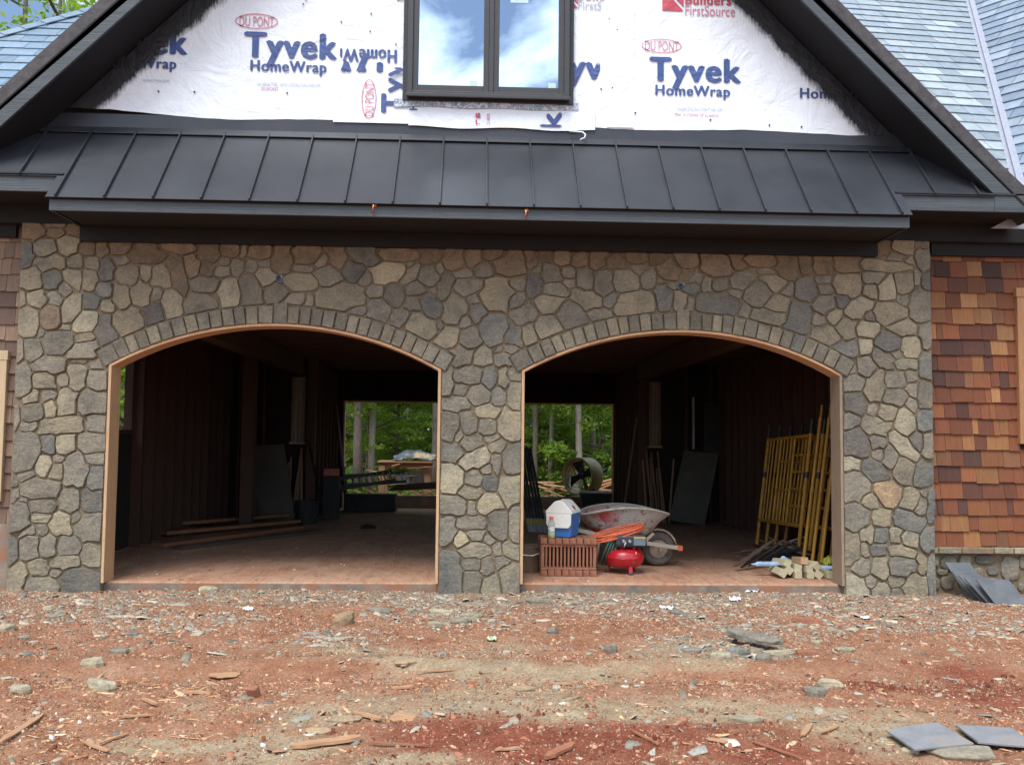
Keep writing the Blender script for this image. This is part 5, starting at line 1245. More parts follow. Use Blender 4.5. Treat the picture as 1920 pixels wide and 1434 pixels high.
# right wall: drywall panel with dark recess and a pale strip as seen in the bay
p0, p1 = at(1318, 850, 6.85), at(1350, 755, 6.85)
MB().bbox(p0[0], p1[0], 6.80, 6.88, p0[2], p1[2]).build('panel_box', M['black_metal'], inn)
p0, p1 = at(1297, 842, 6.85), at(1301, 745, 6.85)
MB().bbox(p0[0], p1[0], 6.80, 6.88, p0[2], p1[2]).build('conduit', M['steel'], inn)
cb_ = MB().bbox(bl, brr, YB+0.15, YB+0.33, -0.2, 0.24).build('rear_curb', M['concrete'], house, bevel=0.01)
# ================================================================ ground
def ell(px, py, w, h):
    c = gp(px, py, GND); a = gp(px+w/2, py, GND); b = gp(px, py+h/2, GND); t = gp(px, max(py-h/2, 1090), GND)
    return ((c[0]), (b[1]+t[1])/2, abs(a[0]-c[0]), abs(t[1]-b[1])/2)
KHAKI = [ell(330, 1395, 260, 36), ell(1250, 1340, 700, 30), ell(1050, 1330, 900, 50), ell(860, 1300, 420, 60), ell(740, 1230, 480, 40), ell(1650, 1375, 300, 90), ell(1420, 1335, 500, 36), ell(560, 1400, 300, 60), ell(1330, 1222, 260, 50), ell(760, 1425, 260, 30), ell(960, 1260, 420, 50), ell(600, 1340, 200, 40)]
DARK = [ell(1120, 1395, 960, 110), ell(1830, 1285, 260, 90), ell(850, 1365, 300, 60), ell(1420, 1410, 420, 60), ell(1640, 1290, 260, 36)]
WALLB = [ell(960, 1118, 1900, 36)]
def inside(zones, x, y, nz):
    v = 0.0
    for cx, cy, rx, ry in zones:
        d = math.hypot((x-cx)/rx, (y-cy)/ry)+nz*0.55
        v = max(v, 1.0-min(1.0, max(0.0, (d-0.55)/0.75)))
    return v
def gh(x, y):
    z = GND+0.020*mnoise.fractal(Vector((x*0.8, y*0.8, 0.3)), 1.0, 2.0, 4)+0.012*mnoise.fractal(Vector((x*5, y*5, 2)), 0.8, 2.1, 3)
    if y < -0.1: z += 0.03*math.exp(-((y+2.75)/0.16)**2)*(1 if x < 2.2 else 0.3) - 0.02*math.exp(-((y+3.05)/0.2)**2)
    return z
def axis(core0, core1, step, far):
    a = list(np.arange(core0, core1+1e-6, step)); s = step; lo, hi = core0, core1; L, H = [], []
    while lo > -far: s *= 1.35; lo -= s; L.append(lo)
    s = step
    while hi < far: s *= 1.35; hi += s; H.append(hi)
    return L[::-1]+a+H
gxs = axis(-6.0, 6.0, 0.045, 700.0); gys = axis(-6.2, 0.25, 0.04, 700.0)
nx, ny = len(gxs), len(gys); V = np.zeros((ny, nx, 3)); Cc = np.zeros((ny, nx, 4)); Cc[..., 3] = 1
for j, y in enumerate(gys):
    for i, x in enumerate(gxs):
        core = abs(x) < 9 and -9 < y < 0.6
        z = gh(x, y) if core else GND+0.0
        if 0.3 < y < 10.2 and abs(x) < 4.9: z = -0.28
        V[j, i] = (x, y, z)
        if core:
            nz = 1.5*mnoise.fractal(Vector((x*1.7, y*1.7, 5)), 0.55, 2.1, 7)
            Cc[j, i, 0] = inside(KHAKI, x, y, nz); Cc[j, i, 1] = inside(DARK, x, y, nz); Cc[j, i, 2] = inside(WALLB, x, y, nz*0.5)
Fi = np.arange(nx*ny).reshape(ny, nx)
Fq = np.stack([Fi[:-1, :-1], Fi[:-1, 1:], Fi[1:, 1:], Fi[1:, :-1]], -1).reshape(-1, 4)
me = fast_mesh('ground', V.reshape(-1, 3), Fq); me.shade_smooth()
at_ = me.color_attributes.new('soil', 'FLOAT_COLOR', 'POINT'); at_.data.foreach_set('color', Cc.astype(np.float32).ravel())
def soil_mat():
    m, t, b = newmat('red_clay_soil'); tcn = nd(t, 'ShaderNodeTexCoord'); co = tcn.outputs['Object']
    a = nd(t, 'ShaderNodeAttribute', attribute_name='soil'); sp = nd(t, 'ShaderNodeSeparateColor'); t.links.new(a.outputs['Color'], sp.inputs[0])
    n, r = noise_col(t, co, 3.0, [(0.3, (0.195, 0.078, 0.040)), (0.5, (0.275, 0.132, 0.074)), (0.7, (0.345, 0.210, 0.135))], detail=9, rough=0.7)
    n2, r2 = noise_col(t, co, 60, [(0.3, (0.65,)*3), (0.7, (1.3,)*3)], detail=4)
    nk, rk = noise_col(t, co, 6, [(0.3, (0.235, 0.168, 0.100)), (0.7, (0.36, 0.28, 0.18))], detail=8)
    ndk, rd = noise_col(t, co, 5, [(0.3, (0.150, 0.044, 0.024)), (0.7, (0.24, 0.080, 0.045))], detail=8)
    c = mixc(t, r.outputs['Color'], rd.outputs['Color'], sp.outputs['Green'])
    c = mixc(t, c, rk.outputs['Color'], sp.outputs['Red'])
    nw, rw = noise_col(t, co, 7, [(0.3, (0.20, 0.140, 0.095)), (0.7, (0.29, 0.215, 0.145))], detail=8)
    c = mixc(t, c, rw.outputs['Color'], sp.outputs['Blue'])
    c = mixc(t, c, r2.outputs['Color'], 1.0, 'MULTIPLY')
    t.links.new(c, b.inputs['Base Color']); b.inputs['Roughness'].default_value = 0.95; b.inputs['Specular IOR Level'].default_value = 0.15
    nn = bumpn(t, n.outputs['Fac'], b, 0.6, 0.06); bumpn(t, n2.outputs['Fac'], b, 0.6, 0.012, nn); return m
ground = link('ground', me, soil_mat()); tag(ground, kind='structure')

# ---- scattered rubble, one mass per material
_gz = {}
GX0, GY0, GST = -6.2, -6.4, 0.05
_nx, _ny = 250, 134
HG = np.array([[gh(GX0+i*GST, GY0+j*GST) for i in range(_nx)] for j in range(_ny)])
KG = np.array([[inside(KHAKI, GX0+i*GST, GY0+j*GST, mnoise.fractal(Vector(((GX0+i*GST)*1.7, (GY0+j*GST)*1.7, 5)), 0.9, 2.0, 4)) for i in range(_nx)] for j in range(_ny)])
DG = np.array([[inside(DARK, GX0+i*GST, GY0+j*GST, mnoise.fractal(Vector(((GX0+i*GST)*1.7, (GY0+j*GST)*1.7, 5)), 0.9, 2.0, 4)) for i in range(_nx)] for j in range(_ny)])
NG = np.array([[mnoise.fractal(Vector(((GX0+i*GST)*0.9, (GY0+j*GST)*0.9, 11)), 0.9, 2.0, 4) for i in range(_nx)] for j in range(_ny)])
def grid(A, x, y):
    i = np.clip(((x-GX0)/GST).astype(int), 0, _nx-1); j = np.clip(((y-GY0)/GST).astype(int), 0, _ny-1); return A[j, i]
CHIP_F = np.array([(0, 1, 2), (0, 2, 3), (0, 3, 4)]+[t for i in range(5) for t in ((i, 5+i, 5+(i+1) % 5), (i, 5+(i+1) % 5, (i+1) % 5))])
def chips(name, mat, x, y, size, aspect, thick, cols, label, cat, tilt=0.25, jag=0.35):
    n = len(x); a = np.linspace(0, 2*np.pi, 6)[:5][None]+rng.uniform(-0.35, 0.35, (n, 5))
    rad = 0.5*size[:, None]*(1-rng.uniform(0, jag, (n, 5)))
    px, py = np.cos(a)*rad, np.sin(a)*rad*aspect[:, None]
    th = (thick*size*np.clip(0.035/size, 0.45, 1.0))[:, None]
    top = np.stack([px*0.86, py*0.86, th*np.ones((1, 5))+rng.uniform(-0.15, 0.15, (n, 5))*th], -1); bot = np.stack([px, py, -0.4*th*np.ones((1, 5))], -1)
    P = np.concatenate([top, bot], 1)
    tx, ty = rng.normal(0, tilt, n), rng.normal(0, tilt, n); yaw = rng.uniform(0, 2*np.pi, n)
    P[..., 2] += P[..., 0]*tx[:, None]+P[..., 1]*ty[:, None]
    c, s = np.cos(yaw)[:, None], np.sin(yaw)[:, None]
    X = P[..., 0]*c-P[..., 1]*s+x[:, None]; Y = P[..., 0]*s+P[..., 1]*c+y[:, None]; Zz = P[..., 2]+grid(HG, x, y)[:, None]
    V = np.stack([X, Y, Zz], -1).reshape(-1, 3)
    Fq = (CHIP_F[None]+(np.arange(n)*10)[:, None, None]).reshape(-1, 3)
    me = fast_mesh(name, V, Fq)
    cols = np.asarray(cols); ci = cols[rng.integers(0, len(cols), n)]*rng.uniform(0.62, 1.42, (n, 1))
    C4 = np.ones((n, 10, 4), np.float32); C4[..., :3] = ci[:, None]
    ca = me.color_attributes.new('col', 'FLOAT_COLOR', 'POINT'); ca.data.foreach_set('color', C4.ravel())
    return tag(link(name, me, mat), label, cat, kind='stuff')
def attr_mat(name, rough=0.9):
    m, t, b = newmat(name); a = nd(t, 'ShaderNodeAttribute', attribute_name='col'); tcn = nd(t, 'ShaderNodeTexCoord')
    n, r = noise_col(t, tcn.outputs['Object'], 70, [(0.3, (0.75,)*3), (0.7, (1.2,)*3)], detail=3)
    t.links.new(mixc(t, a.outputs['Color'], r.outputs['Color'], 1.0, 'MULTIPLY'), b.inputs['Base Color'])
    b.inputs['Roughness'].default_value = rough; b.inputs['Specular IOR Level'].default_value = 0.2; bumpn(t, n.outputs['Fac'], b, 0.4, 0.006); return m
M['chip'] = attr_mat('chip')
def scatter(n, dens):
    x = rng.uniform(-6, 6, n); y = rng.uniform(-6.2, 0.08, n)
    wallx = (y > -0.06) & ~(((x > XL+0.02) & (x < -PIER/2-0.02)) | ((x > PIER/2+0.02) & (x < XR-0.02)))
    frust = np.abs(x+0.1-(y+8.67)*0.042) < (y+8.67)*0.60+0.7
    d = dens(x, y)*frust*(~wallx); k = rng.uniform(0, 1, n) < d; return x[k], y[k]
def powsize(n, lo, hi, e=2.6): return lo*(1-rng.uniform(0, 1, n)*(1-(lo/hi)**e))**(-1/e)
def zone(lst, x, y, soft=0.5):
    v = np.zeros_like(x)
    for cx, cy, rx, ry in lst: v = np.maximum(v, np.clip((1.25-np.hypot((x-cx)/rx, (y-cy)/ry))/soft, 0, 1))
    return v
# crushed brick and clay crumbs
x, y = scatter(150000, lambda x, y: np.clip(0.75+0.9*grid(NG, x, y), 0.12, 1)*(1-0.5*grid(KG, x, y))*(1-0.55*grid(DG, x, y)))
n = len(x); chips('clay_rubble', M['chip'], x, y, powsize(n, 0.010, 0.085, 2.4), rng.uniform(0.25, 0.9, n), rng.uniform(0.10, 0.32, n),
      [(0.34, 0.165, 0.092), (0.28, 0.115, 0.062), (0.40, 0.225, 0.138), (0.22, 0.085, 0.046), (0.36, 0.19, 0.112), (0.44, 0.285, 0.185), (0.29, 0.18, 0.112)], 'crushed orange brick and clay crumbs strewn over the red soil', 'rubble')
# fine grit
x, y = scatter(85000, lambda x, y: 0.9+0*x)
n = len(x); chips('grit', M['chip'], x, y, powsize(n, 0.006, 0.018, 2.0), rng.uniform(0.4, 1, n), rng.uniform(0.2, 0.5, n),
      [(0.28, 0.135, 0.078), (0.22, 0.095, 0.052), (0.33, 0.20, 0.125), (0.30, 0.22, 0.14), (0.24, 0.17, 0.11)], 'fine reddish grit and sand covering the yard', 'grit')
# dark clods in the red patches
x, y = scatter(50000, lambda x, y: grid(DG, x, y)*0.9)
n = len(x); chips('clay_clods', M['chip'], x, y, powsize(n, 0.010, 0.06), rng.uniform(0.6, 1, n), rng.uniform(0.25, 0.6, n),
      [(0.19, 0.060, 0.033), (0.14, 0.042, 0.024), (0.23, 0.082, 0.046), (0.29, 0.125, 0.075)], 'dark red clay clods in the damp patches of soil', 'clods')
# stone flakes along the wall and in the mason's heaps
HEAP = [ell(1345, 1222, 300, 55), ell(860, 1150, 260, 60), ell(1650, 1160, 520, 50), ell(1200, 1135, 420, 46), ell(130, 1145, 300, 50), ell(1780, 1170, 300, 50), ell(330, 1170, 300, 50), ell(640, 1200, 200, 36), ell(1440, 1170, 300, 60)]
x, y = scatter(85000, lambda x, y: 0.6*np.clip((y+0.95)/0.7, 0, 1)+0.75*zone(HEAP, x, y)*np.clip(0.8+grid(NG, x+3, y), 0.2, 1)+0.05)
n = len(x); chips('stone_flakes', M['chip'], x, y, powsize(n, 0.020, 0.15, 2.3), rng.uniform(0.35, 0.9, n), rng.uniform(0.10, 0.26, n),
      [(0.27, 0.235, 0.175), (0.215, 0.195, 0.155), (0.32, 0.28, 0.205), (0.20, 0.18, 0.145), (0.37, 0.32, 0.235), (0.29, 0.215, 0.15), (0.30, 0.17, 0.11)], 'grey and tan stone flakes chipped off by the masons along the wall', 'stone flakes', tilt=0.3)
# wood slivers
SLIV = [ell(420, 1310, 760, 120), ell(250, 1390, 500, 120), ell(800, 1290, 400, 60), ell(760, 1370, 500, 90), ell(1300, 1400, 700, 80)]
x, y = scatter(60000, lambda x, y: 0.7*zone(SLIV, x, y)*np.clip(0.7+grid(NG, x+7, y), 0.1, 1)+0.05*(y < -0.5))
n = len(x); chips('wood_slivers', M['chip'], x, y, powsize(n, 0.03, 0.24, 2.0), rng.uniform(0.06, 0.24, n), rng.uniform(0.02, 0.07, n),
      [(0.50, 0.30, 0.15), (0.42, 0.21, 0.10), (0.58, 0.38, 0.22), (0.34, 0.15, 0.075), (0.46, 0.32, 0.19)], 'splinters and slivers of cedar scattered on the dirt', 'splinters', tilt=0.12, jag=0.25)
# flat pale shards of split stone
x, y = scatter(9000, lambda x, y: 0.34*np.clip((y+1.1)/0.8, 0, 1)+0.7*zone(HEAP, x, y)+0.06)
n = len(x); chips('stone_shards', M['chip'], x, y, powsize(n, 0.06, 0.21, 2.4), rng.uniform(0.3, 0.75, n), rng.uniform(0.06, 0.13, n),
      [(0.33, 0.30, 0.235), (0.28, 0.255, 0.20), (0.40, 0.365, 0.285), (0.24, 0.225, 0.19), (0.36, 0.30, 0.22)], 'flat pale shards of split stone scattered along the wall base', 'shards', tilt=0.16)
# pale plaster and foam bits
BITS = [ell(140, 1390, 330, 110), ell(420, 1380, 380, 90), ell(1390, 1125, 120, 40), ell(1660, 1150, 200, 26), ell(1250, 1130, 120, 30)]
x, y = scatter(12000, lambda x, y: 0.32*zone(BITS, x, y)*np.clip(0.6+1.5*grid(NG, x+1, y+5), 0.0, 1)+0.004)
n = len(x); chips('white_bits', M['chip'], x, y, powsize(n, 0.010, 0.045), rng.uniform(0.5, 1, n), rng.uniform(0.2, 0.5, n),
      [(0.70, 0.70, 0.72), (0.60, 0.64, 0.72), (0.72, 0.69, 0.62), (0.55, 0.55, 0.56)], 'small white and bluish bits of plaster scattered on the dirt', 'bits')
# sweepings on the garage slab
def litter(n):
    x = rng.uniform(-4.0, 4.0, n); y = 0.15+np.abs(rng.normal(0, 1.6, n)); k = (y < 6.5); return x[k], y[k]
x, y = litter(1500); n = len(x); _h = HG; HG = np.zeros_like(HG)+0.002
chips('floor_sweepings', M['chip'], x, y, powsize(n, 0.008, 0.07, 2.2), rng.uniform(0.1, 0.9, n), rng.uniform(0.05, 0.3, n), [(0.34, 0.20, 0.12), (0.40, 0.28, 0.17), (0.25, 0.14, 0.09), (0.45, 0.40, 0.33), (0.18, 0.12, 0.09)], 'chips and sweepings scattered on the garage slab', 'sweepings', tilt=0.08)
HG = _h
# ================================================================ single pieces on the ground
def rock_mesh(w, d, h, seed, n=8, flat=0.75):
    """broken stone: uneven faceted outline, sloping sides, a few planes on top"""
    r = random.Random(seed); poly = []; h = h*0.8
    for i in range(n):
        t = 2*math.pi*i/n+r.uniform(-0.3, 0.3); k = r.uniform(0.68, 1.1); poly.append((math.cos(t)*w/2*k, math.sin(t)*d/2*k))
    tx, ty = r.uniform(-0.25, 0.25)*h/w*2, r.uniform(-0.25, 0.25)*h/d
    vs = []
    for k, z, j in ((0.9, -0.4, 0.0), (1.0, 0.35, 0.2), (0.88, 0.85, 0.12)):
        for (x, y) in poly:
            q = k*(1+r.uniform(-0.07, 0.07)); vs.append((x*q, y*q, h*(z+r.uniform(-j, j))+(x*tx+y*ty)*(z > 0)))
    ox, oy = r.uniform(-.15, .15)*w, r.uniform(-.15, .15)*d; vs.append((ox, oy, h*1.02+ox*tx+oy*ty)); fs = []
    for k in range(2):
        for i in range(n): fs.append((k*n+i, k*n+(i+1) % n, (k+1)*n+(i+1) % n, (k+1)*n+i))
    for i in range(n): fs.append((2*n+i, 2*n+(i+1) % n, 3*n))
    m = MB(); m.add(vs, fs); return m
def put(o, px, py, yaw=0.0, tilt=(0, 0), dz=0.0):
    p = gp(px, py, GND); o.location = (p[0], p[1], gh(p[0], p[1])+dz); o.rotation_euler = (tilt[0], tilt[1], yaw); return o
ROCKS = [ # px, py, w, d, h, colour, label, category
 (92, 1141, .13, .10, .05, 'w', 'small white stone among flakes below left pier', 'stone'), (106, 1156, .15, .09, .03, 'g', 'flat grey stone just below the small white stone, far left', 'stone'),
 (10, 1182, .17, .12, .05, 'w', 'pale rounded stone at the left picture edge below the pier', 'stone'), (213, 1158, .14, .08, .03, 'w', 'pale flat flake lying left of centre in front of left pier', 'stone flake'),
 (328, 1102, .20, .10, .05, 'w', 'white broken stone lying against left slab edge, left of two', 'stone'), (392, 1108, .19, .12, .04, 'w', 'pointed white broken stone by left slab edge, right of two', 'stone'),
 (245, 1188, .12, .07, .025, 'b', 'grey flake with pointed tip on red soil in the left yard', 'stone flake'), (224, 1224, .17, .11, .03, 'g', 'flat grey stone flake beside long wood splinters, left yard', 'stone flake'),
 (171, 1252, .15, .10, .055, 'w', 'cream square block of stone in left yard', 'stone'), (188, 1294, .21, .09, .06, 'w', 'cream oblong loaf-shaped stone in left yard', 'stone'),
 (40, 1300, .14, .10, .05, 'w', 'cream angular stone near left picture edge', 'stone'), (645, 1172, .20, .15, .10, 't', 'rounded brown mud clod in front of the left arch', 'clod'),
 (712, 1149, .23, .13, .04, 'g', 'flat grey stone lying in front of left arch, beside the centre pier', 'stone'), (824, 1148, .21, .12, .045, 'w', 'pale flat stone in front of centre pier, left of the heap', 'stone'),
 (884, 1152, .26, .12, .04, 't', 'long pale stone at the heap below the centre pier', 'stone'), (862, 1166, .23, .12, .045, 'g', 'oval grey stone lowest in the heap below centre pier', 'stone'),
 (815, 1174, .13, .08, .04, 't', 'small brown stone left below the oval grey stone', 'stone'), (1035, 1187, .10, .08, .06, 'g', 'small grey cube-like stone right of the wrapper', 'stone'),
 (1147, 1220, .11, .09, .06, 'g', 'small grey block stone left of the mason heap', 'stone'), (757, 1251, .16, .12, .02, 'y', 'round flat pinkish stone in mid yard', 'stone'),
 (980, 1294, .15, .11, .02, 'y', 'thin pinkish oval flake on khaki sand', 'stone flake'), (1462, 1228, .22, .11, .04, 'w', 'cream slab at the right end of mason heap', 'stone'),
 (1352, 1243, .16, .10, .04, 'w', 'pale stone at the lower left of mason heap', 'stone'), (1385, 1232, .18, .12, .06, 'b', 'blue-grey angular stone in middle of mason heap', 'stone'),
 (1430, 1245, .13, .09, .05, 'g', 'small grey stone at lower right of mason heap', 'stone'), (1300, 1225, .18, .12, .03, 'g', 'flat grey stone at left of mason heap', 'stone'),
 (1558, 1290, .19, .10, .06, 'w', 'knobbly white stone alone on red soil in right yard', 'stone'), (1530, 1308, .15, .10, .05, 'g', 'grey stone just below the knobbly white stone', 'stone'),
 (1531, 1205, .10, .08, .03, 't', 'small triangular tan flake right of mason heap', 'stone flake'), (1586, 1218, .20, .10, .03, 't', 'pale low stone on red soil right of the brick piece', 'stone'),
 (1402, 1352, .20, .11, .03, 't', 'flat tan flake at the edge of the sand strip', 'stone flake'), (1802, 1414, .36, .20, .035, 'g', 'flat buff stone slab in front of lying slates', 'stone'),
 (1706, 1408, .10, .07, .02, 'w', 'small white flake under corner of the larger lying slate', 'stone flake'), (650, 1352, .20, .11, .02, 'y', 'orange-tan flat flake in left foreground, upper of two', 'stone flake'),
 (600, 1370, .15, .10, .02, 'y', 'orange-tan pointed flake in left foreground, lower of two', 'stone flake'), (1010, 1130, .25, .08, .05, 'g', 'long narrow grey stone right of the centre pier base', 'stone'),
 (560, 1100, .09, .07, .05, 'g', 'small grey stone by the slab under left arch', 'stone'), (1595, 1146, .14, .07, .035, 't', 'tan stone on flakes below right pier', 'stone'), (1270, 1148, .15, .10, .04, 'b', 'blue-grey stone below the air compressor', 'stone')]
for i, (px, py, w_, d_, h_, c, lab, cat) in enumerate(ROCKS):
    o = rock_mesh(w_, d_, h_, 300+i).build('stone' if cat != 'stone flake' else 'stone_flake', M['stone'], bevel=0.005, color=tuple(v*1.15 for v in SC[c]))
    if 'mud' in lab: o.name = 'mud_clod'; o.color = (0.30, 0.21, 0.13, 1)
    tag(put(o, px, py, random.uniform(-0.35, 0.35), dz=0.004), lab, cat, 'loose stones on the ground')
M['scrap'] = wood('scrap_wood', (0.30, 0.15, 0.075), (0.52, 0.31, 0.165), grain=(0.4, 4, 4), scale=18)
M['scrap_red'] = wood('red_scrap_wood', (0.24, 0.085, 0.04), (0.36, 0.15, 0.075), grain=(0.4, 4, 4), scale=18)
M['brick'] = simple('fired_brick', (0.275, 0.112, 0.062), 0.9, var=0.3, scale=22, bump=0.5, bscale=70)
def plank(w_, d_, h_, seed):
    h0_ = h_*0.62; d_ *= 0.8; r = random.Random(seed); n = 5; m = MB(); vs = []
    for i in range(n+1):
        x = -w_/2+w_*i/n; h_ = h0_*r.uniform(0.7, 1.0); e = r.uniform(0.72, 1.0) if 0 < i < n else r.uniform(0.12, 0.6); c = r.uniform(-0.10, 0.10)*d_; z = r.uniform(-0.2, 0.2)*h_
        vs += [(x+r.uniform(-.2, .2)*w_/n, c-d_/2*e, z), (x, c+d_/2*e, z), (x, c+d_/2*e*0.95, h_+z), (x, c-d_/2*e*0.95, h_+z)]
    fs = [(0, 3, 2, 1), (4*n, 4*n+1, 4*n+2, 4*n+3)]
    for i in range(n):
        for k in range(4): fs.append((4*i+k, 4*i+(k+1) % 4, 4*i+4+(k+1) % 4, 4*i+4+k))
    m.add(vs, fs); return m
PLANKS = [ # px0,py0, px1,py1, width, thick, mat, label
 (0, 1397, 82, 1340, .05, .015, 'scrap', 'orange lath lying at the left picture edge'), (548, 1400, 676, 1386, .075, .03, 'scrap', 'long splintered board end in left foreground'),
 (392, 1265, 450, 1260, .16, .012, 'scrap', 'pale pinkish flat shingle piece in the left yard'), (660, 1340, 716, 1357, .05, .02, 'scrap', 'splintered stick beside the red mud patch'),
 (735, 1345, 778, 1348, .20, .012, 'scrap', 'square brown cedar scrap on the red mud'), (1025, 1424, 1074, 1400, .07, .03, 'scrap_red', 'red-brown board piece in the centre foreground'),
 (928, 1411, 976, 1407, .03, .014, 'scrap', 'short stick left of the red-brown board piece'), (733, 1293, 775, 1290, .05, .02, 'scrap', 'pinkish stick beside a white pebble in mid yard'),
 (780, 1263, 860, 1257, .02, .01, 'scrap', 'thin lath below round pinkish stone'), (690, 1393, 805, 1399, .02, .012, 'scrap_red', 'long thin dark stick across the red mud'),
 (1182, 1376, 1232, 1402, .02, .012, 'scrap_red', 'thin dark stick slanting in the red mud, right of centre'), (1502, 1384, 1522, 1362, .04, .014, 'scrap', 'short upright-looking stick left of lying slates'),
 (1540, 1381, 1572, 1367, .035, .012, 'scrap', 'short slanting stick nearest the lying slates'), (1326, 1388, 1365, 1396, .06, .008, 'scrap', 'pale torn wood chip in right foreground'),
 (1410, 1393, 1500, 1422, .02, .01, 'scrap_red', 'long thin lath in right foreground'), (155, 1385, 205, 1405, .03, .014, 'scrap', 'reddish stick among white bits in left foreground'),
 (185, 1392, 240, 1372, .025, .012, 'scrap', 'thin stick slanting up in left foreground'), (345, 1298, 395, 1302, .05, .015, 'scrap', 'tan lath among splinters in left yard'),
 (220, 1345, 290, 1341, .03, .012, 'scrap', 'long tan splinter in left yard'), (265, 1310, 295, 1323, .035, .02, 'scrap', 'pair-like tan splinter pointing down, left yard'),
 (1360, 1206, 1470, 1222, .09, .05, None, 'long dark grey stone slab on top of the mason heap'), (1030, 1281, 1072, 1283, .04, .012, 'scrap', 'orange flake stick in mid yard')]
for i, (a0_, b0_, a1_, b1_, w_, h_, mt, lab) in enumerate(PLANKS):
    p, q = gp(a0_, b0_, GND), gp(a1_, b1_, GND); L = math.hypot(q[0]-p[0], q[1]-p[1]); c = (p+q)/2
    if mt: o = plank(L, w_, h_, 60+i).build('wood_scrap', M[mt])
    else: o = rock_mesh(L, w_*1.6, h_, 77, n=12).build('stone', M['stone'], color=(0.20, 0.185, 0.155))
    o.location = (c[0], c[1], gh(c[0], c[1])+0.008); o.rotation_euler = (0.02, 0.02*(-1)**i, math.atan2(q[1]-p[1], q[0]-p[0]))
    if not mt: o.location.z += 0.05; o.rotation_euler.y = 0.06
    tag(o, lab, 'wood scrap' if mt else 'stone slab', 'wood scraps on the ground' if mt else None)
for px, py, w_, lab, yaw, tl in ((1513, 1166, .24, 'orange brick piece lying at the edge of the stone flakes', -0.35, 0.05), (1512, 1232, .14, 'half of an orange brick right of the mason heap', 0.05, 0.0), (473, 1304, .11, 'brick chunk standing on end in the left yard', 1.2, 1.1)):
    o = MB().box((0, 0, 0.022), (w_, 0.085 if w_ > .2 else 0.065, 0.045), taper=0.08).build('brick', M['brick'], bevel=0.008); tag(put(o, px, py, yaw, (0, tl), 0.0), lab, 'brick')
# crumpled paper and wrappers
def crumple(w_, seed, mat, name, px, py, lab, cat):
    r = random.Random(seed); bm = bmesh.new(); bmesh.ops.create_grid(bm, x_segments=7, y_segments=7, size=w_/2)
    for v in bm.verts:
        v.co.z = abs(mnoise.noise(Vector((v.co.x*34+seed, v.co.y*34, seed))))*w_*0.35; v.co.x *= r.uniform(0.9, 1.05); v.co.y *= r.uniform(0.6, 0.7)
    me = bpy.data.meshes.new(name); bm.to_mesh(me); bm.free(); o = link(name, me, mat); tag(put(o, px, py, r.uniform(0, 3), dz=0.006), lab, cat)
M['wrapper'] = simple('printed_wrapper', (0.35, 0.48, 0.20), 0.4, var=0.4, scale=40, bump=0.2, dirt=((0.75, 0.75, 0.76), 0.48, 20))
crumple(.12, 3, M['white_paper'], 'paper_scrap', 466, 1145, 'crumpled silvery wrapper lying on brick crumbs in front of left arch', 'paper'); crumple(.10, 5, M['wrapper'], 'wrapper', 922, 1200, 'crumpled green and white wrapper below centre pier', 'wrapper')
crumple(.18, 7, M['white_paper'], 'paper_scrap', 1413, 1110, 'folded white paper at slab edge in front of right arch', 'paper'); crumple(.15, 8, M['white_paper'], 'paper_scrap', 1378, 1124, 'torn white paper just below the folded paper by right arch', 'paper')
crumple(.13, 9, M['white_paper'], 'paper_scrap', 1250, 1138, 'crumpled silvery paper in front of the compressor', 'paper'); crumple(.10, 10, M['white_paper'], 'paper_scrap', 722, 1103, 'crumpled white paper by slab at left of centre pier', 'paper')
crumple(.11, 12, M['white_paper'], 'paper_scrap', 1622, 1160, 'silvery crumpled scrap on flakes below right pier', 'paper')
# lying slates and the slates leaning at the base wall
M['loose_slate'] = simple('loose_slate', (0.205, 0.205, 0.212), 0.85, var=0.25, scale=5, bump=0.4, bscale=25, dirt=((0.25, 0.20, 0.155), 0.54, 5))
def slab(pts, h, lab, cat='slate', mat='loose_slate'):
    c = np.mean(pts, 0); r = random.Random(len(lab)); poly = []
    for i in range(len(pts)):
        a, b = Vector(pts[i]), Vector(pts[(i+1) % len(pts)])
        for k in range(4): q = a.lerp(b, k/4)-Vector(c); poly.append(q*(1+(r.uniform(-0.012, 0.012) if k else 0)))
    o = MB().prism(poly, (0, 0, h)).build('slate', M[mat], bevel=0.003); o.location = c; tag(o, lab, cat); return o
zz = GND+0.028
M['lean_slate'] = simple('leaning_slate', (0.105, 0.112, 0.120), 0.75, var=0.28, scale=6, bump=0.4, bscale=22, dirt=((0.21, 0.17, 0.13), 0.56, 5))
s1 = slab([gp(1660, 1371, zz), gp(1715, 1408, zz), gp(1826, 1397, zz), gp(1756, 1357, zz)], 0.012, 'large blue-grey slate lying flat in right foreground, left of two')
s2 = slab([gp(1792, 1362, zz), gp(1826, 1397, zz)+np.array([.03, .02, 0]), gp(1945, 1404, zz), gp(1898, 1368, zz)], 0.012, 'grey slate lying flat at right picture edge, right of two')
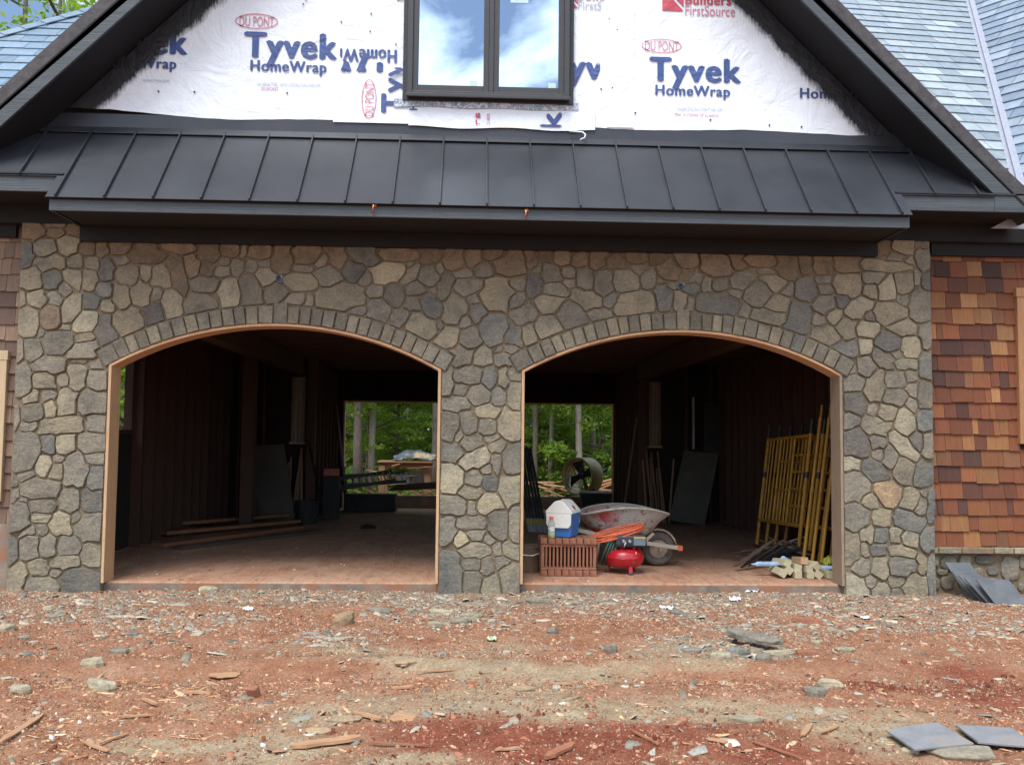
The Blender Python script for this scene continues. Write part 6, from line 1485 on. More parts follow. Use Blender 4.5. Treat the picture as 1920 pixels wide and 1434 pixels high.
for i, (xa, xb, yb, top, lean, lab) in enumerate(((1788, 1850, 1122, 1063, 0.40, 'rearmost and tallest slate of the leaning row at the base wall'), (1800, 1868, 1127, 1078, 0.42, 'second slate from the back in the leaning row at the base wall'), (1813, 1880, 1131, 1086, 0.45, 'third slate from the back in the leaning row at the base wall'), (1825, 1895, 1134, 1092, 0.48, 'fourth slate from the back in the leaning row, just behind the front one'), (1840, 1912, 1137, 1089, 0.50, 'front slate with reddish stain in the leaning row at the base wall'))):
    p, q = gp(xa+32+(40-8*i)*0.0, yb-2, GND), gp(xb, yb-2, GND); w_ = (0.24, 0.22, 0.22, 0.24, 0.30)[i]; h_ = (0.34, 0.28, 0.26, 0.25, 0.25)[i]
    m = MB(); sh = -0.16 if i < 4 else -0.12
    m.prism([(0, 0, 0), (w_, 0, 0), (w_+sh, 0.0, h_), (sh, 0, h_)], (0, 0.012, 0))
    o = m.build('slate', M['lean_slate'], bevel=0.002); o.location = (p[0], p[1]+0.02, GND-0.01); o.rotation_euler = (-lean, 0, 0)
    tag(o, lab, 'slate', 'slates leaning at the base wall')
# ================================================================ things in the garage
ORD = ['first', 'second', 'third', 'fourth', 'fifth', 'sixth', 'seventh', 'eighth', 'ninth', 'tenth', 'eleventh', 'twelfth', 'thirteenth', 'fourteenth', 'fifteenth']
RotZ = lambda a: Matrix.Rotation(a, 3, 'Z')
def onfloor(px, py, z=0.0): p = gp(px, py, z); return Vector((p[0], p[1], z))
# ---- stack of bricks and clay tiles
pL, pR = onfloor(1013, 1080), onfloor(1119, 1080); bw = pR.x-pL.x; by = pL.y; M['brick_stack'] = M['brick']
bd = 0.34; rb = random.Random(2); nb_ = 8; bwid = bw/nb_
bm_head = MB().box((0, 0, 0), (bwid*0.93, 0.20, 0.058)).mesh('brick'); bm_head.materials.append(M['brick'])
def lay(name, me, loc, rot, lab, grp, cat):
    o = bpy.data.objects.new(name, me); COL.objects.link(o); o.location = loc; o.rotation_euler = rot
    m = o.modifiers.new('bevel', 'BEVEL'); m.width = 0.004; m.segments = 1; return tag(o, lab, cat, grp)
for lvl, z, lab in ((0, 0.030, 'bottom'), (1, 0.34, 'top')):
    for row in range(2 if lvl else 1):
        for i in range(nb_):
            lay('brick', bm_head, (pL.x+bwid*(i+0.5)+rb.uniform(-.003, .003), by+0.09+row*0.206+rb.uniform(-.012, .012), z+rb.uniform(-.002, .002)), (0, 0, rb.uniform(-.03, .03)), '%s brick from the left in %s %s course of the brick stack' % (ORD[i], ('front', 'back')[row], lab), 'bricks in the stack, '+('bottom' if lvl == 0 else 'top')+' course', 'brick')
for z, lab in ((0.073, 'long clay bar lying along the foot of the upright tiles'), (0.297, 'long clay bar lying along the top of the upright tiles')):
    m = MB().box((0, 0, 0), (bw*0.985, 0.36, 0.026)).mesh('bar'); m.materials.append(M['brick']); lay('clay_bar', m, (pL.x+bw/2, by+0.19, z), (0, 0, 0), lab, None, 'clay bar')
tile_me = MB().box((0, 0, 0), (0.019, 0.36, 0.196)).mesh('tile'); tile_me.materials.append(M['brick'])
end_me = MB().box((0, 0, 0), (0.034, 0.365, 0.196)).mesh('tile'); end_me.materials.append(M['brick'])
nt_ = 15
for i in range(nt_):
    e = i in (0, nt_-1)
    lay('clay_tile', end_me if e else tile_me, (pL.x+0.022+(bw-0.044)*i/(nt_-1), by+0.19, 0.185), (0, rb.uniform(-.012, .012), 0), '%s upright clay tile from the left in the middle of the brick stack' % ORD[i], 'upright tiles in the brick stack', 'tile')
# ---- cooler
TOP = 0.372
M['cool_white'] = simple('white_cooler_plastic', (0.70, 0.68, 0.62), 0.45, var=0.06, scale=6, bump=0.08, dirt=((0.42, 0.35, 0.27), 0.60, 6)); M['cool_blue'] = simple('blue_cooler_plastic', (0.035, 0.15, 0.42), 0.45, var=0.15, scale=10, bump=0.06, dirt=((0.16, 0.17, 0.22), 0.60, 8))
pc = at(1058, 1008, by+0.19)
cooler = empty('cooler', (pc[0]-0.01, by+0.20, TOP)); tag(cooler, 'blue cooler with white tent-shaped lid standing on the brick stack', 'cooler'); cooler.rotation_euler = (0, 0, R(69))
W2, L2 = 0.135, 0.175
mm = MB(); a, b_ = 0.86, 1.0
vs = [(-L2*a, -W2*a, 0), (L2*a, -W2*a, 0), (L2*a, W2*a, 0), (-L2*a, W2*a, 0), (-L2, -W2, 0.235), (L2, -W2, 0.235), (L2, W2, 0.235), (-L2, W2, 0.235)]
mm.add(vs, [(0, 3, 2, 1), (4, 5, 6, 7), (0, 1, 5, 4), (1, 2, 6, 5), (2, 3, 7, 6), (3, 0, 4, 7)]); mm.build('body', M['cool_blue'], cooler, bevel=0.012)
prof = [(-W2-0.004, 0.235), (W2+0.004, 0.235), (W2-0.005, 0.265), (0.045, 0.355), (0.015, 0.365), (-0.015, 0.365), (-0.045, 0.355), (-W2+0.005, 0.265)]
lid = MB().prism([(-L2-0.005, y, z) for y, z in prof], (2*L2+0.01, 0, 0)).build('lid', M['cool_white'], cooler, bevel=0.008)
for sx in (-1, 1):
    x = sx*(L2-0.012); ep = [(-W2*0.96, 0.234), (-W2*0.93, 0.13), (-W2*0.75, 0.095), (W2*0.75, 0.095), (W2*0.93, 0.13), (W2*0.96, 0.234)]
    MB().prism([(x, y, z) for y, z in ep], (sx*0.022, 0, 0)).build('end_panel', M['cool_white'], cooler, bevel=0.006)
sl_ = Matrix.Rotation(math.atan2(0.09, -(W2-0.05)), 3, 'X')
M['logo_red'] = simple('dark_red_badge', (0.22, 0.03, 0.03), 0.4, bump=0)
def on_slope(u, v, h=0.004):             # +y slope of the lid
    t = Vector((0, 0.045-(W2-0.005), 0.355-0.265)).normalized(); n = Vector((0, t.z, -t.y)); n = n if n.z > 0 else -n
    return Vector((u, W2-0.005, 0.265))+t*v+n*h, t, n
for sg in (-1, 1):
    c, t, n = on_slope(0.0, 0.035); mmx = Matrix((Vector((1, 0, 0)), t, n)).transposed().to_4x4()
    q = MB().lathe([(0.026, -0.004), (0.026, 0.002)], 16, Matrix.Translation(c) @ mmx)
    if sg < 0: q.v = [(-x, -y, z) for x, y, z in q.v]
    q.build('badge', M['logo_red'], lid)
q = MB().box((0, 0, 0.365), (0.08, 0.03, 0.012)).build('lid_button', M['cool_white'], lid, bevel=0.004)
# ---- sports drink bottle
M['clear'] = simple('clear_plastic', (0.75, 0.78, 0.76), 0.12, var=0.02, bump=0); _b = M['clear'].node_tree.nodes['Principled BSDF']; _b.inputs['Transmission Weight'].default_value = 0.75; _b.inputs['IOR'].default_value = 1.2
M['lime'] = simple('lime_drink', (0.50, 0.60, 0.05), 0.2, var=0.05, bump=0); M['cap_orange'] = simple('orange_cap', (0.60, 0.13, 0.05), 0.45, bump=0.05); M['label_w'] = simple('bottle_label', (0.6, 0.62, 0.60), 0.4, var=0.3, scale=60, bump=0, dirt=((0.06, 0.07, 0.08), 0.55, 26))
pb = at(1034, 1012, by+0.04)
bot = empty('drink_bottle', (pb[0], by+0.045, TOP)); tag(bot, 'plastic drink bottle with orange cap and some green drink, beside the cooler', 'bottle')
MB().lathe([(0.030, 0.0), (0.036, 0.006), (0.036, 0.055), (0.033, 0.06), (0.033, 0.11), (0.036, 0.116), (0.036, 0.135), (0.028, 0.16), (0.018, 0.176), (0.018, 0.182)], 20).build('bottle_body', M['clear'], bot, smooth=True)
MB().lathe([(0.026, 0.004), (0.034, 0.008), (0.034, 0.052), (0.031, 0.060)], 20).build('drink', M['lime'], bot, smooth=True)
MB().lathe([(0.0345, 0.064), (0.0345, 0.108)], 20, cap=False).build('label', M['label_w'], bot, smooth=True)
MB().lathe([(0.020, 0.180), (0.020, 0.205), (0.017, 0.209)], 18).build('cap', M['cap_orange'], bot, smooth=False)
# ---- pancake compressor
M['comp_red'] = simple('red_enamel', (0.40, 0.012, 0.02), 0.30, var=0.15, scale=5, bump=0.03, dirt=((0.26, 0.10, 0.07), 0.60, 7)); M['blk_plastic'] = simple('black_plastic', (0.022, 0.026, 0.034), 0.5, var=0.2, bump=0.1); M['badge_grey'] = simple('panel_decal', (0.13, 0.17, 0.20), 0.4, var=0.3, scale=60, bump=0); M['yellow_strip'] = simple('yellow_decal', (0.55, 0.40, 0.06), 0.5, bump=0); M['hose_green'] = simple('green_hose', (0.03, 0.12, 0.085), 0.5, bump=0.05)
cp_ = onfloor(1180, 1079); cp_.y += 0.21
cmp_ = empty('air_compressor', (cp_.x-0.02, cp_.y, 0)); tag(cmp_, 'red pancake air compressor with black pump housing at the slab edge', 'compressor')
tank = MB().lathe([(0.06, 0.055), (0.12, 0.06), (0.165, 0.08), (0.192, 0.115), (0.200, 0.150), (0.203, 0.158), (0.203, 0.166), (0.200, 0.174), (0.192, 0.205), (0.165, 0.238), (0.12, 0.255), (0.05, 0.262)], 40).build('tank', M['comp_red'], cmp_, smooth=True)
MB().lathe([(0.2035, 0.159), (0.206, 0.162), (0.2035, 0.165)], 40, cap=False).build('weld_seam', M['comp_red'], tank, smooth=True)
for a in (R(-75), R(45), R(165)):
    ft_ = MB().bar((0.15*math.cos(a), 0.15*math.sin(a), 0.10), (0.165*math.cos(a), 0.165*math.sin(a), 0.014), 0.04, 0.022, up=(math.cos(a), math.sin(a), 0)).build('foot', M['comp_red'], cmp_, bevel=0.004)
    MB().box((0.166*math.cos(a), 0.166*math.sin(a), 0.010), (0.05, 0.04, 0.02)).build('rubber_pad', M['blk_plastic'], ft_, bevel=0.004)
for a in (R(-60), R(-120), R(60), R(120)): MB().bar((0.12*math.cos(a)+0.02, 0.12*math.sin(a), 0.24), (0.13*math.cos(a)+0.02, 0.13*math.sin(a), 0.31), 0.03, 0.018).build('bracket', M['comp_red'], cmp_, bevel=0.003)
sh = MB().box((0.05, -0.03, 0.335), (0.33, 0.27, 0.13), taper=0.08).build('pump_housing', M['blk_plastic'], cmp_, bevel=0.03)
MB().box((0.13, -0.163, 0.335), (0.12, 0.012, 0.085)).build('panel', M['badge_grey'], sh, bevel=0.003); MB().box((0.13, -0.1665, 0.371), (0.115, 0.012, 0.012)).build('panel_strip', M['yellow_strip'], sh)
for x in (-0.03, 0.03): MB().lathe([(0.018, 0), (0.018, 0.02), (0.014, 0.024)], 14, Matrix.Translation((x, -0.158, 0.335)) @ Matrix.Rotation(R(90), 4, 'X')).build('gauge', M['steel'], sh)
MB().tube([(0.0, -0.17, 0.33), (-0.02, -0.18, 0.305), (-0.03, -0.185, 0.275)], [0.008, 0.010, 0.007], 8).build('coupling', M['steel'], cmp_, smooth=True)
hp = [(-0.06, -0.02, 0.37), (-0.12, -0.09, 0.37), (-0.17, -0.12, 0.32), (-0.20, -0.12, 0.26), (-0.225, -0.09, 0.19), (-0.235, -0.03, 0.13), (-0.22, 0.04, 0.08)]
for dx in (0.0, 0.016, 0.032, 0.05): MB().tube([(x+dx*(1+0.3*k), y+dx*0.4, z-dx*0.5) for k, (x, y, z) in enumerate(hp)], 0.009, 8).build('hose', M['hose_green'], cmp_, smooth=True)
p = Vector((0.06, -0.155, 0.215)); MB().box(p, (0.075, 0.004, 0.03), Matrix.Rotation(R(-42), 3, 'X')).build('decal', M['white_paper'], tank)
# ---- orange extension cord, coiled, on the compressor and brick stack
M['cord'] = simple('orange_cord', (0.62, 0.13, 0.055), 0.5, var=0.15, scale=30, bump=0.1)
cc0, cc1 = at(1108, 1012, cp_.y-0.06), at(1206, 986, cp_.y-0.03)
cm = (cc0+cc1)/2; cd_ = cc1-cc0; hl = math.hypot(cd_[0], cd_[2])/2; an = math.atan2(cd_[2], cd_[0]); pts = []; rc_ = random.Random(8)
nl = 13
for i in range(nl*14):
    t = 2*math.pi*i/14; k = i//14; f = 1-0.07*abs(math.sin(k*1.7)); u = hl*f*math.cos(t)+0.02*math.sin(k*2.3); v = (0.085+0.02*math.sin(k*1.3))*math.sin(t); h = (k/nl-0.5)*0.05+0.014*math.sin(t*0.5+k*0.9)
    pts.append((cm[0]+u*math.cos(an)-h*math.sin(an)*0.5, cm[1]+v, cm[2]+u*math.sin(an)+h+0.018*math.sin(t)))
l0 = Vector(pts[0])
tail = [tuple(cc0+np.array(q)) for q in ((0.03, 0.03, -0.01), (-0.03, 0.06, 0.0), (-0.09, 0.08, 0.01), (-0.14, 0.10, 0.005), (-0.12, 0.15, -0.004), (-0.04, 0.17, -0.002))]
c_ = MB().tube(pts, 0.0065, 6); c_.tube(tail, 0.0065, 6)
tag(c_.build('extension_cord', M['cord'], smooth=True), 'coiled orange extension cord slung over the compressor and bricks', 'cord')
# ---- wheelbarrow
def barrow_mat():
    m, t, b = newmat('worn_barrow_paint'); tcn = nd(t, 'ShaderNodeTexCoord'); co = tcn.outputs['Object']
    n1, r1 = noise_col(t, co, 14, [(0.40, (0.34, 0.31, 0.27)), (0.52, (0.42, 0.39, 0.34)), (0.60, (0.20, 0.085, 0.05))], detail=9, rough=0.75, dist=0.4)
    n2, r2 = noise_col(t, co, 3.2, [(0.46, (0, 0, 0)), (0.56, (1, 1, 1))], detail=6)
    sp = nd(t, 'ShaderNodeSeparateXYZ'); t.links.new(co, sp.inputs[0]); mr = nd(t, 'ShaderNodeMapRange'); mr.inputs['From Min'].default_value = -0.05; mr.inputs['From Max'].default_value = -0.30; t.links.new(sp.outputs['X'], mr.inputs['Value'])
    f = nd(t, 'ShaderNodeMath', operation='MULTIPLY'); t.links.new(mr.outputs[0], f.inputs[0]); t.links.new(r2.outputs['Color'], f.inputs[1])
    c = mixc(t, r1.outputs['Color'], (0.36, 0.03, 0.03), f.outputs[0]); t.links.new(c, b.inputs['Base Color']); b.inputs['Roughness'].default_value = 0.7; bumpn(t, n1.outputs['Fac'], b, 0.3, 0.01); return m
M['barrow'] = barrow_mat(); M['barrow_rim'] = simple('mortar_crusted_rim', (0.36, 0.33, 0.27), 0.85, var=0.25, scale=14, bump=0.5); M['tyre'] = simple('dusty_tyre', (0.10, 0.085, 0.07), 0.9, var=0.3, scale=20, bump=0.3); M['rimm'] = simple('rusty_rim', (0.33, 0.24, 0.17), 0.7, var=0.3, bump=0.2); M['handle'] = wood('grey_handle_wood', (0.32, 0.27, 0.20), (0.46, 0.40, 0.31), grain=(0.3, 3, 3))
wc = onfloor(1237, 1064); bar_ = empty('wheelbarrow', (at(1172, 1000, wc.y)[0], wc.y+0.12, 0)); tag(bar_, 'rusty white and red wheelbarrow parked behind the compressor', 'wheelbarrow'); bar_.rotation_euler = (0, 0, R(4))
wx = wc.x-bar_.location.x+0.01
nn_ = 40; rings = []
for fx, fy, z0_, z1_ in ((1.0, 1.0, 0.555, 0.085), (0.97, 0.95, 0.535, 0.08), (0.83, 0.84, 0.46, 0.05), (0.66, 0.70, 0.375, 0.02), (0.52, 0.58, 0.335, 0.0)):
    ring = []
    for i in range(nn_):
        t = 2*math.pi*i/nn_; c, s_ = math.cos(t), math.sin(t)
        x = 0.485*fx*(abs(c)**0.8)*(1 if c > 0 else -1)+(0.0 if fx > 0.9 else -0.02); y = 0.33*fy*(abs(s_)**0.7)*(1 if s_ > 0 else -1)*(1-0.12*c)
        ring.append((x, y, z0_+z1_*(1-(x/0.485)**2)))
    rings.append(ring)
mm = MB(); vs = [q for r_ in rings for q in r_]; ins = [(x*0.985, y*0.985, z+0.006) for r_ in rings for x, y, z in r_]
fs = [(k*nn_+i, k*nn_+(i+1) % nn_, (k+1)*nn_+(i+1) % nn_, (k+1)*nn_+i) for k in range(4) for i in range(nn_)]
mm.add(vs, fs+[tuple(4*nn_+i for i in range(nn_))[::-1]])
tray = mm.build('tray', M['barrow'], bar_, smooth=True); tray.modifiers.new('solid', 'SOLIDIFY').thickness = 0.006
MB().tube(rings[0], 0.014, 8, closed=True).build('rim', M['barrow_rim'], tray, smooth=True)
MB().add(vs[nn_*3:], [(i, (i+1) % nn_, nn_+(i+1) % nn_, nn_+i) for i in range(nn_)]).add([(x*0.9, y*0.9, 0.42) for x, y, z in rings[3]], [tuple(range(nn_))]).build('mortar_residue', M['barrow_rim'], tray, smooth=True)
whl = empty('wheel', (wx, 0, 0.185), bar_)
tyre = MB().tube([(0.135*math.cos(2*math.pi*i/28), 0, 0.135*math.sin(2*math.pi*i/28)) for i in range(28)], 0.048, 10, closed=True).build('tyre', M['tyre'], whl, smooth=True)
MB().lathe([(0.02, -0.035), (0.04, -0.03), (0.09, -0.022), (0.095, -0.028), (0.102, -0.028), (0.102, 0.028), (0.095, 0.028), (0.09, 0.022), (0.04, 0.03), (0.02, 0.035)], 26, Matrix.Rotation(R(90), 4, 'X')).build('wheel_rim', M['rimm'], whl, smooth=False)
MB().tube([(0, -0.11, 0), (0, 0.11, 0)], 0.011, 8).build('axle', M['steel'], whl)
for sy in (-1, 1):
    MB().bar((-0.78, sy*0.30, 0.455), (-0.1, sy*0.17, 0.305), 0.042, 0.042).bar((-0.1, sy*0.17, 0.305), (wx+0.21, sy*0.10, 0.20), 0.042, 0.042).build('handle', M['handle'], bar_, bevel=0.006)
    MB().tube([(-0.30, sy*0.21, 0.345), (-0.34, sy*0.22, 0.02), (-0.20, sy*0.22, 0.012), (-0.10, sy*0.18, 0.30)], 0.013, 8).build('leg', M['rimm'], bar_, smooth=True)
    MB().bar((0.18, sy*0.13, 0.26), (0.30, sy*0.11, 0.36), 0.03, 0.03).build('brace', M['handle'], bar_)
MB().tube([(wx+0.205*math.cos(t), 0, 0.185+0.205*math.sin(t)) for t in [R(q) for q in range(15, 166, 15)]], 0.013, 8).build('wheel_guard', M['rimm'], bar_, smooth=True)
MB().box((wx+0.215, 0, 0.20), (0.05, 0.27, 0.055)).build('nose_block', M['cap_orange'], bar_, bevel=0.008)
# ---- brown bucket behind the bricks, plastic bucket behind the left jamb
M['brown'] = simple('brown_bucket', (0.16, 0.10, 0.06), 0.6, var=0.2, bump=0.1); M['cream'] = simple('cream_bucket', (0.44, 0.33, 0.19), 0.5, var=0.1, bump=0.05)
p = onfloor(996, 1075); bk = empty('bucket', (p.x-0.02, p.y+0.14, 0)); tag(bk, 'brown bucket with pale rope handle between the centre pier and brick stack', 'bucket')
MB().lathe([(0.115, 0), (0.14, 0.25), (0.146, 0.25), (0.146, 0.27), (0.13, 0.27), (0.11, 0.02)], 24).build('pail', M['brown'], bk, smooth=False); MB().tube([(-0.13, -0.06, 0.22), (-0.06, -0.15, 0.185), (0.03, -0.16, 0.18), (0.12, -0.09, 0.20)], 0.006, 6).build('handle', M['white_paper'], bk, smooth=True)
p = onfloor(214, 1080); bk = empty('bucket', (-3.685, 0.47, 0)); tag(bk, 'cream plastic bucket standing just inside the left jamb', 'bucket')
MB().lathe([(0.125, 0), (0.14, 0.27), (0.150, 0.272), (0.150, 0.285), (0.142, 0.287), (0.143, 0.318), (0.152, 0.32), (0.152, 0.335), (0.145, 0.34), (0.145, 0.36), (0.135, 0.36), (0.12, 0.02)], 28).build('pail', M['cream'], bk); MB().tube([(0.14, -0.05, 0.30), (0.19, -0.10, 0.20), (0.20, -0.14, 0.13)], 0.004, 6).build('handle', M['steel'], bk, smooth=True); MB().tube([(0.197, -0.13, 0.15), (0.202, -0.145, 0.09)], 0.014, 8).build('grip', M['white_paper'], bk, smooth=True)
# ---- scaffold frames leaning on the right wall
M['scaf'] = simple('yellow_scaffold_paint', (0.43, 0.215, 0.022), 0.55, var=0.25, scale=8, bump=0.1, dirt=((0.22, 0.10, 0.03), 0.60, 9)); M['scaf_d'] = simple('orange_scaffold_paint', (0.36, 0.14, 0.02), 0.55, var=0.25, scale=8, bump=0.1)
for k, lab in enumerate(('yellow scaffold frame nearest the doorway in the leaning stack', 'yellow scaffold frame second in the leaning stack', 'yellow scaffold frame third in the leaning stack', 'orange scaffold frame deepest in the leaning stack against the wall')):
    f_ = empty('scaffold', (3.60+k*0.085, 1.75-k*0.10, 0.0)); f_.rotation_euler = (R(-2.0), R(7.5+k*0.8), 0); tag(f_, lab, 'scaffold', 'scaffold frames leaning on the right wall')
    mt = M['scaf_d'] if k == 3 else M['scaf']; H_ = 1.46; Wy = 1.50
    for y_ in (0, Wy):
        lg = MB().tube([(0, y_, 0), (0, y_, H_)], 0.0215, 10).build('leg', mt, f_, smooth=False); MB().tube([(0, y_, H_-0.01), (0, y_, H_+0.17)], 0.017, 8).build('coupling_pin', M['black_metal'], lg); MB().lathe([(0.026, 0.95), (0.026, 1.02)], 10, Matrix.Translation((0, y_, 0.0))).build('brace_lock', M['black_metal'], lg)
    for z_ in (H_-0.02, 0.40): MB().tube([(0, 0, z_), (0, Wy, z_)], 0.0215, 8).build('crossbar', mt, f_)
    for y_ in (0.50, 0.98): MB().tube([(0, y_, 0.40), (0, y_, H_-0.02)], 0.016, 8).build('upright', mt, f_)
    for z_ in (0.62, 0.82, 1.02, 1.22): MB().tube([(0, 0.0, z_), (0, 0.50, z_)], 0.014, 8).build('rung', mt, f_)
    for z_ in (0.80, 1.15): MB().tube([(0, 0.50, z_), (0, 0.98, z_)], 0.014, 8).build('rung', mt, f_)
    for y_ in (0.62, 0.74, 0.86, 1.12, 1.26, 1.38): MB().tube([(0, y_, 0.42), (0, y_, H_-0.03)], 0.010, 6).build('upright', mt, f_)
for k in range(3):
    o = MB().tube([(0, 0, 0), (0.26, 0.12, 1.62)], 0.019, 10); o.tube([(0.258, 0.119, 1.60), (0.283, 0.131, 1.76)], 0.014, 8)
    o = o.build('scaffold_pole', M['scaf'], smooth=False); o.location = (3.50+0.075*k, 1.30-0.06*k, 0.0)
    tag(o, ('yellow scaffold pole leaning nearest the middle of the right bay', 'yellow scaffold pole leaning between two others at the right jamb', 'yellow scaffold pole leaning closest to the right jamb')[k], 'pole', 'scaffold poles at the right jamb')
# ---- post offcuts and scrap heap by the right jamb
M['block'] = wood('pale_post_end', (0.36, 0.31, 0.19), (0.52, 0.46, 0.31), grain=(3, 0.3, 3), scale=14); M['block_o'] = wood('orange_post_end', (0.42, 0.24, 0.12), (0.52, 0.33, 0.18), grain=(3, 0.3, 3), scale=14)
BL = [((970, 1327), 35, 0, 'bottom left, tilted steeply'), ((1012, 1312), 40, 1, 'tilted, second from left'), ((1060, 1348), 0, 0, 'bottom row middle left, square to the front'), ((1062, 1300), 10, 1, 'middle row above the bottom middle one'), ((1092, 1262), 5, 2, 'topmost, orange tinted'), ((1112, 1308), 4, 1, 'middle row right of centre'), ((1132, 1352), 2, 0, 'bottom row right of centre'), ((1152, 1290), 50, 1, 'long one sloping down at the right'), ((1186, 1347), 38, 0, 'bottom right, turned on its edge'), ((1244, 1360), 6, 0, 'low one against the right jamb'), ((985, 1275), 25, 2, 'upper left, half hidden')]
for (zx, zy), a_, lv, lab in BL:
    px, py = 1150+zx/3.051, 640+zy/3.051; p = at(px, py, 0.42+0.05*lv)
    o = MB().box((0, 0, 0), (0.072, 0.30, 0.072)).build('post_offcut', M['block_o'] if 'orange' in lab else M['block'], bevel=0.003); o.location = (p[0], 0.57+0.04*lv, max(p[2], 0.04)); o.rotation_euler = (R(-3*lv), R(a_), R(random.uniform(-7, 7)))
    tag(o, 'post offcut in heap by right jamb, '+lab, 'offcut', 'post offcuts by the right jamb')
M['bark'] = wood('dark_weathered_scrap', (0.045, 0.028, 0.02), (0.13, 0.085, 0.06), grain=(0.4, 3, 3)); M['felt'] = simple('roofing_felt', (0.022, 0.024, 0.028), 0.8, var=0.3, bump=0.4, bscale=30); M['tubeblue'] = simple('blue_white_tube', (0.30, 0.42, 0.55), 0.4, var=0.3, scale=14, bump=0)
SB = [((1378, 1062), (1455, 1010), 'lowest dark board sticking out left of scrap heap'), ((1390, 1064), (1470, 1012), 'dark board second from the left in scrap heap'), ((1403, 1068), (1480, 1016), 'splintered dark board pointing down at left of scrap heap'), ((1420, 1012), (1500, 1035), 'dark board on top of scrap heap'), ((1440, 1008), (1530, 1040), 'long dark board on the back of scrap heap'), ((1470, 1018), (1545, 1050), 'dark board sloping right on scrap heap')]
for k, (a_, b_, lab) in enumerate(SB):
    p, q = onfloor(*a_), onfloor(*b_); p = at(*a_, 0.95+0.1*k); q = at(*b_, 1.25+0.1*k); p[2] = max(p[2], 0.02); q[2] = max(q[2], 0.06)
    o = plank(np.linalg.norm(q-p), 0.09, 0.018, 500+k).build('scrap_board', M['bark']); d = Vector(q-p); o.location = (p+q)/2; o.rotation_euler = (0, -math.asin(d.z/d.length), math.atan2(d.y, d.x)); tag(o, lab, 'board', 'dark boards in the scrap heap')
def drape(name, mat, c, sx_, sy_, h_, seed, lab, cat, yaw=0.0, n=16):
    bm = bmesh.new(); bmesh.ops.create_grid(bm, x_segments=n, y_segments=n, size=0.5)
    for v in bm.verts:
        r_ = math.hypot(v.co.x, v.co.y)*2; z = h_*max(0.0, 1-r_**2*0.75)+abs(mnoise.fractal(Vector((v.co.x*5+seed, v.co.y*5, seed)), 0.9, 2, 3))*h_*0.55
        v.co = Vector((v.co.x*sx_*(1+0.15*mnoise.noise(Vector((v.co.y*4, seed, 0)))), v.co.y*sy_*(1+0.15*mnoise.noise(Vector((v.co.x*4, seed, 2)))), z))
    me = bpy.data.meshes.new(name); bm.to_mesh(me); bm.free(); me.shade_smooth(); o = link(name, me, mat); o.location = c; o.rotation_euler = (0, 0, yaw); o.modifiers.new('solid', 'SOLIDIFY').thickness = 0.004
    return tag(o, lab, cat)
p = onfloor(1480, 1060); drape('roofing_felt', M['felt'], (p.x+0.12, p.y+0.35, 0.0), 0.85, 0.45, 0.17, 3, 'crumpled black roofing felt under the dark boards by right jamb', 'felt', 0.3)
p = onfloor(1470, 1052); drape('cardboard', simple('grey_card', (0.34, 0.30, 0.25), 0.8, bump=0.2), (p.x+0.05, p.y-0.05, 0.10), 0.42, 0.24, 0.06, 6, 'torn grey cardboard lying over the scrap heap', 'cardboard', -0.3)
p = onfloor(1558, 1072); drape('plastic_bag', simple('yellow_green_bag', (0.42, 0.42, 0.05), 0.4, bump=0.2), (p.x+0.02, p.y+0.1, 0.05), 0.16, 0.14, 0.09, 9, 'small yellow-green plastic bag beside right jamb', 'bag')
for k, (px, py, a_) in enumerate(((1437, 1057, 0.15), (1476, 1050, 0.9), (1545, 1064, -0.4))):
    p = at(px, py, 0.62+0.1*(k == 1)); o = MB().tube([(-0.12, 0, 0), (0.10, 0, 0), (0.115, 0, 0), (0.16, 0, 0)], [0.025, 0.025, 0.012, 0.006], 12).build('caulk_tube', M['tubeblue']); o.location = (p[0], p[1], max(0.027, p[2])); o.rotation_euler = (0, 0.25*(k == 1), a_+3.1*(k == 0)); tag(o, ('blue and white caulk tube lying left of the post offcuts', 'blue and white caulk tube propped among the post offcuts', 'blue and white caulk tube lying next to right jamb')[k], 'tube')
# ---- lumber on the floor of the left bay
M['lumber'] = wood('red_lumber', (0.20, 0.085, 0.04), (0.34, 0.16, 0.085), grain=(0.25, 3, 3)); M['lumber_d'] = wood('dark_lumber', (0.06, 0.04, 0.03), (0.12, 0.08, 0.06), grain=(0.25, 3, 3))
for k, (a_, b_, z_, h_, mt, lab) in enumerate((((296, 1024), (560, 990), 0.02, 0.04, 'lumber', 'lowest red board in the lumber pile on left bay floor'), ((330, 1030), (600, 998), 0.02, 0.04, 'lumber_d', 'dark board lying in front of the lumber pile in left bay'), ((300, 1008), (560, 985), 0.065, 0.045, 'lumber', 'middle red board in the lumber pile, left bay'), ((297, 998), (555, 978), 0.115, 0.045, 'lumber', 'topmost red board in the lumber pile, left bay'), ((225, 1018), (330, 985), 0.02, 0.04, 'lumber_d', 'dark board lying left of the lumber pile by left wall'))):
    p, q = onfloor(*a_), onfloor(*b_); d = q-p; o = MB().box((0, 0, 0), (d.length, 0.19, h_)).build('board', M[mt], bevel=0.003); o.location = ((p+q)/2+Vector((0, 0, z_+0.001*k))); o.rotation_euler = (0, 0, math.atan2(d.y, d.x)+0.02*k); tag(o, lab, 'board', 'boards on the left bay floor')
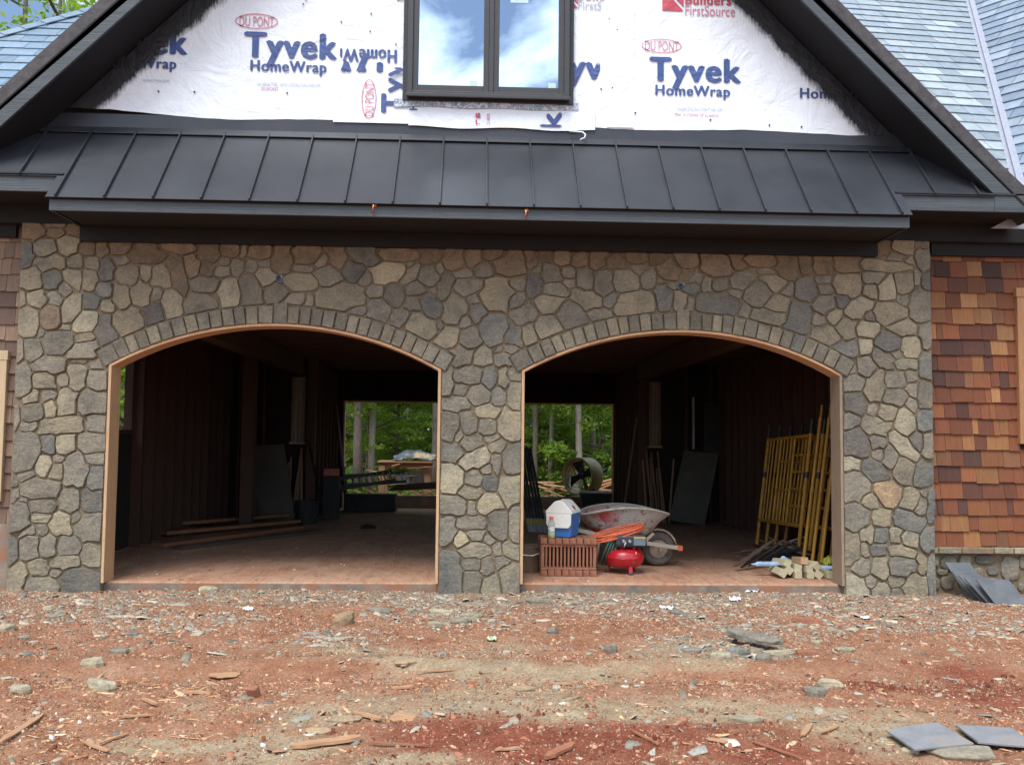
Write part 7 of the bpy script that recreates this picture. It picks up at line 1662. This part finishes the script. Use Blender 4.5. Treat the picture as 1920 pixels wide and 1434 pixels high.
# ---- sheets leaning inside
M['ply'] = simple('grey_green_sheet', (0.088, 0.083, 0.072), 0.85, var=0.2, scale=3, bump=0.15)
def lean_sheet(c4, lab): tag(MB().prism(c4, (0.0, 0.014, 0.0)).build('sheet', M['ply'], bevel=0.002), lab, 'sheet')
lean_sheet([(-3.42, 6.35, 0.0), (-2.86, 6.25, 0.06), (-3.16, 6.72, 1.24), (-3.74, 6.80, 1.20)], 'grey-green board sheet leaning in left bay, front one'); lean_sheet([(-3.62, 6.42, 0.0), (-3.25, 6.40, 0.0), (-3.45, 6.86, 1.19), (-3.86, 6.90, 1.19)], 'grey-green board sheet leaning in left bay, rear one')
lean_sheet([(3.12, 6.32, 0.08), (3.66, 6.18, 0.0), (4.04, 6.70, 1.15), (3.47, 6.80, 1.20)], 'grey-green board sheet leaning against rear wall in right bay')
# thin laths standing below the narrow windows
M['lath'] = wood('rough_lath', (0.16, 0.085, 0.055), (0.30, 0.19, 0.13), grain=(3, 3, 0.3))
for sx in (-1, 1):
    for k in range(9):
        x = sx*3.0+(k-4)*0.045; rl = random.Random(k+sx*50); h_ = rl.uniform(0.95, 1.24) if sx < 0 else rl.uniform(0.9, 1.22)
        o = MB().box((0, 0, h_/2), (0.030, 0.014, h_)).build('lath', M['lath']); o.location = (x, 6.66+rl.uniform(-.05, .05), 0.0); o.rotation_euler = (R(-12+rl.uniform(-2, 1)), R(rl.uniform(-4, 4)), rl.uniform(-.3, .3))
        tag(o, '%s rough lath from the left, leaning below the narrow window %s of the passage' % (ORD[k], 'left' if sx < 0 else 'right'), 'lath', 'laths below the %s window' % ('left' if sx < 0 else 'right'))
def stick(a_, b_, w_, mat, name, lab, cat): tag(MB().bar(a_, b_, w_, w_*0.7).build(name, mat), lab, cat)
stick((-2.50, 6.4, 0.42), (-2.80, 6.85, 1.32), 0.024, M['black_metal'], 'pole', 'thin dark pole leaning beside the left narrow window', 'pole')
stick((-2.38, 8.8, 0.0), (-2.66, 9.0, 1.95), 0.06, M['stud'], 'plank', 'long plank leaning in the left side of the passage', 'plank')
stick((2.45, 6.9, 0.02), (2.70, 6.95, 1.75), 0.028, M['lath'], 'pole', 'thin pale pole leaning at the right side of the passage', 'pole')
stick((-0.62, 4.9, 0.0), (-0.42, 5.1, 0.42), 0.022, M['steel'], 'rod', 'thin pale rod leaning by the left side of the centre pier', 'rod')
# bin and red case on it
p = (-2.66, 6.15); b_ = MB().lathe([(0.15, 0), (0.19, 0.34), (0.20, 0.34), (0.20, 0.36), (0.18, 0.36), (0.145, 0.02)], 20).build('bin', M['felt']); b_.location = (*p, 0); tag(b_, 'black round bin next to the leaning sheets in left bay', 'bin')
b_ = MB().box((0, 0, 0.36), (0.26, 0.20, 0.72)).build('box', M['felt'], bevel=0.01); b_.location = (-2.40, 6.9, 0); tag(b_, 'dark tall box at the left passage corner', 'box')
M['pinkred'] = simple('faded_red_case', (0.40, 0.12, 0.08), 0.6, bump=0.1); cs = MB().box((0, 0, 0.06), (0.24, 0.16, 0.12)).build('case', M['pinkred'], bevel=0.01); cs.location = (-2.40, 6.88, 0.722); tag(cs, 'small faded red case on the dark tall box', 'case'); MB().tube([(-0.06, 0, 0.12), (-0.05, 0, 0.15), (0.05, 0, 0.15), (0.06, 0, 0.12)], 0.008, 6).build('handle', M['felt'], cs)
# ladders lying on a dark trestle at the rear, left of the pier
M['dark_al'] = simple('dark_ladder', (0.05, 0.055, 0.05), 0.5, var=0.2, bump=0.05); M['pale_al'] = simple('ladder_rung', (0.25, 0.26, 0.24), 0.5, bump=0.05)
for k, (a_, b_, lab) in enumerate((((-2.55, 8.55, 0.50), (-1.55, 8.95, 0.66), 'dark ladder lying across the trestle at the rear, front one'), ((-2.50, 8.95, 0.55), (-1.35, 9.25, 0.62), 'dark ladder lying across the trestle at the rear, back one'))):
    a_, b_ = Vector(a_), Vector(b_); d = (b_-a_); sd = Vector((-d.y, d.x, 0)).normalized()*0.13+Vector((0, 0, 0.08)); l_ = MB().bar(a_-sd, b_-sd, 0.03, 0.06).build('ladder', M['dark_al']); tag(l_, lab, 'ladder', 'ladders on the trestle')
    MB().bar(a_+sd, b_+sd, 0.03, 0.06).build('rail', M['dark_al'], l_)
    for i in range(9): q = a_+d*((i+0.5)/9); MB().bar(q-sd, q+sd, 0.028, 0.02, up=d).build('rung', M['pale_al'], l_)
tr = MB().box((-1.95, 8.8, 0.16), (0.95, 0.45, 0.32)).build('trestle', M['felt'], bevel=0.02); tag(tr, 'low dark trestle at the rear behind the left arch', 'trestle')
for k in range(4):
    o = MB().box((0, 0, 0), (1.1, 0.12, 0.035)).build('board', M['lumber_d'], bevel=0.003); o.location = (-1.05+0.05*k, 8.5-0.1*k, 0.44+0.036*k); o.rotation_euler = (0, -0.06, 0.15*k-0.2); tag(o, 'dark board on the trestle, %s of four' % ('lowest', 'second from below', 'third from below', 'topmost')[k], 'board')
# dark strips with labelled ends leaning behind the centre pier
M['strip'] = simple('dark_trim_strip', (0.035, 0.037, 0.042), 0.45, var=0.2, bump=0.05); M['strip_end'] = simple('silver_wrap', (0.30, 0.31, 0.32), 0.5, var=0.4, scale=20, bump=0.2)
for k in range(6):
    a_ = Vector((0.78+0.045*k, 5.0-0.02*k, 0.0)); b_ = a_+Vector((-0.22, 0.30, 1.26-0.02*(k % 3))); o = MB().bar(a_+(b_-a_)*0.16, b_, 0.036, 0.02).build('trim_strip', M['strip']); tag(o, '%s dark trim strip from the left leaning behind the centre pier' % ORD[k], 'strip', 'trim strips leaning behind the centre pier')
    e_ = MB().bar(a_, a_+(b_-a_)*0.16, 0.040, 0.024).build('wrapped_end', M['strip_end'], o); MB().bar(a_+(b_-a_)*0.10, a_+(b_-a_)*0.14, 0.043, 0.027).build('sticker', M['yellow_strip'], e_)
# ---- drum fan on the rear curb, dark box before it
fc = at(1092, 893, YB+0.24); fan = empty('drum_fan', (fc[0], YB+0.24, 0.24)); tag(fan, 'large yellow-green drum fan on the rear curb seen through right arch', 'fan'); fan.rotation_euler = (0, 0, R(-42)); fan.scale = (1.14, 1.14, 1.14)
M['fan_y'] = simple('olive_yellow_enamel', (0.36, 0.29, 0.075), 0.5, var=0.15, bump=0.05); TF = Matrix.Translation((0, 0, 0.36)) @ Matrix.Rotation(R(90), 4, 'X')
MB().lathe([(0.30, -0.17), (0.325, -0.17), (0.325, 0.17), (0.30, 0.17), (0.30, -0.17)], 36, TF, cap=False).build('drum', M['fan_y'], fan)
for z_ in (-0.165, 0.165):
    g_ = MB()
    for rr_ in (0.12, 0.19, 0.25): g_.tube([tuple(TF @ Vector((rr_*math.cos(2*math.pi*i/24), rr_*math.sin(2*math.pi*i/24), z_))) for i in range(24)], 0.004, 5, closed=True)
    for i in range(6): a = 2*math.pi*i/6; g_.tube([tuple(TF @ Vector((0.03*math.cos(a), 0.03*math.sin(a), z_))), tuple(TF @ Vector((0.30*math.cos(a), 0.30*math.sin(a), z_)))], 0.006, 5)
    g_.build('guard', M['black_metal'], fan)
MB().lathe([(0.05, -0.06), (0.06, 0.0), (0.05, 0.10)], 16, TF).build('motor', M['black_metal'], fan)
for i in range(4):
    a = 2*math.pi*i/4+0.4; u = Vector((math.cos(a), math.sin(a), 0)); t = Vector((-math.sin(a), math.cos(a), 0)); q = [u*0.05-t*0.04+Vector((0, 0, -0.03)), u*0.27-t*0.09+Vector((0, 0, -0.05)), u*0.27+t*0.09+Vector((0, 0, 0.05)), u*0.05+t*0.04+Vector((0, 0, 0.03))]
    MB().prism([TF @ v for v in q], (0, 0.006, 0)).build('blade', M['black_metal'], fan)
for sx in (-1, 1): MB().bar((sx*0.22, -0.16, 0.02), (sx*0.22, 0.16, 0.02), 0.04, 0.04).bar((sx*0.22, 0, 0.03), (sx*0.24, 0, 0.16), 0.04, 0.03).build('stand', M['black_metal'], fan)
p = at(1117, 935, 9.15); bx_ = MB().box((0, 0, 0.19), (0.56, 0.30, 0.34), taper=-0.06).build('box', M['felt'], bevel=0.008); bx_.location = (p[0], 9.2, 0.0); tag(bx_, 'black open box in front of the drum fan', 'box')
p = at(1117, 918, 9.15); MB().box((0, -0.02, 0.365), (0.54, 0.28, 0.012), Matrix.Rotation(0.12, 3, 'X')).build('flap', M['strip_end'], bx_)
# small pale blocks and litter on the left bay floor
for k, (px, py) in enumerate(((385, 968), (407, 966), (450, 963))):
    p = onfloor(px, py); o = MB().box((0, 0, 0.03), (0.10, 0.10, 0.06)).build('pale_block', M['strip_end'], bevel=0.006); o.location = p; tag(o, 'small pale block on the floor below dark left wall, %s of three' % ('leftmost', 'middle', 'rightmost')[k], 'block')
p = onfloor(535, 975); drape('plastic_sheet', M['strip_end'], (p.x, p.y, 0), 0.25, 0.15, 0.05, 14, 'crumpled clear plastic at the end of the lumber pile', 'plastic'); p = onfloor(690, 990); drape('rag', M['felt'], (p.x, p.y, 0), 0.22, 0.16, 0.05, 15, 'small dark rag on the left bay floor', 'rag')
# ---- things out behind the house
tb = empty('work_table', (-1.55, 12.2, GND)); tag(tb, 'rough wooden work table behind the house seen through left arch', 'table'); M['tarp'] = simple('blue_grey_tarp', (0.10, 0.125, 0.155), 0.5, var=0.6, scale=5, bump=0.4, dirt=((0.5, 0.36, 0.2), 0.50, 2.2))
for sx in (-1, 1):
    for sy in (-1, 1): MB().box((sx*0.50, sy*0.35, 0.42), (0.13, 0.09, 0.84)).build('leg', M['block_o'], tb)
for sy in (-1, 1): MB().box((0, sy*0.35, 0.86), (1.15, 0.05, 0.12)).build('rail', M['lumber'], tb)
MB().box((0, 0, 0.93), (1.2, 0.85, 0.03)).build('top', M['block_o'], tb); MB().box((0, 0.05, 0.45), (0.95, 0.6, 0.03)).build('shelf', M['block_o'], tb)
drape('tarp', M['tarp'], (-1.35, 12.2, GND+0.95), 0.95, 0.75, 0.20, 21, 'blue-grey tarp bundled on the work table behind the house', 'tarp')
for k, (c, s_) in enumerate((((-1.6, 12.1, GND+0.47), (0.3, 0.25, 0.22)), ((-1.25, 12.15, GND+0.47), (0.28, 0.3, 0.25)))):
    o = MB().box((0, 0, s_[2]/2), s_).build('carton', M['strip_end'] if k else M['tubeblue'], bevel=0.006); o.location = c; tag(o, ('pale blue carton on the work table shelf', 'grey carton on the work table shelf')[k], 'carton')
for k in range(7):
    o = MB().box((0, 0, 0), (0.12, 1.9, 0.04)).build('board', M['block_o'], bevel=0.003); o.location = (3.05+0.13*(k % 3)+0.03*k, 12.6, GND+0.40+0.05*(k//3)+0.012*k); o.rotation_euler = (R(-14), 0.04*k, R(18+3*k)); tag(o, 'fresh orange board in the stack outside behind the drum fan', 'board', 'boards stacked behind the drum fan')
crib = MB().box((3.3, 12.6, GND+0.17), (1.0, 1.2, 0.34)).build('cribbing', M['lumber'], bevel=0.01); tag(crib, 'wooden cribbing under the outdoor board stack', 'cribbing')
for k in range(14):
    rk = random.Random(k+90); o = plank(rk.uniform(0.5, 1.0), 0.12, 0.03, 700+k).build('wood_scrap', M['scrap'] if k % 3 else M['block_o']); o.location = (1.75+rk.uniform(-.45, .45), 12.8+rk.uniform(-.4, .4), GND+0.06+0.035*k*(1 if k < 12 else 0.8)); o.rotation_euler = (rk.uniform(-.2, .2), rk.uniform(-.35, .35), rk.uniform(-.9, .9)); tag(o, 'orange scrap board in the heap out behind the trim strips', 'wood scrap', 'scrap heap behind the house')
for k in range(10):
    rk = random.Random(k+190); o = plank(rk.uniform(0.4, 0.9), 0.10, 0.03, 800+k).build('wood_scrap', M['scrap'] if k % 2 else M['lumber']); o.location = (-0.75+rk.uniform(-.3, .3), 11.6+rk.uniform(-.4, .4), GND+0.06+0.05*k); o.rotation_euler = (rk.uniform(-.2, .2), rk.uniform(-.4, .4), rk.uniform(-.9, .9)); tag(o, 'scrap board in the heap right of the outdoor work table', 'wood scrap', 'scrap heap by the work table')
for k in range(8):
    rk = random.Random(k+390); o = plank(rk.uniform(0.6, 1.3), 0.13, 0.04, 900+k).build('wood_scrap', M['block_o'] if k % 2 else M['lumber']); o.location = (-1.5+rk.uniform(-.55, .75), 11.75+rk.uniform(-.25, .25), GND+0.10+0.115*k); o.rotation_euler = (rk.uniform(-.3, .3), rk.uniform(-.5, .5), rk.uniform(-.8, .8)); tag(o, 'orange scrap board tossed against the outdoor work table', 'wood scrap', 'scrap thrown at the work table')
for k in range(9):
    rk = random.Random(k+590); p = onfloor(1385+k*17, 1052-3*(k % 3)); o = plank(rk.uniform(0.25, 0.6), 0.07, 0.02, 950+k).build('scrap_board', (M['bark'], M['lath'], M['strip_end'])[k % 3]); o.location = (p.x, p.y+rk.uniform(0.0, 0.25), 0.03+0.018*k*(k % 2)+rk.uniform(0, 0.05)); o.rotation_euler = (rk.uniform(-.3, .3), rk.uniform(-.35, .35), rk.uniform(-1.3, 1.3)); tag(o, '%s loose scrap from the left at the foot of the scaffold heap' % ORD[k], 'scrap', 'loose scraps at the scaffold heap')
# ================================================================ woods behind and beside the house
def leaf_mat(name, a, b_, c_):
    m, t, b = newmat(name); oi = nd(t, 'ShaderNodeObjectInfo'); at2 = nd(t, 'ShaderNodeAttribute', attribute_name='tint')
    r = nd(t, 'ShaderNodeValToRGB'); e = r.color_ramp.elements; e.new(0.5)
    for el, (p, c) in zip(e, ((0.0, a), (0.5, b_), (1.0, c_))): el.position = p; el.color = (*c, 1)
    t.links.new(at2.outputs['Fac'], r.inputs['Fac']); t.links.new(r.outputs['Color'], b.inputs['Base Color']); b.inputs['Roughness'].default_value = 0.55; b.inputs['Specular IOR Level'].default_value = 0.2
    tr_ = nd(t, 'ShaderNodeBsdfTranslucent'); t.links.new(mixc(t, r.outputs['Color'], (1.5, 1.6, 0.6), 1.0, 'MULTIPLY'), tr_.inputs['Color'])
    mx = nd(t, 'ShaderNodeMixShader'); mx.inputs[0].default_value = 0.5; t.links.new(b.outputs[0], mx.inputs[1]); t.links.new(tr_.outputs[0], mx.inputs[2]); t.links.new(mx.outputs[0], t.nodes['Material Output'].inputs['Surface']); return m
M['leaf'] = leaf_mat('leaves', (0.10, 0.185, 0.04), (0.18, 0.285, 0.06), (0.30, 0.38, 0.09)); M['leaf_d'] = leaf_mat('dark_leaves', (0.07, 0.13, 0.04), (0.12, 0.20, 0.06), (0.19, 0.27, 0.085)); M['trunk'] = simple('bark', (0.145, 0.125, 0.10), 0.95, var=0.4, scale=6, bump=0.8, stretch=(6, 6, 0.8)); M['trunk_p'] = simple('pale_bark', (0.26, 0.24, 0.20), 0.95, var=0.35, scale=6, bump=0.6, stretch=(5, 5, 1))
def leaves_mesh(name, C, size, seed, flat=0.55):
    g = np.random.default_rng(seed); n = len(C)
    nrm_ = g.normal(0, 1, (n, 3)); nrm_[:, 2] = np.abs(nrm_[:, 2])+flat; nrm_ /= np.linalg.norm(nrm_, axis=1)[:, None]
    a = np.cross(nrm_, g.normal(0, 1, (n, 3))); a /= np.linalg.norm(a, axis=1)[:, None]+1e-9; b = np.cross(nrm_, a)
    s = (size*g.uniform(0.6, 1.35, n))[:, None]
    V = np.stack([C-a*s, C+b*s*0.48, C+a*s, C-b*s*0.48], 1).reshape(-1, 3); Fq = np.arange(n*4).reshape(n, 4)
    me = fast_mesh(name, V, Fq); tint = np.repeat(np.clip(g.normal(0.5, 0.22, n), 0, 1), 4).astype(np.float32)
    at3 = me.attributes.new('tint', 'FLOAT', 'POINT'); at3.data.foreach_set('value', tint); return me
def make_tree(seed, H, crown0, spread, nlimb, nleaf, size, sprays=True):
    g = np.random.default_rng(seed); tr = MB(); lean = g.uniform(-0.03, 0.03, 2)*H
    tp = [(lean[0]*(max(z, 0)/H)**1.5+0.04*math.sin(z*1.1+seed), lean[1]*(max(z, 0)/H)**1.5, z) for z in np.linspace(-0.3, H*0.97, 10)]
    r0 = 0.0075*H+0.02; tr.tube(tp, [r0*(1.25 if i == 0 else 1)*(1-0.9*i/10) for i in range(10)], 9); C = []
    for k in range(nlimb):
        z = crown0+(H*0.96-crown0)*(k/max(1, nlimb-1))**0.9; f = (z-crown0)/(H-crown0+1e-6); L = spread*(0.45+0.75*math.sin(math.pi*min(1, 0.28+0.72*f))**0.8)*g.uniform(0.65, 1.15)*(1 if f < 0.85 else 0.5)
        az = k*2.4+g.uniform(-0.5, 0.5); d = np.array([math.cos(az), math.sin(az), 0.0]); z0 = z-0.15*L; z0 = max(z0, 0.1); base_ = np.array([np.interp(z0, [q[2] for q in tp], [q[0] for q in tp]), np.interp(z0, [q[2] for q in tp], [q[1] for q in tp]), z0]); tip = base_+d*L+np.array([0, 0, 0.28*L*g.uniform(0.1, 1.2)])
        mid = (base_+tip)/2+np.array([0, 0, 0.07*L]); tr.tube([tuple(base_), tuple(mid), tuple(tip)], [0.016*L+0.012, 0.010*L+0.008, 0.006], 5)
        m_ = int(nleaf/nlimb*(0.4+0.9*L/spread)); nt2 = max(4, int(L*3.5)); tips = base_+(tip-base_)*g.uniform(0.25, 1.08, (nt2, 1))+g.normal(0, 0.14*L, (nt2, 3))*np.array([1, 1, 0.42])
        q = tips[g.integers(0, nt2, m_)]+g.normal(0, 1, (m_, 3))*np.array([0.20, 0.20, 0.055 if sprays else 0.16])*spread*0.42; C.append(q)
    C = np.concatenate(C); return tr.mesh('trunk', True), leaves_mesh('crown', C, size, seed)
def plant_tree(name, meshes, loc, yaw, sc, lab, cat, grp, trunk='trunk', leaf='leaf'):
    o = empty(name, loc); o.rotation_euler = (0, 0, yaw); o.scale = (sc, sc, sc); tag(o, lab, cat, grp)
    for nm, me, mt in (('trunk', meshes[0], M[trunk]), ('crown', meshes[1], M[leaf])):
        me2 = me
        if me.materials and me.materials[0] != mt:
            key = me.name+mt.name
            if key not in _mv: _mv[key] = me.copy(); _mv[key].materials.clear(); _mv[key].materials.append(mt)
            me2 = _mv[key]
        link(nm, me2, mt, o)
    return o
_mv = {}
T_under = [make_tree(s, 7.0, 1.2, 2.6, 22, 14000, 0.062) for s in (11, 12)]
T_tall = [make_tree(s, 15.0, 6.5, 3.0, 22, 4200, 0.13) for s in (21, 22)]
T_thin = [make_tree(s, 15.0, 3.5, 2.2, 26, 4200, 0.085) for s in (25, 26)]
T_bush = [make_tree(s, 2.6, 0.25, 1.5, 14, 4500, 0.075, sprays=False) for s in (31,)]
def X_at(px, y): return at(px, 800, y)[0]
SPEC = [ # px, y, kind, scale, trunk material, label
 (672, 15.3, 'tall', .95, 'trunk', 'thick dark trunked tree nearest the left jamb of the rear opening'), (698, 15.7, 'tall', .75, 'trunk_p', 'pale trunked tree just right of the thick dark trunk'), (817, 15.5, 'tall', .85, 'trunk', 'dark trunked tree next to the left side of centre pier'), (1085, 15.3, 'tall', .72, 'trunk_p', 'pale straight trunked tree behind the drum fan'), (1112, 16.4, 'tall', .62, 'trunk_p', 'slim grey tree right of the pale straight trunk'), (1034, 15.9, 'tall', .55, 'trunk_p', 'thin pale leaning tree left of the drum fan'), (1004, 15.6, 'tall', .62, 'trunk', 'dark tree next to the right side of centre pier'), (1018, 27, 'tall', 1.0, 'trunk', 'slim dark tree deeper in the woods beyond the trim strips'), (760, 26, 'tall', 1.0, 'trunk_p', 'slim tree deep in the woods above the work table'), (745, 17.5, 'under', .75, 'trunk', 'spreading bright green sapling above the work table'), (690, 17, 'under', .7, 'trunk', 'bright layered sapling at the left jamb of rear opening'), (800, 22, 'under', 1.0, 'trunk', 'layered green understory tree left of the centre pier'), (1000, 17.5, 'under', .8, 'trunk_p', 'bright green sapling right of the centre pier'), (1060, 24, 'under', 1.0, 'trunk', 'deep green understory tree above the drum fan'), (1130, 20, 'under', .95, 'trunk', 'green understory tree at the right jamb of rear opening'), (640, 23, 'under', 1.1, 'trunk', 'green understory tree behind the left rear wall'), (900, 21, 'under', 1.0, 'trunk', 'green tree hidden behind the centre pier'), (1180, 24, 'under', 1.1, 'trunk', 'green tree behind the right rear wall'), (1130, 16, 'bush', 1.0, 'trunk', 'low leafy bush right behind the board stack'), (1030, 17, 'bush', .8, 'trunk', 'low bush behind the orange scrap heap'), (232, 11.5, 'under', .9, 'trunk', 'bright green tree seen through the left side window'), (236, 9.5, 'bush', 1.1, 'trunk', 'low green bush seen through the left side window'), (250, 15, 'under', 1.0, 'trunk', 'deeper green tree seen through the left side window')]
for i, (px, y, kd, sc, tk, lab) in enumerate(SPEC):
    ms = {'tall': T_tall, 'under': T_under, 'bush': T_bush}[kd]; plant_tree({'tall': 'tall_tree', 'under': 'understory_tree', 'bush': 'bush'}[kd], ms[i % len(ms)], (X_at(px, y), y, GND), i*1.3, sc, lab, 'bush' if kd == 'bush' else 'tree', 'trees behind the house', tk, 'leaf')
for i, (px, y, sc, lab) in enumerate(((25, 16, 1.15, 'tall tree above left slate roof, at the left picture edge'), (70, 19, 1.2, 'tall tree above left slate roof, in the middle'), (110, 23, 1.2, 'tall tree above left slate roof, nearest the gable'))):
    plant_tree('tall_tree', T_thin[i % 2], (X_at(px, y), y, GND), 0.7+i*2.1, sc, lab, 'tree', 'trees above the left roof', 'trunk', 'leaf')
# the far woods read as one mass
g = np.random.default_rng(77); n = 70000
Xw = g.uniform(-32, 32, n); Yw = 30+g.uniform(0, 9, n); cl_ = np.array([mnoise.noise(Vector((a*0.35, b*0.35, c))) for a, b, c in zip(Xw, Yw, g.uniform(0, 3, n))]); Zw = np.clip(g.beta(1.1, 1.5, n)*6.5+cl_*1.2, 0.05, 8)
tag(link('far_woods', leaves_mesh('far_woods', np.stack([Xw, Yw, Zw+GND], 1), 0.26, 5), M['leaf_d']), 'dense dark green woods far behind the house', 'woods', kind='stuff')
n = 26000; Xw = g.uniform(-14, 14, n); Yw = g.uniform(14.8, 30, n); Zw = np.abs(g.normal(0, 0.22, n))*(0.4+0.6*np.array([abs(mnoise.noise(Vector((a*0.6, b*0.6, 3)))) for a, b in zip(Xw, Yw)])*2)
tag(link('undergrowth', leaves_mesh('undergrowth', np.stack([Xw, Yw, Zw+GND], 1), 0.10, 6), M['leaf_d']), 'low leafy undergrowth on the woodland floor behind the house', 'undergrowth', kind='stuff')
